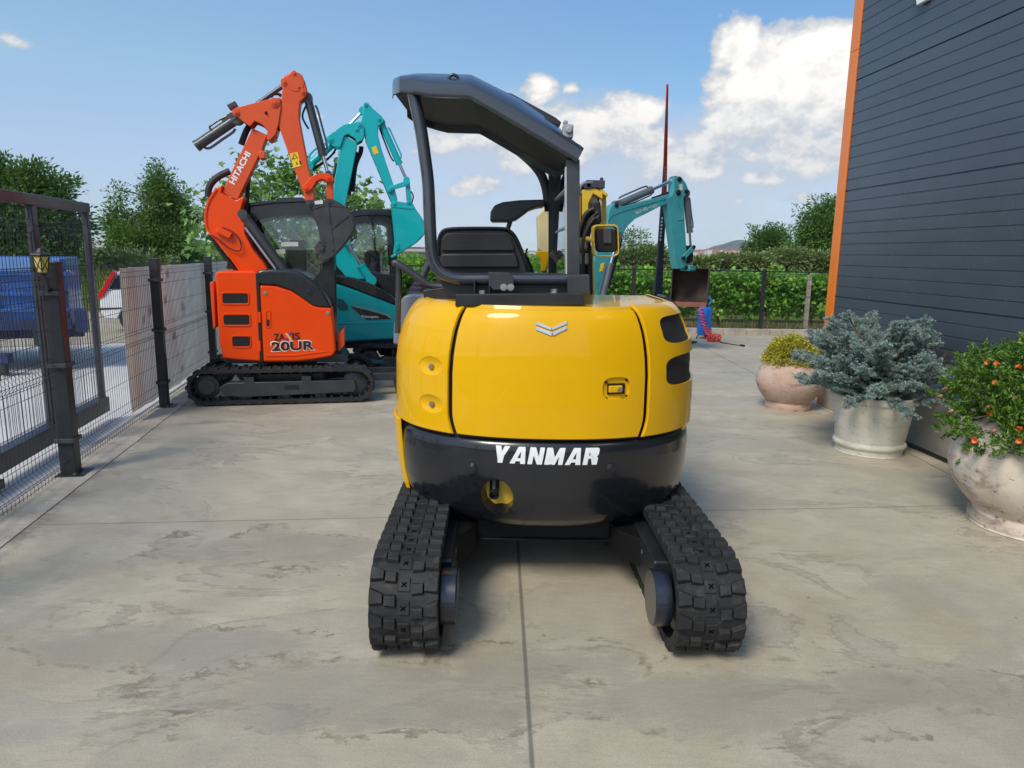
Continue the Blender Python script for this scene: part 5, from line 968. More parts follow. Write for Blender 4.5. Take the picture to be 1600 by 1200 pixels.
plate(F5, c6([(1112, 632), (1122, 612), (1170, 562), (1188, 560), (1186, 580), (1136, 630), (1126, 648)]), V5-.05, V5-.02, M_blue5, st5, 'bucket_link', .006); plate(F5, c6([(1140, 560), (1165, 558), (1176, 600), (1172, 655), (1150, 662), (1138, 600)]), V5+.0, V5+.13, M_seal, st5, 'tipping_link', .006)
for x, y in ((1120, 630), (1178, 568), (1134, 686), (1184, 664)): pin(F5, *Q6(x, y), V5-.05, .032, M_seal, st5, .02)
# its bucket, mouth turned towards us: shell of a quarter-round profile, built about its own axis
BM = MB(); W5 = .58; pr = []
c_ = F5.p3(*Q6(1160, 690), V5+.06)
prof = [(0.06, 0.0), (.16, -.02), (.26, -.10), (.31, -.22), (.30, -.36), (.22, -.46), (.08, -.50), (-.06, -.505)]   # back curve, x away from mouth
BA = .72
def bpt(a, h, s_): return (c_.x+s_*W5/2*math.cos(BA)+a*1.12*math.sin(BA), c_.y+a*1.12*math.cos(BA)-s_*W5/2*math.sin(BA), c_.z+h*1.16)
P_ = spline([(a, 0, h) for a, h in prof], 4); n = len(P_); vs = []
for p in P_:
    for s_ in (-1, 1): vs.append(bpt(p.x, p.z, s_))
for i, p in enumerate(P_):
    d = (P_[min(i+1, n-1)]-P_[max(i-1, 0)]).normalized()
    for s_ in (-1, 1): vs.append(bpt(p.x+d.z*-.016, p.z+d.x*.016, s_))
fs = []
for i in range(n-1): fs += [(2*i, 2*i+1, 2*i+3, 2*i+2), (2*n+2*i, 2*n+2*i+2, 2*n+2*i+3, 2*n+2*i+1)]
fs += [(0, 2*n, 2*n+1, 1), (2*n-2, 2*n-1, 4*n-1, 4*n-2)]; BM.add(vs, fs)
for s_ in (-1, 1):
    edge = [(p.x, p.z) for p in P_]+[(-.03, -.40), (.02, -.25), (.0, -.10), (.02, -.02)]; m_ = len(edge); o1 = [bpt(a, h, s_) for a, h in edge]; o2 = [bpt(a, h, s_*1.07) for a, h in edge]; BM.add(o1+o2, [tuple(range(m_)), tuple(range(2*m_-1, m_-1, -1))]+[(i, (i+1) % m_, m_+(i+1) % m_, m_+i) for i in range(m_)])
b5 = BM.build('bucket', M_rust, st5, bevel=.004)
mb = MB(); mb.add([bpt(-.05, -.48, -1.04), bpt(-.05, -.48, 1.04), bpt(-.09, -.545, 1.0), bpt(-.09, -.545, -1.0), bpt(-.02, -.48, -1.04), bpt(-.02, -.48, 1.04), bpt(-.06, -.545, 1.0), bpt(-.06, -.545, -1.0)], [(0, 1, 2, 3), (7, 6, 5, 4), (0, 4, 5, 1), (1, 5, 6, 2), (2, 6, 7, 3), (3, 7, 4, 0)]); mb.build('cutting_edge', M_rustlip, b5)
mb = MB(); q0 = bpt(.07, .0, 0); mb.box((c_.x-.02, c_.y+.04, c_.z+.01), (.20, .20, .10), rz=.3); mb.build('bucket_ears', M_blue5, b5, bevel=.02)
for k in (-.55, -.15, .25): mb = MB(); a, b = bpt(.20, -.455, k), bpt(-.03, -.47, k+.08); mb.rod(a, b, .02, 6); mb.build('tooth_shank', M_rust, b5)
for pts, r in (([(940, 290), (985, 275), (1010, 262), (1040, 258)], .016), ([(780, 335), (830, 318), (930, 275), (935, 262)], .010), ([(660, 860), (680, 780), (690, 700), (735, 560), (770, 490)], .022), ([(690, 800), (735, 640), (765, 520)], .03)):
    mb = MB(); mb.tube(spline([F5.p3(*Q6(x, y), V5+.1) for x, y in pts], 5), r, 8); mb.build('hydraulic_hose', M_rubdk, z5)
mb = MB(); mb.prism([(.62, .05), (.68, .03), (.66, .14), (.70, .28), (.66, .29), (.61, .16)], -.5, .5); mb.box((.45, -.2, .18), (.4, .06, .07)); mb.box((.45, .2, .18), (.4, .06, .07)); mb.build('dozer_blade', M_sidefr, t5, bevel=.005)
# ================================================================== left boundary: mesh fence, sliding gate, lantern, banner
FF = Frame(F0, math.degrees(math.atan2(FD[1], FD[0]))); FROT = FF.a
M_fence = mat('anthracite fence coating', (.020, .023, .027), .45, coat=.15, var=.15)
M_fred = mat('red primer stripe', (.22, .03, .025), .6, var=.3, scale=9)
def wire(mb, pts, r=.0026):
    mb.tube(pts, r, 4)
def mesh_panel(parent, s0, s1, z0, z1, bends, v=0.0, step=.05, name='mesh_panel', hs=None, r=.0018):
    """welded wire panel with horizontal V folds; local x along the fence, y outwards"""
    mb = MB(); prof = [(z0-.015, 0)]
    for b in bends: prof += [(b-.05, 0), (b, -.045), (b+.05, 0)]
    prof.append((z1+.02, 0)); n = int((s1-s0)/step)
    for i in range(n+1):
        x = s0+(s1-s0)*i/n; wire(mb, [(x, v+d, z) for z, d in prof], r)
    zs = hs if hs else [z0+(z1-z0)*k/7 for k in range(8)]
    for z in zs: wire(mb, [(s0, v+.004, z), (s1, v+.004, z)], r*1.15)
    for b in bends:
        for z, d in ((b-.05, .004), (b, -.041), (b+.05, .004)): wire(mb, [(s0, v+d, z), (s1, v+d, z)], r*1.15)
    return mb.build(name, M_fence, parent, smooth=False)
fe = thing('mesh_fence', 'anthracite wire mesh fence with steel posts along the left edge of the yard', 'fence', (F0[0], F0[1], 0), FROT)
ps = [-4.6, -2.3, 0.0, 2.30, 4.56, 6.85, 9.1]
proto = None
for i, s in enumerate(ps):
    w_ = .105 if s == 0 else .085
    mb = MB(); mb.box((s, 0, .75), (w_, w_, 1.5)); mb.box((s, 0, 1.505), (w_+.006, w_+.006, .02)); po = mb.build('post', M_fence, fe, bevel=.006)
    mb = MB(); mb.box((s, -.02, .005), (w_+.11, w_+.09, .01)); mb.build('base_plate', M_fence, po, bevel=.003)
    for z in (.26, .80, 1.30): mb = MB(); mb.box((s, -.0, z), (w_+.05, w_+.022, .03)); mb.build('clamp', mat('clamp grey', (.05, .055, .06), .5) if i == 0 and z == .26 else bpy.data.materials['clamp grey'], po, bevel=.003)
    for sx_, sy_ in ((.07, -.05), (-.07, -.05)): mb = MB(); bolt(mb, (s+sx_, sy_, .016), .009, 'Z', .014); mb.build('bolt', M_zinc, po)
    if s == 0: mb = MB(); mb.box((s+w_/2+.001, .012, .80), (.004, .05, 1.35)); mb.build('red_stripe', M_fred, po)
for a, b in zip(ps[:-1], ps[1:]): mesh_panel(fe, a+.03, b-.03, .03, 1.46, (.11, .77, 1.40), v=.03)
sheet('kerb_strip', [fl(-9, .10), fl(9.9, .10), fl(9.9, -.17), fl(-9, -.17)], -.3, .006, M_kerb)
# gate (taller, behind the fence)
GV = .41; gt = thing('sliding_gate', 'tall sliding gate with grey steel frame and wire infill behind the mesh fence', 'gate', (F0[0], F0[1], 0), FROT)
gr = FF.px(163, 640, GV)[0]; gtop = FF.px(129, 331, GV)[1]; gm = FF.px(66, 500, GV)[0]; gl = -3.2
M_gate = mat('gate steel paint', (.026, .030, .036), .42, coat=.2, var=.2, scale=4)
for nm, c, d in (('top_rail', ((gl+gr)/2, GV, gtop+.04), (gr-gl, .07, .085)), ('bottom_beam', ((gl+gr)/2, GV, .14), (gr-gl, .11, .14)), ('end_post', (gr-.03, GV, (gtop+.2)/2), (.06, .05, gtop-.2)), ('middle_post', (gm, GV, (gtop+.2)/2), (.09, .05, gtop-.2)), ('middle_post', (gm-2.0, GV, (gtop+.2)/2), (.10, .08, gtop-.2))):
    mb = MB(); mb.box(c, d); mb.build(nm, M_gate, gt, bevel=.008)
for a, b in ((gm+.05, gr-.08), (gm-1.95, gm-.05)): mesh_panel(gt, a, b, .24, gtop-.02, (gtop-.16,), v=GV, name='wire_infill', hs=[.25, .55, .85, 1.15, 1.45, gtop-.25, gtop-.02], r=.0024)
mb = MB(); mb.box((-.35, GV-.02, .03), (.18, .16, .06)); mb.disc((-.35, GV-.02, .055), .04, 'Y', .05); mb.build('guide_roller', M_gate, gt, bevel=.006)
# lantern
ls_, lz_ = FF.px(65, 412, -.02); lo_ = F0+FD*ls_+FN*(-.02); ln = thing('wall_lantern', 'small black lantern with yellow glass fixed beside the near fence post', 'lantern', (lo_[0], lo_[1], lz_))
M_lan = mat('lantern metal', (.03, .024, .022), .5, var=.3); mb = MB(); mb.lathe([(0, .105), (.012, .10), (.03, .075), (.062, .066), (.068, .058), (.066, .052), (.040, .046), (0, .046)], 6); mb.build('cap', M_lan, ln, smooth=False)
m, t, b = newmat('yellow lantern glass'); b.inputs['Base Color'].default_value = (.72, .58, .16, 1); b.inputs['Roughness'].default_value = .25; b.inputs['Coat Weight'].default_value = .5
mb = MB(); mb.lathe([(0, .046), (.052, .046), (.046, .0), (.034, -.052), (.018, -.062), (0, -.064)], 6); mb.build('glass_shade', m, ln, smooth=False)
mb = MB()
for k in range(6):
    a, a2 = 2*PI*k/6, 2*PI*(k+1)/6; mb.tube([(.054*math.cos(a), .054*math.sin(a), .046), (.036*math.cos(a), .036*math.sin(a), -.052)], .0035, 5); mb.tube([(.053*math.cos(a), .053*math.sin(a), .044), (.038*math.cos(a2), .038*math.sin(a2), -.048)], .0028, 5); mb.tube([(.053*math.cos(a2), .053*math.sin(a2), .044), (.038*math.cos(a), .038*math.sin(a), -.048)], .0028, 5)
mb.lathe([(.0, -.062), (.026, -.060), (.022, -.075), (.0, -.082)], 12); mb.build('lattice', M_lan, ln)
e_ = (F0+FD*(-.05)-lo_)[:2] if len(lo_) == 2 else F0+FD*(-.05)-lo_; mb = MB(); mb.tube(spline([(0, 0, -.075), (.02, .01, -.12), (float(e_[0])*.6, float(e_[1])*.6, -.18), (float(e_[0]), float(e_[1]), -.17)], 5), .010, 8); mb.build('bracket', M_lan, ln)
# banner tied to the fence
def banner_mat():
    m, t, b = newmat('printed mesh banner'); P = t.n('ShaderNodeTexCoord').outputs['Object']; s = t.n('ShaderNodeSeparateXYZ', _0=P).outputs
    cols = t.ramp(t.noise(t.mapping(P, (7, 1, .55)), 1.0, 6, .65, .8), [(.3, (.76, .68, .58)), (.45, (.86, .80, .69)), (.55, (.70, .61, .59)), (.68, (.82, .75, .64))])
    gry = t.ramp(t.noise(t.mapping(P, (4, 1, 1.2)), 1.0, 6, .65, .4), [(.35, (.74, .72, .70)), (.6, (.82, .80, .77))]); sx_ = t.sstep(s[0], .30, .52)
    mk = t.n('ShaderNodeTexVoronoi', {'feature': 'F1', 'distance': 'CHEBYCHEV'}, Vector=t.mapping(P, (4.2, 1, 5.5), loc=(.3, 0, .2), rot=(0, .25, 0)), Scale=1.0); w_ = t.math('MULTIPLY', t.math('MULTIPLY', t.math('SUBTRACT', 1.0, t.sstep(mk.outputs['Distance'], .20, .26)), t.sstep(t.n('ShaderNodeSeparateColor', _0=mk.outputs['Color']).outputs[0], .45, .5)), sx_)
    c = t.mix(sx_, cols, gry); c = t.mix(t.math('MULTIPLY', w_, .65), c, (.42, .40, .40, 1)); t.set(b.inputs['Base Color'], c); b.inputs['Roughness'].default_value = .8; b.inputs['Specular IOR Level'].default_value = .15
    tr = t.n('ShaderNodeBsdfTranslucent'); t.set(tr.inputs[0], c); mx = t.n('ShaderNodeMixShader'); mx.inputs[0].default_value = .5; t.set(mx.inputs[1], b.outputs[0]); t.set(mx.inputs[2], tr.outputs[0]); t.set(m.node_tree.nodes['Material Output'].inputs[0], mx.outputs[0]); return m
bs0 = FF.px(197, 520, .075)[0]; bn = MB(); nx_, nz_ = 90, 12; W_ = 6.2-bs0; vs = []
for j in range(nz_+1):
    for i in range(nx_+1):
        x = W_*i/nx_; z = .09+1.34*j/nz_; d = .075+.010*math.sin(x*7+z*1.5)+.006*math.sin(x*19+2*z); vs.append((x, d+(.02 if .25 < z < .9 else 0)*math.sin(x*3), z))
nn = len(vs); vs += [(x, y+.002, z) for x, y, z in vs]; w = nx_+1; bn.add(vs, [(j*w+i, j*w+i+1, (j+1)*w+i+1, (j+1)*w+i) for j in range(nz_) for i in range(nx_)]+[(nn+j*w+i, nn+(j+1)*w+i, nn+(j+1)*w+i+1, nn+j*w+i+1) for j in range(nz_) for i in range(nx_)])
bo_ = bn.build('banner', banner_mat()); bp_ = F0+FD*bs0; bo_.location = (bp_[0], bp_[1], 0); bo_.rotation_euler = (0, 0, FROT); tag(bo_, 'faded beige and grey printed banner tied along the outside of the mesh fence', 'banner')
# ------------------------------------------------------------------ back boundary
kb_ = thing('kerb', 'pale concrete block kerb along the back edge of the yard', 'kerb', (0, KY, 0)); mb = MB(); x = -4.9
while x < 8.5:
    w_ = .245; h = .135+random.uniform(-.003, .003); mb.box((x+w_/2, .09+random.uniform(-.004, .004), h/2-.06), (w_-.006, .18, h+.12)); x += w_
tag(mb.build('block_row', M_kerb, kb_, bevel=.006))
bf = thing('mesh_fence', 'low anthracite mesh fence on the kerb at the back, in front of the vines', 'fence', (0, KY+.12, 0)); fh = float(atY(1190, 424, KY+.12)[2])
xs = [float(atY(1192, 470, KY+.12)[0])-2.72*k for k in range(-1, 5)]
for x in xs: mb = MB(); mb.box((x, .03, (fh+.04)/2+.04), (.075, .07, fh-.03)); mb.build('post', M_fence, bf, bevel=.006)
for a, b in zip(xs[1:], xs[:-1]): mesh_panel(bf, a+.03, b-.03, .15, fh, (fh-.10,), v=.0, step=.06, r=.0022)
for a, b in zip(xs[1:], xs[:-1]): mb = MB(); mb.rod((a, .0, fh), (b, .0, fh), .012, 6); mb.build('top_rail', M_fence, bf)
# ------------------------------------------------------------------ things by the back kerb
M_bcomp = mat('blue tank paint', (.005, .13, .52), .35, coat=.3, var=.08); cp = gnd(1102, 530); cx0, cy0 = float(cp[0]), float(cp[1])+.15
ct = thing('air_compressor', 'upright bright blue compressor tank with hooked handle near the back kerb', 'compressor', (cx0, cy0, 0)); H_ = .63
mb = MB(); mb.lathe([(0, .06), (.10, .065), (.135, .09), (.14, .12), (.14, H_-.07), (.13, H_-.03), (.09, H_), (0, H_+.005)], 32); mb.build('tank', M_bcomp, ct)
mb = MB(); mb.tube(spline([(.02, 0, H_-.02), (.08, 0, H_+.06), (.12, 0, H_+.12), (.10, 0, H_+.17), (.03, 0, H_+.17)], 5), .016, 10); mb.build('handle', M_bcomp, ct)
mb = MB(); mb.lathe([(0, -.02), (.05, -.02), (.055, 0), (.05, .02), (0, .02)], 24, (.10, -.10, .055), 'Y'); mb.build('wheel', M_rubdk, ct); mb = MB(); mb.lathe([(0, -.02), (.05, -.02), (.055, 0), (.05, .02), (0, .02)], 24, (.10, .12, .055), 'Y'); mb.build('wheel', M_rubdk, ct)
mb = MB(); mb.tube([(-.09, -.05, .10), (-.15, -.06, .03), (-.16, -.06, 0)], .012, 6); mb.build('foot', M_rubdk, ct); mb = MB(); mb.box((0, 0, H_+.03), (.10, .12, .07)); mb.disc((-.03, -.06, H_+.04), .03, 'Y', .02); mb.build('gauge_head', M_blk, ct, bevel=.01)
M_red = mat('red hose', (.75, .045, .03), .4, coat=.2); a, b = Vector((cx0-.14, cy0-.15, H_-.02)), Vector(atY(1108, 524, cy0-.30)); pts = []
for i in range(9*14):
    u = i/(9*14-1); c = a.lerp(b, u)+Vector((.0, 0, -.05*math.sin(PI*u))); an = 2*PI*9*u; pts.append(c+Vector((.055*math.cos(an), .05*math.sin(an), 0)))
c0 = Vector(gnd(1113, 534)); c0.z = .05
for i in range(11*14):
    an = 2*PI*11*i/(11*14-1); bx = c0+Vector((-.10+.26*i/(11*14-1), .06*math.sin(i*.09), .0)); pts.append(bx+Vector((.012*math.sin(an*3), .075*math.cos(an), .03+.065*math.sin(an))))
mb = MB(); mb.tube(pts, .0085, 6); tag(mb.build('coiled_hose', M_red), 'bright red coiled air hose hanging off the compressor and heaped on the concrete', 'hose')
a, b = Vector(gnd(1126, 536)), Vector(gnd(1157, 541)); wd = thing('spray_wand', 'thin black spray wand lying on the concrete by the red hose', 'wand', (a.x, a.y, 0)); mb = MB(); mb.rod((0, 0, .012), (b.x-a.x, b.y-a.y, .012), .008, 8); mb.build('tube', M_rubdk, wd); mb = MB(); d = (b-a).normalized(); mb.rod((b.x-a.x, b.y-a.y, .02), (b.x-a.x+d.x*.09, b.y-a.y+d.y*.09, .02), .02, 10); mb.build('nozzle', M_rubdk, wd)
p_ = [gnd(x, y) for x, y in ((1040, 534), (1072, 532), (1090, 534.5), (1076, 540.5), (1040, 543))]; mb = MB(); mb.prism_z([(q[0], q[1]) for q in p_], .004, .016); tag(mb.build('rubber_mat', M_rubdk, bevel=.003), 'black rubber mat lying on the concrete just right of the yellow excavator', 'mat')
# feather flag
FG = Frame((2.62, 13.3), 62); fg = thing('feather_flag', 'tall narrow feather flag, red above and dark navy below, seen edge-on', 'flag', (2.62, 13.3, 0), rad(62))
fc = lambda pts: FG.poly(crop(pts, 920, 120, .2917), 0.0)
M_fr = mat('red flag cloth', (.62, .035, .022), .7, var=.1, spec=.15); M_fn = mat('navy flag cloth', (.022, .026, .045), .7, var=.15, spec=.15)
Ls = [(423, 40), (419, 150), (412, 280), (403, 450), (394, 600), (390, 665), (383, 740), (380, 850), (365, 1000), (348, 1150), (340, 1230)]; Rs = [(427, 40), (428, 150), (427, 280), (422, 450), (417, 600), (414, 665), (411, 740), (407, 850), (402, 1000), (398, 1150), (396, 1230)]
L2, R2 = fc(Ls), fc(Rs); th_ = lambda i: .012*math.sin(i*.9)
def sail(name, i0, i1, m):
    mb = MB(); vs = []
    for i in range(i0, i1+1):
        for k in range(5): u = k/4; vs.append((L2[i][0]+(R2[i][0]-L2[i][0])*u, .03*math.sin(PI*u)+th_(i), L2[i][1]+(R2[i][1]-L2[i][1])*u))
    n = len(vs); vs += [(x, y+.004, z) for x, y, z in vs]; r_ = i1-i0; mb.add(vs, [(j*5+k, j*5+k+1, j*5+k+6, j*5+k+5) for j in range(r_) for k in range(4)]+[(n+j*5+k, n+j*5+k+5, n+j*5+k+6, n+j*5+k+1) for j in range(r_) for k in range(4)]); return mb.build(name, m, fg)
sa = sail('upper_cloth', 0, 5, M_fr); sb_ = sail('lower_cloth', 5, 10, M_fn)
mb = MB()
for k in range(5): q = fc([(402, 482+k*18), (412, 482+k*18), (411, 492+k*18), (401, 492+k*18)]); mb.add([(x, -.012, z) for x, z in q], [(0, 1, 2, 3)])
mb.build('lettering', M_let_blk, sa, smooth=False); mb = MB()
for k in range(7): q = fc([(384-k*1.6, 752+k*19), (391-k*1.6, 752+k*19), (390-k*1.6, 763+k*19), (383-k*1.6, 763+k*19)]); mb.add([(x, -.022, z) for x, z in q], [(0, 1, 2, 3)])
mb.build('lettering', M_white, sb_, smooth=False)
mb = MB(); mb.tube([(L2[i][0]+.0, .0, L2[i][1]) for i in (10, 8, 6, 4, 2, 0)], [.018, .016, .014, .012, .009, .006], 8); x0_ = L2[10][0]; mb.tube([(x0_, 0, 0), (x0_, 0, L2[10][1])], .018, 8); mb.build('pole', M_blk, fg); mb = MB(); mb.box((x0_, 0, .03), (.5, .08, .05)); mb.box((x0_, 0, .03), (.08, .5, .045)); mb.build('base_stand', M_blk, fg, bevel=.005)
# ------------------------------------------------------------------ vehicles outside the fence
M_wcar = mat('white car paint', (.70, .71, .72), .25, coat=.7, var=.02); M_dglass = mat('dark car glass', (.015, .018, .022), .08, coat=.5)
wc = thing('parked_car', 'white hatchback with tall red tail lamp parked outside behind the banner', 'car', (-6.42, 14.75, -.03), rad(8)); wc.scale = (.88, .88, .86)
def carbody(prof, hw, m, parent, name, tum=.10, zb=.55):
    mb = MB(); n = len(prof); rows = []
    for k, (f, yy) in enumerate(((.94, 1.0), (1.0, .94), (1.0, -.94), (.94, -1.0))):
        rows.append([((x), yy*hw-(math.copysign(tum*max(0, z-zb)/.8, yy) if z > zb else 0), z if f == 1 else z*.985+.01) for x, z in prof])
    vs = [p for r in rows for p in r]; mb.add(vs, [(r*n+i, r*n+(i+1) % n, (r+1)*n+(i+1) % n, (r+1)*n+i) for r in range(3) for i in range(n)]+[tuple(range(n)), tuple(range(3*n, 4*n))]); return mb.build(name, m, parent, bevel=.03, seg=3)
cprof = [(-1.88, .32), (-1.95, .55), (-1.93, .82), (-1.80, 1.05), (-1.58, 1.36), (-1.35, 1.46), (-.3, 1.50), (.35, 1.42), (.95, 1.02), (1.75, .88), (1.95, .68), (1.97, .36), (1.6, .28), (1.50, .5), (1.28, .6), (1.05, .5), (.95, .26), (-.95, .26), (-1.05, .5), (-1.27, .6), (-1.5, .5), (-1.6, .30)]
carbody(cprof, .84, M_wcar, wc, 'body')
mb = MB(); gpoly = [(-1.74, .98), (-1.60, 1.20), (-1.45, 1.37), (-1.2, 1.40), (-.2, 1.42), (.30, 1.34), (.72, 1.06)]; mb.prism(gpoly, -.805, -.76); mb.build('side_window', M_dglass, wc, bevel=.01); mb = MB(); mb.prism(gpoly, .76, .805); mb.build('side_window', M_dglass, wc, bevel=.01)
for sg in (-1, 1): mb = MB(); mb.prism([(-1.965, .76), (-1.86, .82), (-1.72, 1.06), (-1.56, 1.32), (-1.60, 1.40), (-1.72, 1.24), (-1.86, 1.0), (-1.955, .86)], *sorted((sg*.66, sg*.842))); mb.build('tail_lamp', mat('red lamp', (.62, .01, .015), .2, coat=.6), wc, bevel=.008)
mb = MB(); mb.prism([(-1.97, .52), (-1.3, .55), (-1.3, .58), (-1.97, .56)], -.85, .85); mb.build('bumper_strip', M_blk, wc, bevel=.006)
for x in (-1.27, 1.28):
    for y in (-.74, .74):
        mb = MB(); mb.lathe([(.18, -.09), (.28, -.09), (.30, -.06), (.30, .06), (.28, .09), (.18, .09)], 28, (x, y, .30), 'Y'); w_ = mb.build('wheel', M_rubdk, wc); mb = MB(); mb.lathe([(0, -.05), (.06, -.06), (.17, -.07), (.18, -.09), (.18, .09), (0, .09)], 20, (x, y, .30), 'Y') if y < 0 else mb.lathe([(0, .05), (.06, .06), (.17, .07), (.18, .09), (.18, -.09), (0, -.09)], 20, (x, y, .30), 'Y'); mb.build('rim', M_zinc, w_)
M_btr = mat('blue trailer paint', (.018, .095, .33), .45, coat=.15, var=.15, scale=3, dirt=.2, dirtcol=(.05, .09, .18, 1)); M_btr2 = mat('dark blue chassis paint', (.012, .028, .10), .5, var=.2, scale=4); M_btr3 = mat('light blue sheet', (.12, .25, .50), .45, var=.1)
rx = float(atY(104, 440, 9.5)[0]); bt = thing('trailer', 'blue steel trailer bed on dark legs standing outside behind the gate', 'trailer', (rx-1.85*math.cos(rad(26)), 9.5-1.85*math.sin(rad(26)), -.03), rad(26))
zt = float(atY(55, 399, 9.5)[2]); zb = float(atY(55, 508, 9.5)[2])
mb = MB(); mb.box((.0, .9, (zt+zb)/2-.0), (3.7, 1.8, zt-zb)); bb = mb.build('bed', M_btr, bt, bevel=.02)
mb = MB(); mb.box((-.05, -.012, zt-.09), (3.7, .03, .18)); mb.build('top_sheet', M_btr3, bb, bevel=.01)
for z in (zb+.06, zb+.25, zb+.46, zt-.20): mb = MB(); mb.box((0, -.025, z), (3.74, .06, .05 if z > zb+.1 else .14)); mb.build('side_rail', M_btr if z > zb+.1 else M_btr2, bb, bevel=.008)
for x in (-1.4, -.6, .2, 1.0, 1.75): mb = MB(); mb.box((x, -.028, (zt+zb)/2), (.07, .07, zt-zb-.1)); mb.build('upright', M_btr, bb, bevel=.008)
mb = MB(); mb.box((1.0, -.06, zb+.33), (.16, .015, .09)); mb.build('plate', mat('yellow plate', (.45, .36, .10), .5), bb)
mb = MB(); mb.box((0, .5, zb-.09), (3.9, .12, .16)); mb.box((0, 1.3, zb-.09), (3.9, .12, .16)); mb.box((1.98, .0, zb+.10), (.14, .25, .30)); mb.build('chassis', M_btr2, bt, bevel=.01)
mb = MB(); mb.box((1.62, .0, (zb-.05)/2+.05), (.12, .12, zb-.1)); mb.box((1.60, .0, zb-.10), (.34, .2, .22)); mb.box((1.62, 0, .02), (.26, .22, .04)); mb.build('support_leg', M_blk, bt, bevel=.008)
for y in (.25, 1.55): mb = MB(); mb.lathe([(.0, -.06), (.16, -.08), (.20, -.11), (.34, -.11), (.38, -.07), (.38, .07), (.34, .11), (.2, .11), (0, .11)], 32, (-.2, y, .38), 'Y'); mb.build('wheel', M_rubdk, bt)
tb = gnd(30, 585); dbm = thing('tow_bar', 'dark blue steel tow bar resting low beside the trailer', 'tow bar', (float(tb[0])-.5, float(tb[1]), 0), rad(4)); mb = MB(); mb.box((-.35, 0, .20), (1.5, .12, .12)); mb.build('beam', M_btr2, dbm, bevel=.01); mb = MB(); mb.box((.3, 0, .07), (.08, .08, .16)); mb.box((-.9, 0, .07), (.08, .08, .16)); mb.build('feet', M_blk, dbm, bevel=.006)
# ================================================================== warehouse on the right
WA = rad(4.0); WD = np.array([-math.sin(WA), math.cos(WA)]); WN = np.array([-math.cos(WA), -math.sin(WA)])   # along the wall (away from us), outwards into the yard
WP = np.array([3.475, 7.90]); wh = thing('warehouse', 'dark grey panel-clad warehouse with orange corner trim along the right edge', 'building', (WP[0], WP[1], 0), PI/2+WA)
# local: x away from us along the wall, y outwards (towards the yard, -x world), z up
def wallmat():
    m, t, b = newmat('slate cladding'); P = t.n('ShaderNodeTexCoord').outputs['Object']
    c = t.ramp(t.noise(t.mapping(P, (.7, 1, 2.2)), 1.0, 5, .6), [(.3, (.055, .070, .088)), (.7, (.070, .087, .108))]); t.set(b.inputs['Base Color'], c)
    t.set(b.inputs['Roughness'], t.ramp(t.noise(P, 3, 4), [(.3, (.20,)*3), (.7, (.30,)*3)])); b.inputs['Specular IOR Level'].default_value = .55; bp = t.n('ShaderNodeBump'); bp.inputs['Strength'].default_value = .03; bp.inputs['Distance'].default_value = .01; t.set(bp.inputs['Height'], t.noise(t.mapping(P, (1.2, 1, 3)), 1.5, 4, .6)); t.set(b.inputs['Normal'], bp); return m
M_wall = wallmat(); zs0, H_w, LEN = .58, 8.4, 15.0; jz = 2.318; prof = [(-.0, zs0)]
z = zs0
lines = []
k0 = int((zs0-jz)/.1102)
for k in range(k0, 70):
    zz_ = jz+k*.1102
    if zz_ < zs0+.03 or zz_ > H_w-.05: continue
    lines.append((zz_, k % 10 == 0))
for zz_, big in lines:
    if big: prof += [(0, zz_-.008), (-.014, zz_-.005), (-.014, zz_+.004), (.0, zz_+.007)]
    elif True: prof += [(0, zz_-.007), (-.005, zz_-.003), (-.005, zz_+.002), (0, zz_+.006)]
prof.append((0, H_w)); mb = MB(); vs = []
for d, z in prof: vs += [(-.148, d, z), (-LEN, d, z)]
mb.add(vs, [(2*i, 2*i+1, 2*i+3, 2*i+2) for i in range(len(prof)-1)]); mb.build('wall', M_wall, wh, smooth=False)
mb = MB(); mb.box((-.06, -8, H_w/2+.3), (.10, 15.7, H_w-.6)); mb.box((-LEN/2, -.2, .30+H_w/2), (LEN-.3, .3, H_w-.64)); mb.box((-LEN, -8, H_w/2), (.10, 16, H_w)); mb.box((-LEN/2, -8, H_w+.05), (LEN+.1, 16.2, .12)); mb.build('back_wall', M_wall, wh, smooth=False)
m_ot = mat('orange trim', (.80, .20, .012), .35, coat=.3, var=.03)
mb = MB()
for z0_, z1_ in ((.0, 3.72), (3.724, H_w+.1)): mb.box((-.072, .006, (z0_+z1_)/2+.0), (.152, .018, z1_-z0_)); mb.box((.006, -.08, (z0_+z1_)/2), (.012, .18, z1_-z0_))
mb.build('corner_trim', m_ot, wh, bevel=.003)
def plinthmat():
    m, t, b = newmat('plinth concrete'); P = t.n('ShaderNodeTexCoord').outputs['Object']; c = t.ramp(t.noise(P, 1.6, 7, .65, .5), [(.3, (.27, .255, .22)), (.55, (.37, .355, .315)), (.75, (.31, .295, .26))]); c = t.mix(t.math('MULTIPLY', t.sstep(t.noise(t.mapping(P, (1, 1, 12)), 1.2, 5, .7), .5, .7), .25), c, (.22, .21, .19, 1)); t.set(b.inputs['Base Color'], c); b.inputs['Roughness'].default_value = .8
    bp = t.n('ShaderNodeBump'); bp.inputs['Strength'].default_value = .3; bp.inputs['Distance'].default_value = .01; t.set(bp.inputs['Height'], t.noise(P, 14, 6, .7)); t.set(b.inputs['Normal'], bp); return m
mb = MB(); mb.box((-LEN/2-.15, -.04, .28), (LEN, .16, .56)); mb.build('plinth', plinthmat(), wh, bevel=.01)
mb = MB(); mb.box((-LEN/2-.13, .03, .572), (LEN-.02, .045, .024)); mb.box((-LEN/2-.13, .050, .535), (LEN-.02, .006, .07)); mb.build('flashing', mat('blue film flashing', (.14, .19, .36), .3, coat=.3), wh)
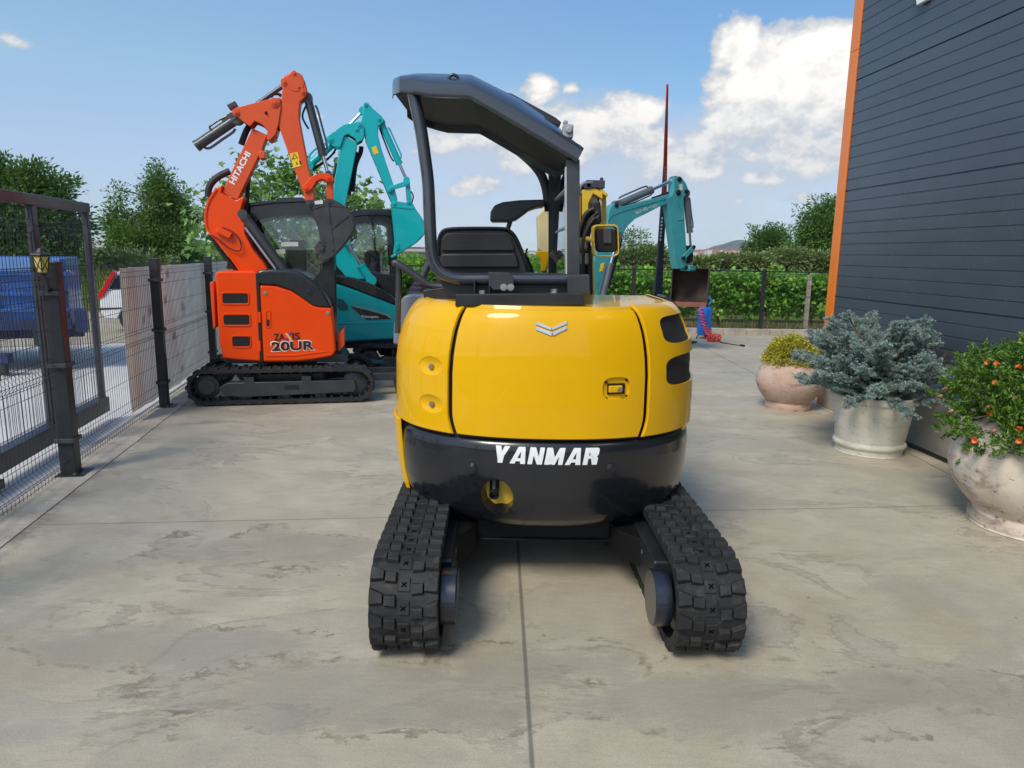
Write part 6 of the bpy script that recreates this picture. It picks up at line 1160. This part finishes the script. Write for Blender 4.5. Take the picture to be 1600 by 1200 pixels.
# white letter of the wall sign, just its foot in view
FWl = Frame(WP, 90+math.degrees(WA)); sx0, sz0 = FWl.px(1447, 3, .02); mb = MB(); mb.prism([(sx0-.06, sz0), (sx0+.09, sz0), (sx0+.24, sz0+.55), (sx0+.09, sz0+.55)], .012, .05); mb.build('sign_letter', M_white, wh, bevel=.004)
pipe = [(-.9, .085), (-1.6, .09), (-2.6, .10), (-3.6, .095), (-5.0, .11)]; mb = MB(); mb.tube(spline([tuple(WP+WD*a+WN*b)+(.02,) for a, b in pipe], 8), .017, 8); tag(mb.build('hose_pipe', M_rubdk), 'black water pipe running along the foot of the warehouse wall behind the pots', 'pipe')
# ------------------------------------------------------------------ pots
def stonemat(name, c0, c1, stain, st=.5, pit=.4):
    m, t, b = newmat(name); P = t.n('ShaderNodeTexCoord').outputs['Object']; c = t.ramp(t.noise(P, 3.2, 7, .62, .5), [(.3, c0), (.7, c1)])
    s1 = t.math('MULTIPLY', t.sstep(t.noise(t.mapping(P, (1.5, 1.5, 3.5), loc=(.3, .7, .2)), 1.6, 8, .68, .8), .48, .66), st); c = t.mix(s1, c, stain)
    s2 = t.math('MULTIPLY', t.sstep(t.noise(t.mapping(P, (14, 14, 30)), 1.0, 5, .7), .60, .66), pit); c = t.mix(s2, c, tuple(x*.45 for x in stain[:3])+(1,)); t.set(b.inputs['Base Color'], c); b.inputs['Roughness'].default_value = .85; b.inputs['Specular IOR Level'].default_value = .25
    bp = t.n('ShaderNodeBump'); bp.inputs['Strength'].default_value = .5; bp.inputs['Distance'].default_value = .01; t.set(bp.inputs['Height'], t.math('SUBTRACT', t.math('MULTIPLY', t.noise(P, 18, 7, .7), 1.2), t.math('MULTIPLY', s2, .8))); t.set(b.inputs['Normal'], bp); return m
M_soil = mat('potting soil', (.045, .032, .022), .95, var=.3, bump=.5, bscale=40)
def pot(label, c, prof, m, seed=0):
    p = thing('flower_pot', label, 'pot', (c[0], c[1], 0)); mb = MB(); P = [(v.x, v.y) for v in spline([(a, b, 0) for a, b in prof], 4)]; mb.lathe(P, 64); r_ = np.random.default_rng(seed)
    mb.v = [(x*(1+.006*math.sin(5*math.atan2(y, x)+z*9+seed)), y*(1+.006*math.cos(4*math.atan2(y, x)+z*7)), z) for x, y, z in mb.v]; mb.build('vessel', m, p, ang=60)
    rt, zt_ = prof[-1]; mb = MB(); mb.lathe([(0, zt_+.0), (rt*.6, zt_+.008), (rt+.01, zt_-.005)], 32); mb.build('soil', M_soil, p); return p
pot('round pinkish terracotta pot holding the golden shrub, farthest of the pots', (3.02, 7.62), [(0, .0), (.21, .0), (.232, .008), (.238, .05), (.232, .085), (.245, .10), (.30, .17), (.340, .25), (.350, .32), (.335, .40), (.295, .47), (.25, .515), (.242, .54), (.235, .55), (.215, .545), (.205, .48)], stonemat('pink terracotta', (.44, .30, .23, 1), (.56, .42, .34, 1), (.20, .13, .10, 1), .65, .6), 1)
pot('tapered cream white pot with a ring at its foot, holding the blue spruce', (3.07, 5.92), [(0, .0), (.245, .0), (.262, .01), (.268, .045), (.282, .06), (.290, .078), (.284, .096), (.272, .108), (.275, .13), (.296, .28), (.318, .42), (.326, .440), (.338, .45), (.340, .485), (.334, .50), (.318, .50), (.310, .485), (.305, .42)], stonemat('cream pot', (.58, .55, .46, 1), (.68, .655, .57, 1), (.36, .31, .22, 1), .60, .4), 2)
pot('big round weathered stone pot holding the flowering shrub, nearest of the pots', (3.27, 4.21), [(0, .0), (.33, .0), (.355, .012), (.362, .05), (.358, .085), (.35, .10), (.365, .12), (.42, .18), (.475, .27), (.50, .36), (.495, .45), (.455, .54), (.39, .605), (.345, .635), (.325, .65), (.305, .645), (.295, .58)], stonemat('weathered stone', (.56, .47, .37, 1), (.72, .64, .53, 1), (.22, .16, .13, 1), .80, .75), 3)
# ------------------------------------------------------------------ foliage helpers
def unit(n): v = rng.normal(size=(n, 3)); return v/np.linalg.norm(v, axis=1, keepdims=True)
def leaf_quads(C, L, W_, D=None, up=0.0):
    """one diamond leaf per centre; D = growing direction"""
    n = len(C); d = unit(n) if D is None else D+.0; d /= np.linalg.norm(d, axis=1, keepdims=True); q = unit(n); q[:, 2] += up; s = np.cross(d, q); s /= np.linalg.norm(s, axis=1, keepdims=True)+1e-9
    Ls = (L*(.7+.6*rng.random(n)))[:, None]; Ws = Ls*W_; nn = np.cross(s, d)
    V = np.stack([C-d*Ls*.5, C+s*Ws*.5-d*Ls*.05+nn*Ls*.06, C+d*Ls*.5, C-s*Ws*.5-d*Ls*.05+nn*Ls*.06], 1).reshape(-1, 3); return V, np.arange(4*n).reshape(n, 4)
def clumps(blobs, k, shell=.55):
    """clump centres spread through the outer part of several ellipsoids, with an uneven outline"""
    vol = np.array([b[3]*b[4]*b[5] for b in blobs])**.8; idx = rng.choice(len(blobs), k, p=vol/vol.sum()); B = np.array(blobs)[idx]; u = unit(k); r = (shell+(1.05-shell)*rng.random(k)**.7)*np.clip(1+.09*rng.normal(size=k), .8, 1.12); return B[:, :3]+u*B[:, 3:6]*r[:, None], u
def limbs(mb, base, top, targets, r0, n=26, spread=.35):
    """tapered trunk with limbs reaching into the crown"""
    b, t_ = Vector(base), Vector(top); mid = b.lerp(t_, .5)+Vector((random.uniform(-.1, .1), random.uniform(-.1, .1), 0))*(t_-b).length*.3; trunk = spline([b, mid, t_], 6); mb.tube(trunk, [r0*(1-.6*i/(len(trunk)-1))*(1.25 if i == 0 else 1) for i in range(len(trunk))], 10)
    for q in targets[:n]:
        q = Vector(q); s = trunk[random.randint(len(trunk)//3, len(trunk)-1)]; L = (q-s).length; m1 = s.lerp(q, .45)+Vector((random.uniform(-.1, .1), random.uniform(-.1, .1), .12))*L; p = spline([s, m1, q], 4); mb.tube(p, [r0*.34*(1-.85*i/(len(p)-1)) for i in range(len(p))], 6)
def tree(name, label, cat, loc, blobs, k, per, rc, L, W_, m, bark, r0=.15, top=None, flat=.8, group=None, shell=.5, nl=26):
    t_ = thing(name, label, cat, (loc[0], loc[1], loc[2] if len(loc) > 2 else -.25), 0, group); C, u = clumps(blobs, k, shell); n = k*per; P = np.repeat(C, per, 0); off = np.clip(rng.normal(size=(n, 3)), -1.7, 1.7)*rc*.5; off[:, 2] *= flat; P = P+off; D = off+np.repeat(u, per, 0)*rc*.5+unit(n)*rc*.4; D[:, 2] -= rc*.12
    V, Fq = leaf_quads(P, L, W_, D, .8); raw_mesh('crown', V, Fq, m, t_)
    mb = MB(); cz = np.mean([b[2] for b in blobs]); tp = top or (blobs[0][0]*.5, blobs[0][1]*.5, blobs[0][2]); limbs(mb, (0, 0, 0), tp, [tuple(c) for c in C], r0, nl); mb.build('trunk', bark, t_); return t_
M_bark = mat('grey brown bark', (.10, .08, .062), .9, var=.3, scale=12, bump=.6, bscale=30)
# ------------------------------------------------------------------ potted plants
# blue spruce: upturned shoots, each clothed in short needles
sp = thing('blue_spruce', 'spreading dwarf blue spruce growing in the cream white pot', 'shrub', (3.11, 5.92, .50)); M_spr = leafmat('blue spruce needles', (.11, .19, .17, 1), (.30, .40, .365, 1), (.46, .56, .51, 1), .12, .6)
tips = []; boughs = MB()
boughs.tube(spline([(0, 0, -.02), (.02, .0, .12), (-.02, .03, .30), (.02, 0, .52)], 5), [.045-.0018*i for i in range(16)], 8)
for i in range(86):
    a = 2*PI*(i*.381966)+random.uniform(-.2, .2); e = random.uniform(-.22, 1.25); R_ = .60*(1-.20*max(0, e-.3))*random.uniform(.84, 1.16); z0_ = .06+.42*max(0, min(1, (e+.3)/1.5))*random.uniform(.6, 1)
    if math.cos(a) > .3: R_ *= .86
    q = Vector((R_*math.cos(a)*math.cos(e*.8), R_*math.sin(a)*math.cos(e*.8), z0_+R_*.62*math.sin(e)-.02)); s = Vector((.02*math.cos(a), .02*math.sin(a), z0_*.8)); m1 = s.lerp(q, .5)+Vector((0, 0, -.03)); path = spline([s, m1, q], 7); boughs.tube(path, [.012*(1-.8*k/(len(path)-1))+.002 for k in range(len(path))], 5)
    for k in range(4, len(path)):
        u = k/(len(path)-1); d = (path[min(k+1, len(path)-1)]-path[k-1]).normalized()
        for _ in range(5 if u < .95 else 7):
            sd = Vector((random.gauss(0, 1), random.gauss(0, 1), random.gauss(.25, .5))).normalized(); o = d*.7+sd*(.8-.3*u); o.normalize(); L_ = random.uniform(.04, .085); b0 = path[k]+sd*.012; tips.append((b0, o, L_))
            if random.random() < .6: o2 = (o+Vector((random.gauss(0, .6), random.gauss(0, .6), .3))).normalized(); tips.append((b0+o*L_*.5, o2, L_*.65))
NE_ = 40; n = len(tips); Bp = np.repeat(np.array([tuple(t_[0]) for t_ in tips]), NE_, 0); Bd = np.repeat(np.array([tuple(t_[1]) for t_ in tips]), NE_, 0); Bl = np.repeat(np.array([t_[2] for t_ in tips]), NE_); u = rng.random(n*NE_); q = unit(n*NE_); side = np.cross(Bd, q); side /= np.linalg.norm(side, axis=1, keepdims=True); side[:, 2] += .25; ND = Bd*.65+side; ND /= np.linalg.norm(ND, axis=1, keepdims=True)
base_ = Bp+Bd*(Bl*u)[:, None]; Ln = .022*(1.1-.45*u)*(.8+.4*rng.random(n*NE_)); w_ = np.cross(ND, unit(n*NE_)); w_ /= np.linalg.norm(w_, axis=1, keepdims=True); keep = (base_[:, 0]+.07*base_[:, 1]) < .37
V = np.stack([base_-w_*.0019, base_+w_*.0019, base_+ND*Ln[:, None]+w_*.0009, base_+ND*Ln[:, None]-w_*.0009], 1)[keep].reshape(-1, 3); raw_mesh('needles', V, np.arange(len(V)).reshape(-1, 4), M_spr, sp); sp.scale = (1.05, 1.05, .90)
for b0, o, L_ in tips[::2]: boughs.tube([b0, b0+o*L_*.9], [.0028, .0012], 4, cap=False)
boughs.build('branches', mat('spruce bark', (.10, .065, .045), .9, var=.3), sp)
# golden shrub
gs = thing('golden_shrub', 'low rounded golden yellow shrub growing in the pink terracotta pot', 'shrub', (3.02, 7.62, .53)); n = 13000; u = unit(n); u[:, 2] = np.abs(u[:, 2])*1.0-.12; r_ = (.55+.45*rng.random(n)**.4)*(1+.10*np.sin(u[:, 0]*9+2)*np.cos(u[:, 1]*8)+.05*rng.normal(size=n)); C = u*np.array([.295, .295, .30])*r_[:, None]; V, Fq = leaf_quads(C, .024, .62, u+.7*unit(n), .4); raw_mesh('foliage', V, Fq, leafmat('golden leaves', (.22, .24, .02, 1), (.48, .43, .045, 1), (.62, .54, .10, 1), .15, .5), gs)
mb = MB(); limbs(mb, (0, 0, -.04), (0, 0, .12), [tuple(c) for c in C[:60]*.85], .022, 60); mb.build('stems', M_bark, gs)
# flowering shrub (pomegranate)
ps_ = thing('flowering_shrub', 'dense green shrub with small orange red flowers growing in the big stone pot', 'shrub', (3.27, 4.21, .57)); blobs = [(a, b, c*.74, d, e, f*.84) for a, b, c, d, e, f in [(.0, .0, .28, .40, .42, .36), (-.26, -.08, .06, .30, .36, .22), (.12, -.1, .32, .34, .34, .30), (-.12, .12, .36, .32, .34, .26), (.2, .2, .2, .3, .3, .3), (-.05, -.32, .06, .34, .24, .22), (-.34, .1, .2, .2, .3, .24)]]
C, uu = clumps(blobs, 760, .6); per = 66; P = np.repeat(C, per, 0); dirs = np.repeat((uu+.5*unit(len(uu))+np.array([0, 0, .35])), per, 0); tt = rng.random(len(P))*.105; P = P+dirs*tt[:, None]+rng.normal(size=P.shape)*.010; ok = (P[:, 0]+.07*P[:, 1]) < .45; D = dirs*.6+unit(len(P)); V, Fq = leaf_quads(P[ok], .031, .36, D[ok], .5); raw_mesh('foliage', V, Fq, leafmat('glossy shrub leaves', (.035, .10, .014, 1), (.085, .20, .026, 1), (.22, .32, .035, 1), .22, .38), ps_)
mb = MB(); limbs(mb, (0, 0, -.05), (0, 0, .22), [tuple(c) for c in C[:90]], .03, 90); mb.build('stems', M_bark, ps_)
M_flw = mat('orange red petals', (.85, .13, .025), .45, var=.15); M_bud = mat('ripening fruit', (.38, .16, .075), .45, var=.25); k = 0
cand = [c for c, q in zip(C, uu) if (q @ np.array([-.75, -.62, .1])) > .45]; random.shuffle(cand)
for c in cand[:44]:
    o_ = (Vector(c)-Vector((0, 0, .2))).normalized(); p = Vector(c)+o_*.07; fl_ = MB(); up = (o_+Vector((random.gauss(0, .4), random.gauss(0, .4), random.gauss(-.2, .3)))).normalized(); Q = up.to_track_quat('Z', 'Y').to_matrix()
    if k % 2 == 0: ring_ = [(.004, -.012), (.010, -.004), (.011, .006), (.016, .018), (.013, .016), (.003, .004)]; fl_.lathe(ring_, 9); nm, mm = 'flower', M_flw
    else: fl_.lathe([(.0005, -.013), (.010, -.009), (.0135, 0), (.010, .010), (.005, .014), (.007, .021), (.001, .017)], 9); nm, mm = 'fruit', M_bud
    fl_.v = [tuple(Q @ (Vector(v)*random.uniform(.98, 1.02)) + p) for v in fl_.v]; fl_.build(nm, mm, ps_); k += 1
# ================================================================== trees and fields outside
lm_dark = leafmat('dark tree leaves', (0.038, 0.095, 0.025, 1), (0.084, 0.179, 0.046, 1), (0.148, 0.274, 0.073, 1)); lm_mid = leafmat('green tree leaves', (0.059, 0.130, 0.034, 1), (0.115, 0.232, 0.054, 1), (0.190, 0.325, 0.084, 1)); lm_fig = leafmat('fig leaves', (0.073, 0.168, 0.038, 1), (0.157, 0.305, 0.073, 1), (0.252, 0.420, 0.106, 1), .3); lm_vine = leafmat('vine leaves', (0.062, 0.179, 0.025, 1), (0.157, 0.378, 0.046, 1), (0.316, 0.608, 0.073, 1), .35); lm_oliv = leafmat('hedge leaves', (0.095, 0.137, 0.046, 1), (0.179, 0.241, 0.084, 1), (0.274, 0.316, 0.126, 1), .2)
lm_vine_sunlit = leafmat('sun-painted vine leaves', (.16, .34, .03, 1), (.26, .48, .05, 1), (.40, .60, .10, 1), .4)  # paler green for the vine tops, sunlight put into the leaf colour
def at(px, py, Y): return [float(c) for c in atY(px, py, Y)]
def blobs_px(base, items, Y, depth=.9):
    out = []
    for px, py, rx, ry in items: c = at(px, py, Y); k = Y/FPX*1.0; out.append((c[0]-base[0], c[1]-base[1]+random.uniform(-.3, .3)*rx*k, c[2]+.25, rx*k, rx*k*depth, ry*k))
    return out
def ptree(name, label, cat, Y, foot, items, k, per, rc, L, W_, m, r0, **kw):
    if name.endswith('tree') and name != 'young_tree':            # ragged outline: smaller lobes standing out of the big ones
        ex = []
        for x, y, rx, ry in items:
            for _ in range(3): a = random.uniform(-2.8, -.3); ex.append((x+rx*.95*math.cos(a), y+ry*.95*math.sin(a), rx*random.uniform(.22, .4), ry*random.uniform(.25, .5)))
        items = [(x, y, rx*.88, ry*.88) for x, y, rx, ry in items]+ex; k = int(k*.8); rc *= .85
    b = at(foot, 470, Y); return tree(name, label, cat, (b[0], Y), [(x, y, z, a-.38*rc, c_-.38*rc, d-.38*rc) for x, y, z, a, c_, d in blobs_px((b[0], Y), [(q[0], q[1], max(q[2], rc*.6*FPX/Y), max(q[3], rc*.6*FPX/Y)) for q in items], Y)], k, per, rc, L, W_, m, M_bark, r0, **kw)
ptree('leafy_tree', 'large dark leafy tree rising behind the sliding gate', 'tree', 19, 40, [(30, 330, 85, 60), (15, 285, 42, 42), (80, 350, 62, 48), (-40, 330, 80, 70), (40, 390, 90, 40), (92, 322, 22, 16), (60, 420, 70, 40)], 330, 150, .52, .125, .42, lm_dark, .16, flat=.75)
ptree('bushy_tree', 'tall bushy green tree standing alone between the gate and the orange excavator', 'tree', 24, 235, [(252, 322, 40, 44), (252, 288, 26, 26), (182, 348, 26, 36), (283, 335, 26, 36), (230, 372, 62, 28), (178, 312, 9, 20), (205, 345, 20, 24), (262, 375, 48, 30), (215, 395, 55, 22)], 300, 150, .44, .105, .42, lm_mid, .18, flat=1.0)
ptree('round_bush', 'low rounded bush just right of the bushy tree', 'bush', 26, 290, [(285, 405, 32, 18), (300, 398, 18, 14), (265, 410, 24, 14)], 120, 50, .5, .13, .45, lm_mid, .08)
ptree('roadside_scrub', 'tangled scrub at the roadside below the trees', 'bush', 21, 150, [(150, 420, 40, 22), (195, 412, 40, 22), (240, 418, 40, 22), (120, 440, 40, 24), (60, 450, 60, 30), (0, 450, 50, 34)], 260, 46, .5, .14, .4, lm_oliv, .06)
# fig tree: big lobed leaves
fb = at(470, 470, 14.2); ft = thing('fig_tree', 'broad fig tree with large lobed leaves behind the two cabs', 'tree', (fb[0], 14.2, -.25)); blobs = blobs_px((fb[0], 14.2), [(450, 320, 120, 52), (360, 345, 62, 52), (330, 330, 32, 38), (420, 285, 50, 28), (560, 320, 36, 30), (590, 350, 30, 36), (480, 290, 60, 26), (340, 385, 40, 30), (560, 390, 60, 40), (450, 390, 90, 40)], 14.2)
C, uu = clumps(blobs, 250, .55); per = 13; P = np.repeat(C, per, 0)+rng.normal(size=(250*per, 3))*.17; n = len(P); out = np.array([(math.cos(a)*r, math.sin(a)*r*.92) for a, r in ((-1.57, .42), (-1.0, .52), (-.55, .62), (-.2, .36), (.25, .82), (.62, .46), (1.2, .62), (1.57, 1.05), (1.94, .62), (2.52, .46), (2.9, .82), (3.34, .36), (3.69, .62), (4.14, .52))]); m_ = len(out)
d = np.repeat(uu, per, 0)*.6+unit(n)*.6; d[:, 2] -= .35; d /= np.linalg.norm(d, axis=1, keepdims=True); nr = unit(n)*.55; nr[:, 2] += .8; s_ = np.cross(d, nr); s_ /= np.linalg.norm(s_, axis=1, keepdims=True); sc = (.095*(.7+.7*rng.random(n)))[:, None, None]
nn_ = np.cross(s_, d)[:, None, :]; V = P[:, None, :]+sc*(s_[:, None, :]*out[None, :, 0:1]+d[:, None, :]*out[None, :, 1:2]+nn_*(.25*np.abs(out[None, :, 0:1]))); V = np.concatenate([V, P[:, None, :]], 1).reshape(-1, 3); b_ = (np.arange(n)*(m_+1))[:, None]; T = np.stack([np.stack([b_[:, 0]+m_, b_[:, 0]+i, b_[:, 0]+(i+1) % m_], 1) for i in range(m_)], 1).reshape(-1, 3); raw_mesh('crown', V, T, lm_fig, ft)
mb = MB(); 
for dx_ in (-.5, .3, .9): limbs(mb, (dx_*.5, 0, 0), (dx_*2.0, 0, 1.5), [tuple(c) for c in C[int((dx_+1)*40):int((dx_+1)*40)+34]], .075, 34)
mb.build('trunk', mat('pale fig bark', (.24, .22, .18), .8, var=.2), ft)
# right-hand trees
ptree('broad_tree', 'big round green tree half hidden by the warehouse corner', 'tree', 40, 1300, [(1288, 372, 46, 46), (1310, 338, 40, 38), (1270, 352, 30, 34), (1340, 390, 50, 50), (1272, 400, 44, 24)], 360, 100, .75, .18, .45, lm_mid, .25, group=None)
ptree('dark_tree', 'smaller dark tree left of the big round tree behind the back fence', 'tree', 44, 1195, [(1202, 385, 34, 30), (1218, 372, 22, 18), (1182, 394, 18, 18), (1230, 400, 40, 22)], 260, 90, .7, .17, .45, lm_dark, .2)
sb = ptree('young_tree', 'thin young tree with sparse airy leaves behind the feather flag', 'tree', 22, 985, [(985, 378, 44, 28), (1005, 350, 20, 14), (955, 395, 26, 20), (1020, 392, 22, 26)], 46, 26, .34, .11, .32, lm_mid, .035, flat=.6, nl=44)
for i, (lab, Y, items) in enumerate((('olive green bush behind the flag, lower than the young tree', 26, [(960, 412, 36, 20), (1010, 410, 40, 22), (925, 418, 30, 16)]), ('pale bush above the back fence by the hanging rusty bucket', 30, [(1095, 416, 28, 12), (1140, 414, 34, 14), (1175, 412, 30, 14)]), ('dense dark bush over the fence beside the orange trim', 32, [(1235, 408, 36, 18), (1285, 412, 34, 18)]), ('light green bushes below the dark grey house roof', 34, [(640, 416, 40, 16), (690, 415, 40, 15), (600, 416, 30, 16), (760, 416, 60, 13), (840, 416, 50, 13)]))): ptree('round_bush', lab, 'bush', Y, items[0][0], items, 230, 44, .5, .17, .42, lm_oliv if i < 3 else lm_vine, .06)
# far hedges: one mass
def mass(name, label, cat, boxes, n, L, W_, m, pw=.6):
    Cs = []
    tot = sum((b[1]-b[0])*b[4] for b in boxes)
    for x0, x1, Y, dY, h, z0_ in boxes:
        k = int(n*(x1-x0)*h/tot); x = x0+(x1-x0)*rng.random(k); y = Y+dY*(rng.random(k)-.5); top = h*(.72+.28*np.sin(x*1.3+Y)*np.sin(x*.47)+.15*np.sin(x*3.7)); Cs.append(np.stack([x, y, z0_+top*rng.random(k)**.6], 1))
    C = np.concatenate(Cs); V, Fq = leaf_quads(C, L, W_, None, .5); o = raw_mesh(name, V, Fq, m); return tag(o, label, cat, kind='stuff')
mass('far_hedges', 'distant hedges and scrub stretching across the fields below the horizon', 'hedge', [(-60, 60, 62, 8, 1.35, -.3), (-90, 90, 90, 12, 1.5, -.3), (-140, 140, 150, 20, 1.7, -.3)], 26000, .55, .6, lm_oliv)
# vineyard: the nearest row vine by vine, the rows behind as one mass
lab = 'leafy grape vine on wires in the nearest row behind the back fence'; xs_ = np.arange(-4.2, 8.3, 1.12)
def vine_mesh(seed):
    C = np.stack([rng.uniform(-.66, .66, 110), rng.normal(0, .20, 110), .74+.86*rng.random(110)**.8], 1); k = rng.random(110) < .22; C[k, 2] += .22*rng.random(k.sum()); per = 15; P = np.repeat(C, per, 0)+rng.normal(size=(110*per, 3))*.085; D = unit(len(P)); D[:, 2] -= .5; return P, D
protos = []
M_wood = mat('vine trunk bark', (.13, .095, .065), .95, var=.3, bump=.6)
for j in range(3):
    v = thing('grape_vine', lab, 'vine', (0, 0, -.25), 0, 'vines in the nearest row'); P, D = vine_mesh(j); V, Fq = leaf_quads(P, .105, .85, D, .6); raw_mesh('foliage', V, Fq, lm_vine, v); q = rng.random((420, 1)); ax = np.stack([rng.uniform(-.64, .64, 42), rng.normal(0, .16, 42), np.full(42, 1.35)], 1); dv = np.stack([rng.normal(0, .3, 42), rng.normal(0, .3, 42), rng.uniform(.2, 1, 42)], 1); PS = np.repeat(ax, 10, 0)+np.repeat(dv, 10, 0)*q*.42+rng.normal(size=(420, 3))*.05; V, Fq = leaf_quads(PS, .085, .8, None, .5); raw_mesh('sunlit_top_leaves', V, Fq, lm_vine_sunlit, v)['kind'] = 'stuff'; mb = MB(); p = spline([(0, 0, 0), (.04*(j-1), .03, .3), (-.03, 0, .6), (.05, 0, .85)], 5); mb.tube(p, [.035-.001*i for i in range(len(p))], 7); mb.tube(spline([(0, 0, .8), (.3, .02, .92), (.62, 0, .9)], 4), .014, 5); mb.tube(spline([(0, 0, .8), (-.3, -.02, .92), (-.62, 0, .9)], 4), .014, 5); mb.build('trunk', M_wood, v); protos.append(v)  # upper leaves take the paler green that paints sun on the vine tops
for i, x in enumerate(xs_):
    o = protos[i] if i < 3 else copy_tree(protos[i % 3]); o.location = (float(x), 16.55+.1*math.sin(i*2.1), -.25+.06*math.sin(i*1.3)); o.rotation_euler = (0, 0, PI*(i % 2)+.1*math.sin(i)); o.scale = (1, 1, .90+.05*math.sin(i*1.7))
mass('vineyard_rows', 'rows of green vines in the vineyard behind the nearest row', 'vines', [(-5, 12, 18.9, .7, 1.22, .0), (-6, 14, 21.2, .7, 1.2, .0), (-7, 16, 23.6, .8, 1.15, -.02), (-9, 18, 26, .8, 1.12, -.03)], 34000, .15, .8, lm_vine)
p0 = at(1261, 480, 16.1); q = thing('vineyard_post', 'weathered pale concrete post in the vines behind the back fence', 'post', (p0[0], 16.1, -.25)); mb = MB(); mb.box((0, 0, .72), (.085, .085, 1.52)); mb.build('shaft', mat('weathered post', (.33, .30, .25), .9, var=.2, scale=9, dirt=.4), q, bevel=.01); mb = MB()
for z in (.7, 1.0, 1.25): 
    mb = MB(); mb.box((0, 0, z), (.093, .093, .008)); mb.build('wire_tie', M_zinc, q)
# straw and grass under the vines and by the road
def blades(name, label, cat, boxes, n, h, m, w=.05):
    Cs = [np.stack([x0+(x1-x0)*rng.random(k), y0+(y1-y0)*rng.random(k), np.full(k, z)], 1) for x0, x1, y0, y1, z in boxes for k in [int(n*(x1-x0)*(y1-y0)/sum((b[1]-b[0])*(b[3]-b[2]) for b in boxes))]]; C = np.concatenate(Cs); k = len(C); D = rng.normal(size=(k, 3))*.35; D[:, 2] = 1; L = h*(.5+rng.random(k)); s = np.cross(D, unit(k)); s /= np.linalg.norm(s, axis=1, keepdims=True); V = np.stack([C-s*w*.12, C+s*w*.12, C+D*L[:, None]*.6+s*w*.08, C+D*L[:, None]], 1).reshape(-1, 3); return tag(raw_mesh(name, V, np.arange(4*k).reshape(k, 4), m), label, cat, kind='stuff')
blades('dry_grass', 'dry straw and grass under the vines behind the back kerb', 'grass', [(-5, 9, 15.2, 17.4, -.26)], 15000, .34, leafmat('dry straw', (.22, .17, .07, 1), (.38, .31, .15, 1), (.12, .15, .04, 1), .2))
blades('tall_grass', 'bright yellow green grass beyond the road', 'grass', [(-17, -8.5, 18.0, 21, -.1), (-30, -17, 17, 22, -.1)], 22000, .95, leafmat('yellow green grass', (.15, .22, .025, 1), (.30, .36, .05, 1), (.40, .40, .10, 1), .3), .07)
# house, town, hill
hc = at(648, 402, 190); hh = thing('house', 'distant low house with dark grey hipped roof above the left bushes', 'house', (hc[0], 190, -.3)); mb = MB(); mb.box((0, 0, 1.3), (8.4, 6, 2.6)); mb.build('wall', mat('house render', (.42, .38, .32), .9), hh); z1_, z2_ = 1.7, 3.15; mb = MB(); mb.add([(-5, -3.8, z1_), (5, -3.8, z1_), (5, 3.8, z1_), (-5, 3.8, z1_), (-1.6, 0, z2_), (1.6, 0, z2_)], [(0, 1, 5, 4), (1, 2, 5), (2, 3, 4, 5), (3, 0, 4), (3, 2, 1, 0)]); mb.build('roof', mat('dark roof tiles', (.085, .088, .10), .85, var=.2), hh, smooth=False)
tw = MB(); mats_t = [mat('town white', (.55, .52, .48), .9), mat('town ochre', (.45, .33, .22), .9), mat('town roofs', (.35, .16, .10), .9)]
for i in range(620):
    Y = random.uniform(1500, 2300); px = random.choice([random.uniform(1040, 1180), random.uniform(1090, 1170), random.uniform(560, 1000), random.uniform(100, 560)]); x = (px-800)/FPX*Y; w_, h = random.uniform(8, 22), random.uniform(5, 17) if px > 1000 else random.uniform(4, 11); tw.cur = random.choice([0, 0, 1]); tw.box((x, Y, h/2), (w_, 12, h)); tw.cur = 2; tw.box((x, Y, h+1), (w_*1.05, 12.5, 2.2))
tag(tw.build('far_town', mats_t, smooth=False), 'far hazy town of pale blocks and tiled roofs along the horizon', 'town', kind='stuff')
def ridge(name, cx, Y, W_, H_, seed, peaks):
    nx, ny = 90, 20; V = []; r_ = np.random.default_rng(seed); ph = r_.random(8)*6
    for j in range(ny+1):
        for i in range(nx+1):
            u, v = i/nx, j/ny; e = max(0, math.sin(PI*v)); h = sum(a*math.exp(-((u-c)/s)**2) for c, s, a in peaks)+.05*math.sin(u*31+ph[0])*math.sin(u*17+ph[1])+.03*math.sin(u*73+v*9+ph[2]); V.append((cx+(u-.5)*W_, Y+(v-.5)*W_*.5, -1+H_*max(0, h)*e))
    w = nx+1; o = raw_mesh(name, np.array(V), np.array([(j*w+i, j*w+i+1, (j+1)*w+i+1, (j+1)*w+i) for j in range(ny) for i in range(nx)]), mat('hill scrub '+name, (.07, .085, .06), .95, var=.4, scale=.02, dirt=.4, dirtcol=(.15, .14, .12, 1)), smooth=True); return tag(o, kind='structure')
Y = 3300; hx = float(atY(1155, 390, Y)[0]); ridge('hill', hx-20, Y, 1000, 66, 3, [(.50, .10, .75), (.54, .05, .25), (.40, .10, .35), (.68, .14, .55)])
ridge('far_hills', -500, 4300, 6500, 34, 5, [(.1, .2, .5), (.35, .12, .4), (.6, .2, .45), (.85, .15, .5)])
# the air: even haze round everything
hz_ = MB(); hz_.box((0, 2400, 70), (9400, 5400, 142.8+.0)); ho = hz_.build('haze', None, smooth=False) if False else None
m = bpy.data.materials.new('haze air'); m.use_nodes = True; nt = m.node_tree; nt.nodes.remove(nt.nodes['Principled BSDF']); pv = nt.nodes.new('ShaderNodeVolumePrincipled'); pv.inputs['Color'].default_value = (.86, .92, 1, 1); pv.inputs['Density'].default_value = .0001; pv.inputs['Anisotropy'].default_value = .2; nt.links.new(pv.outputs[0], nt.nodes['Material Output'].inputs['Volume'])
mb = MB(); mb.box((0, 2600, 37.5), (9000, 6400, 78)); tag(mb.build('haze', m, smooth=False), 'thin pale haze in the air over the fields', 'haze', kind='stuff')
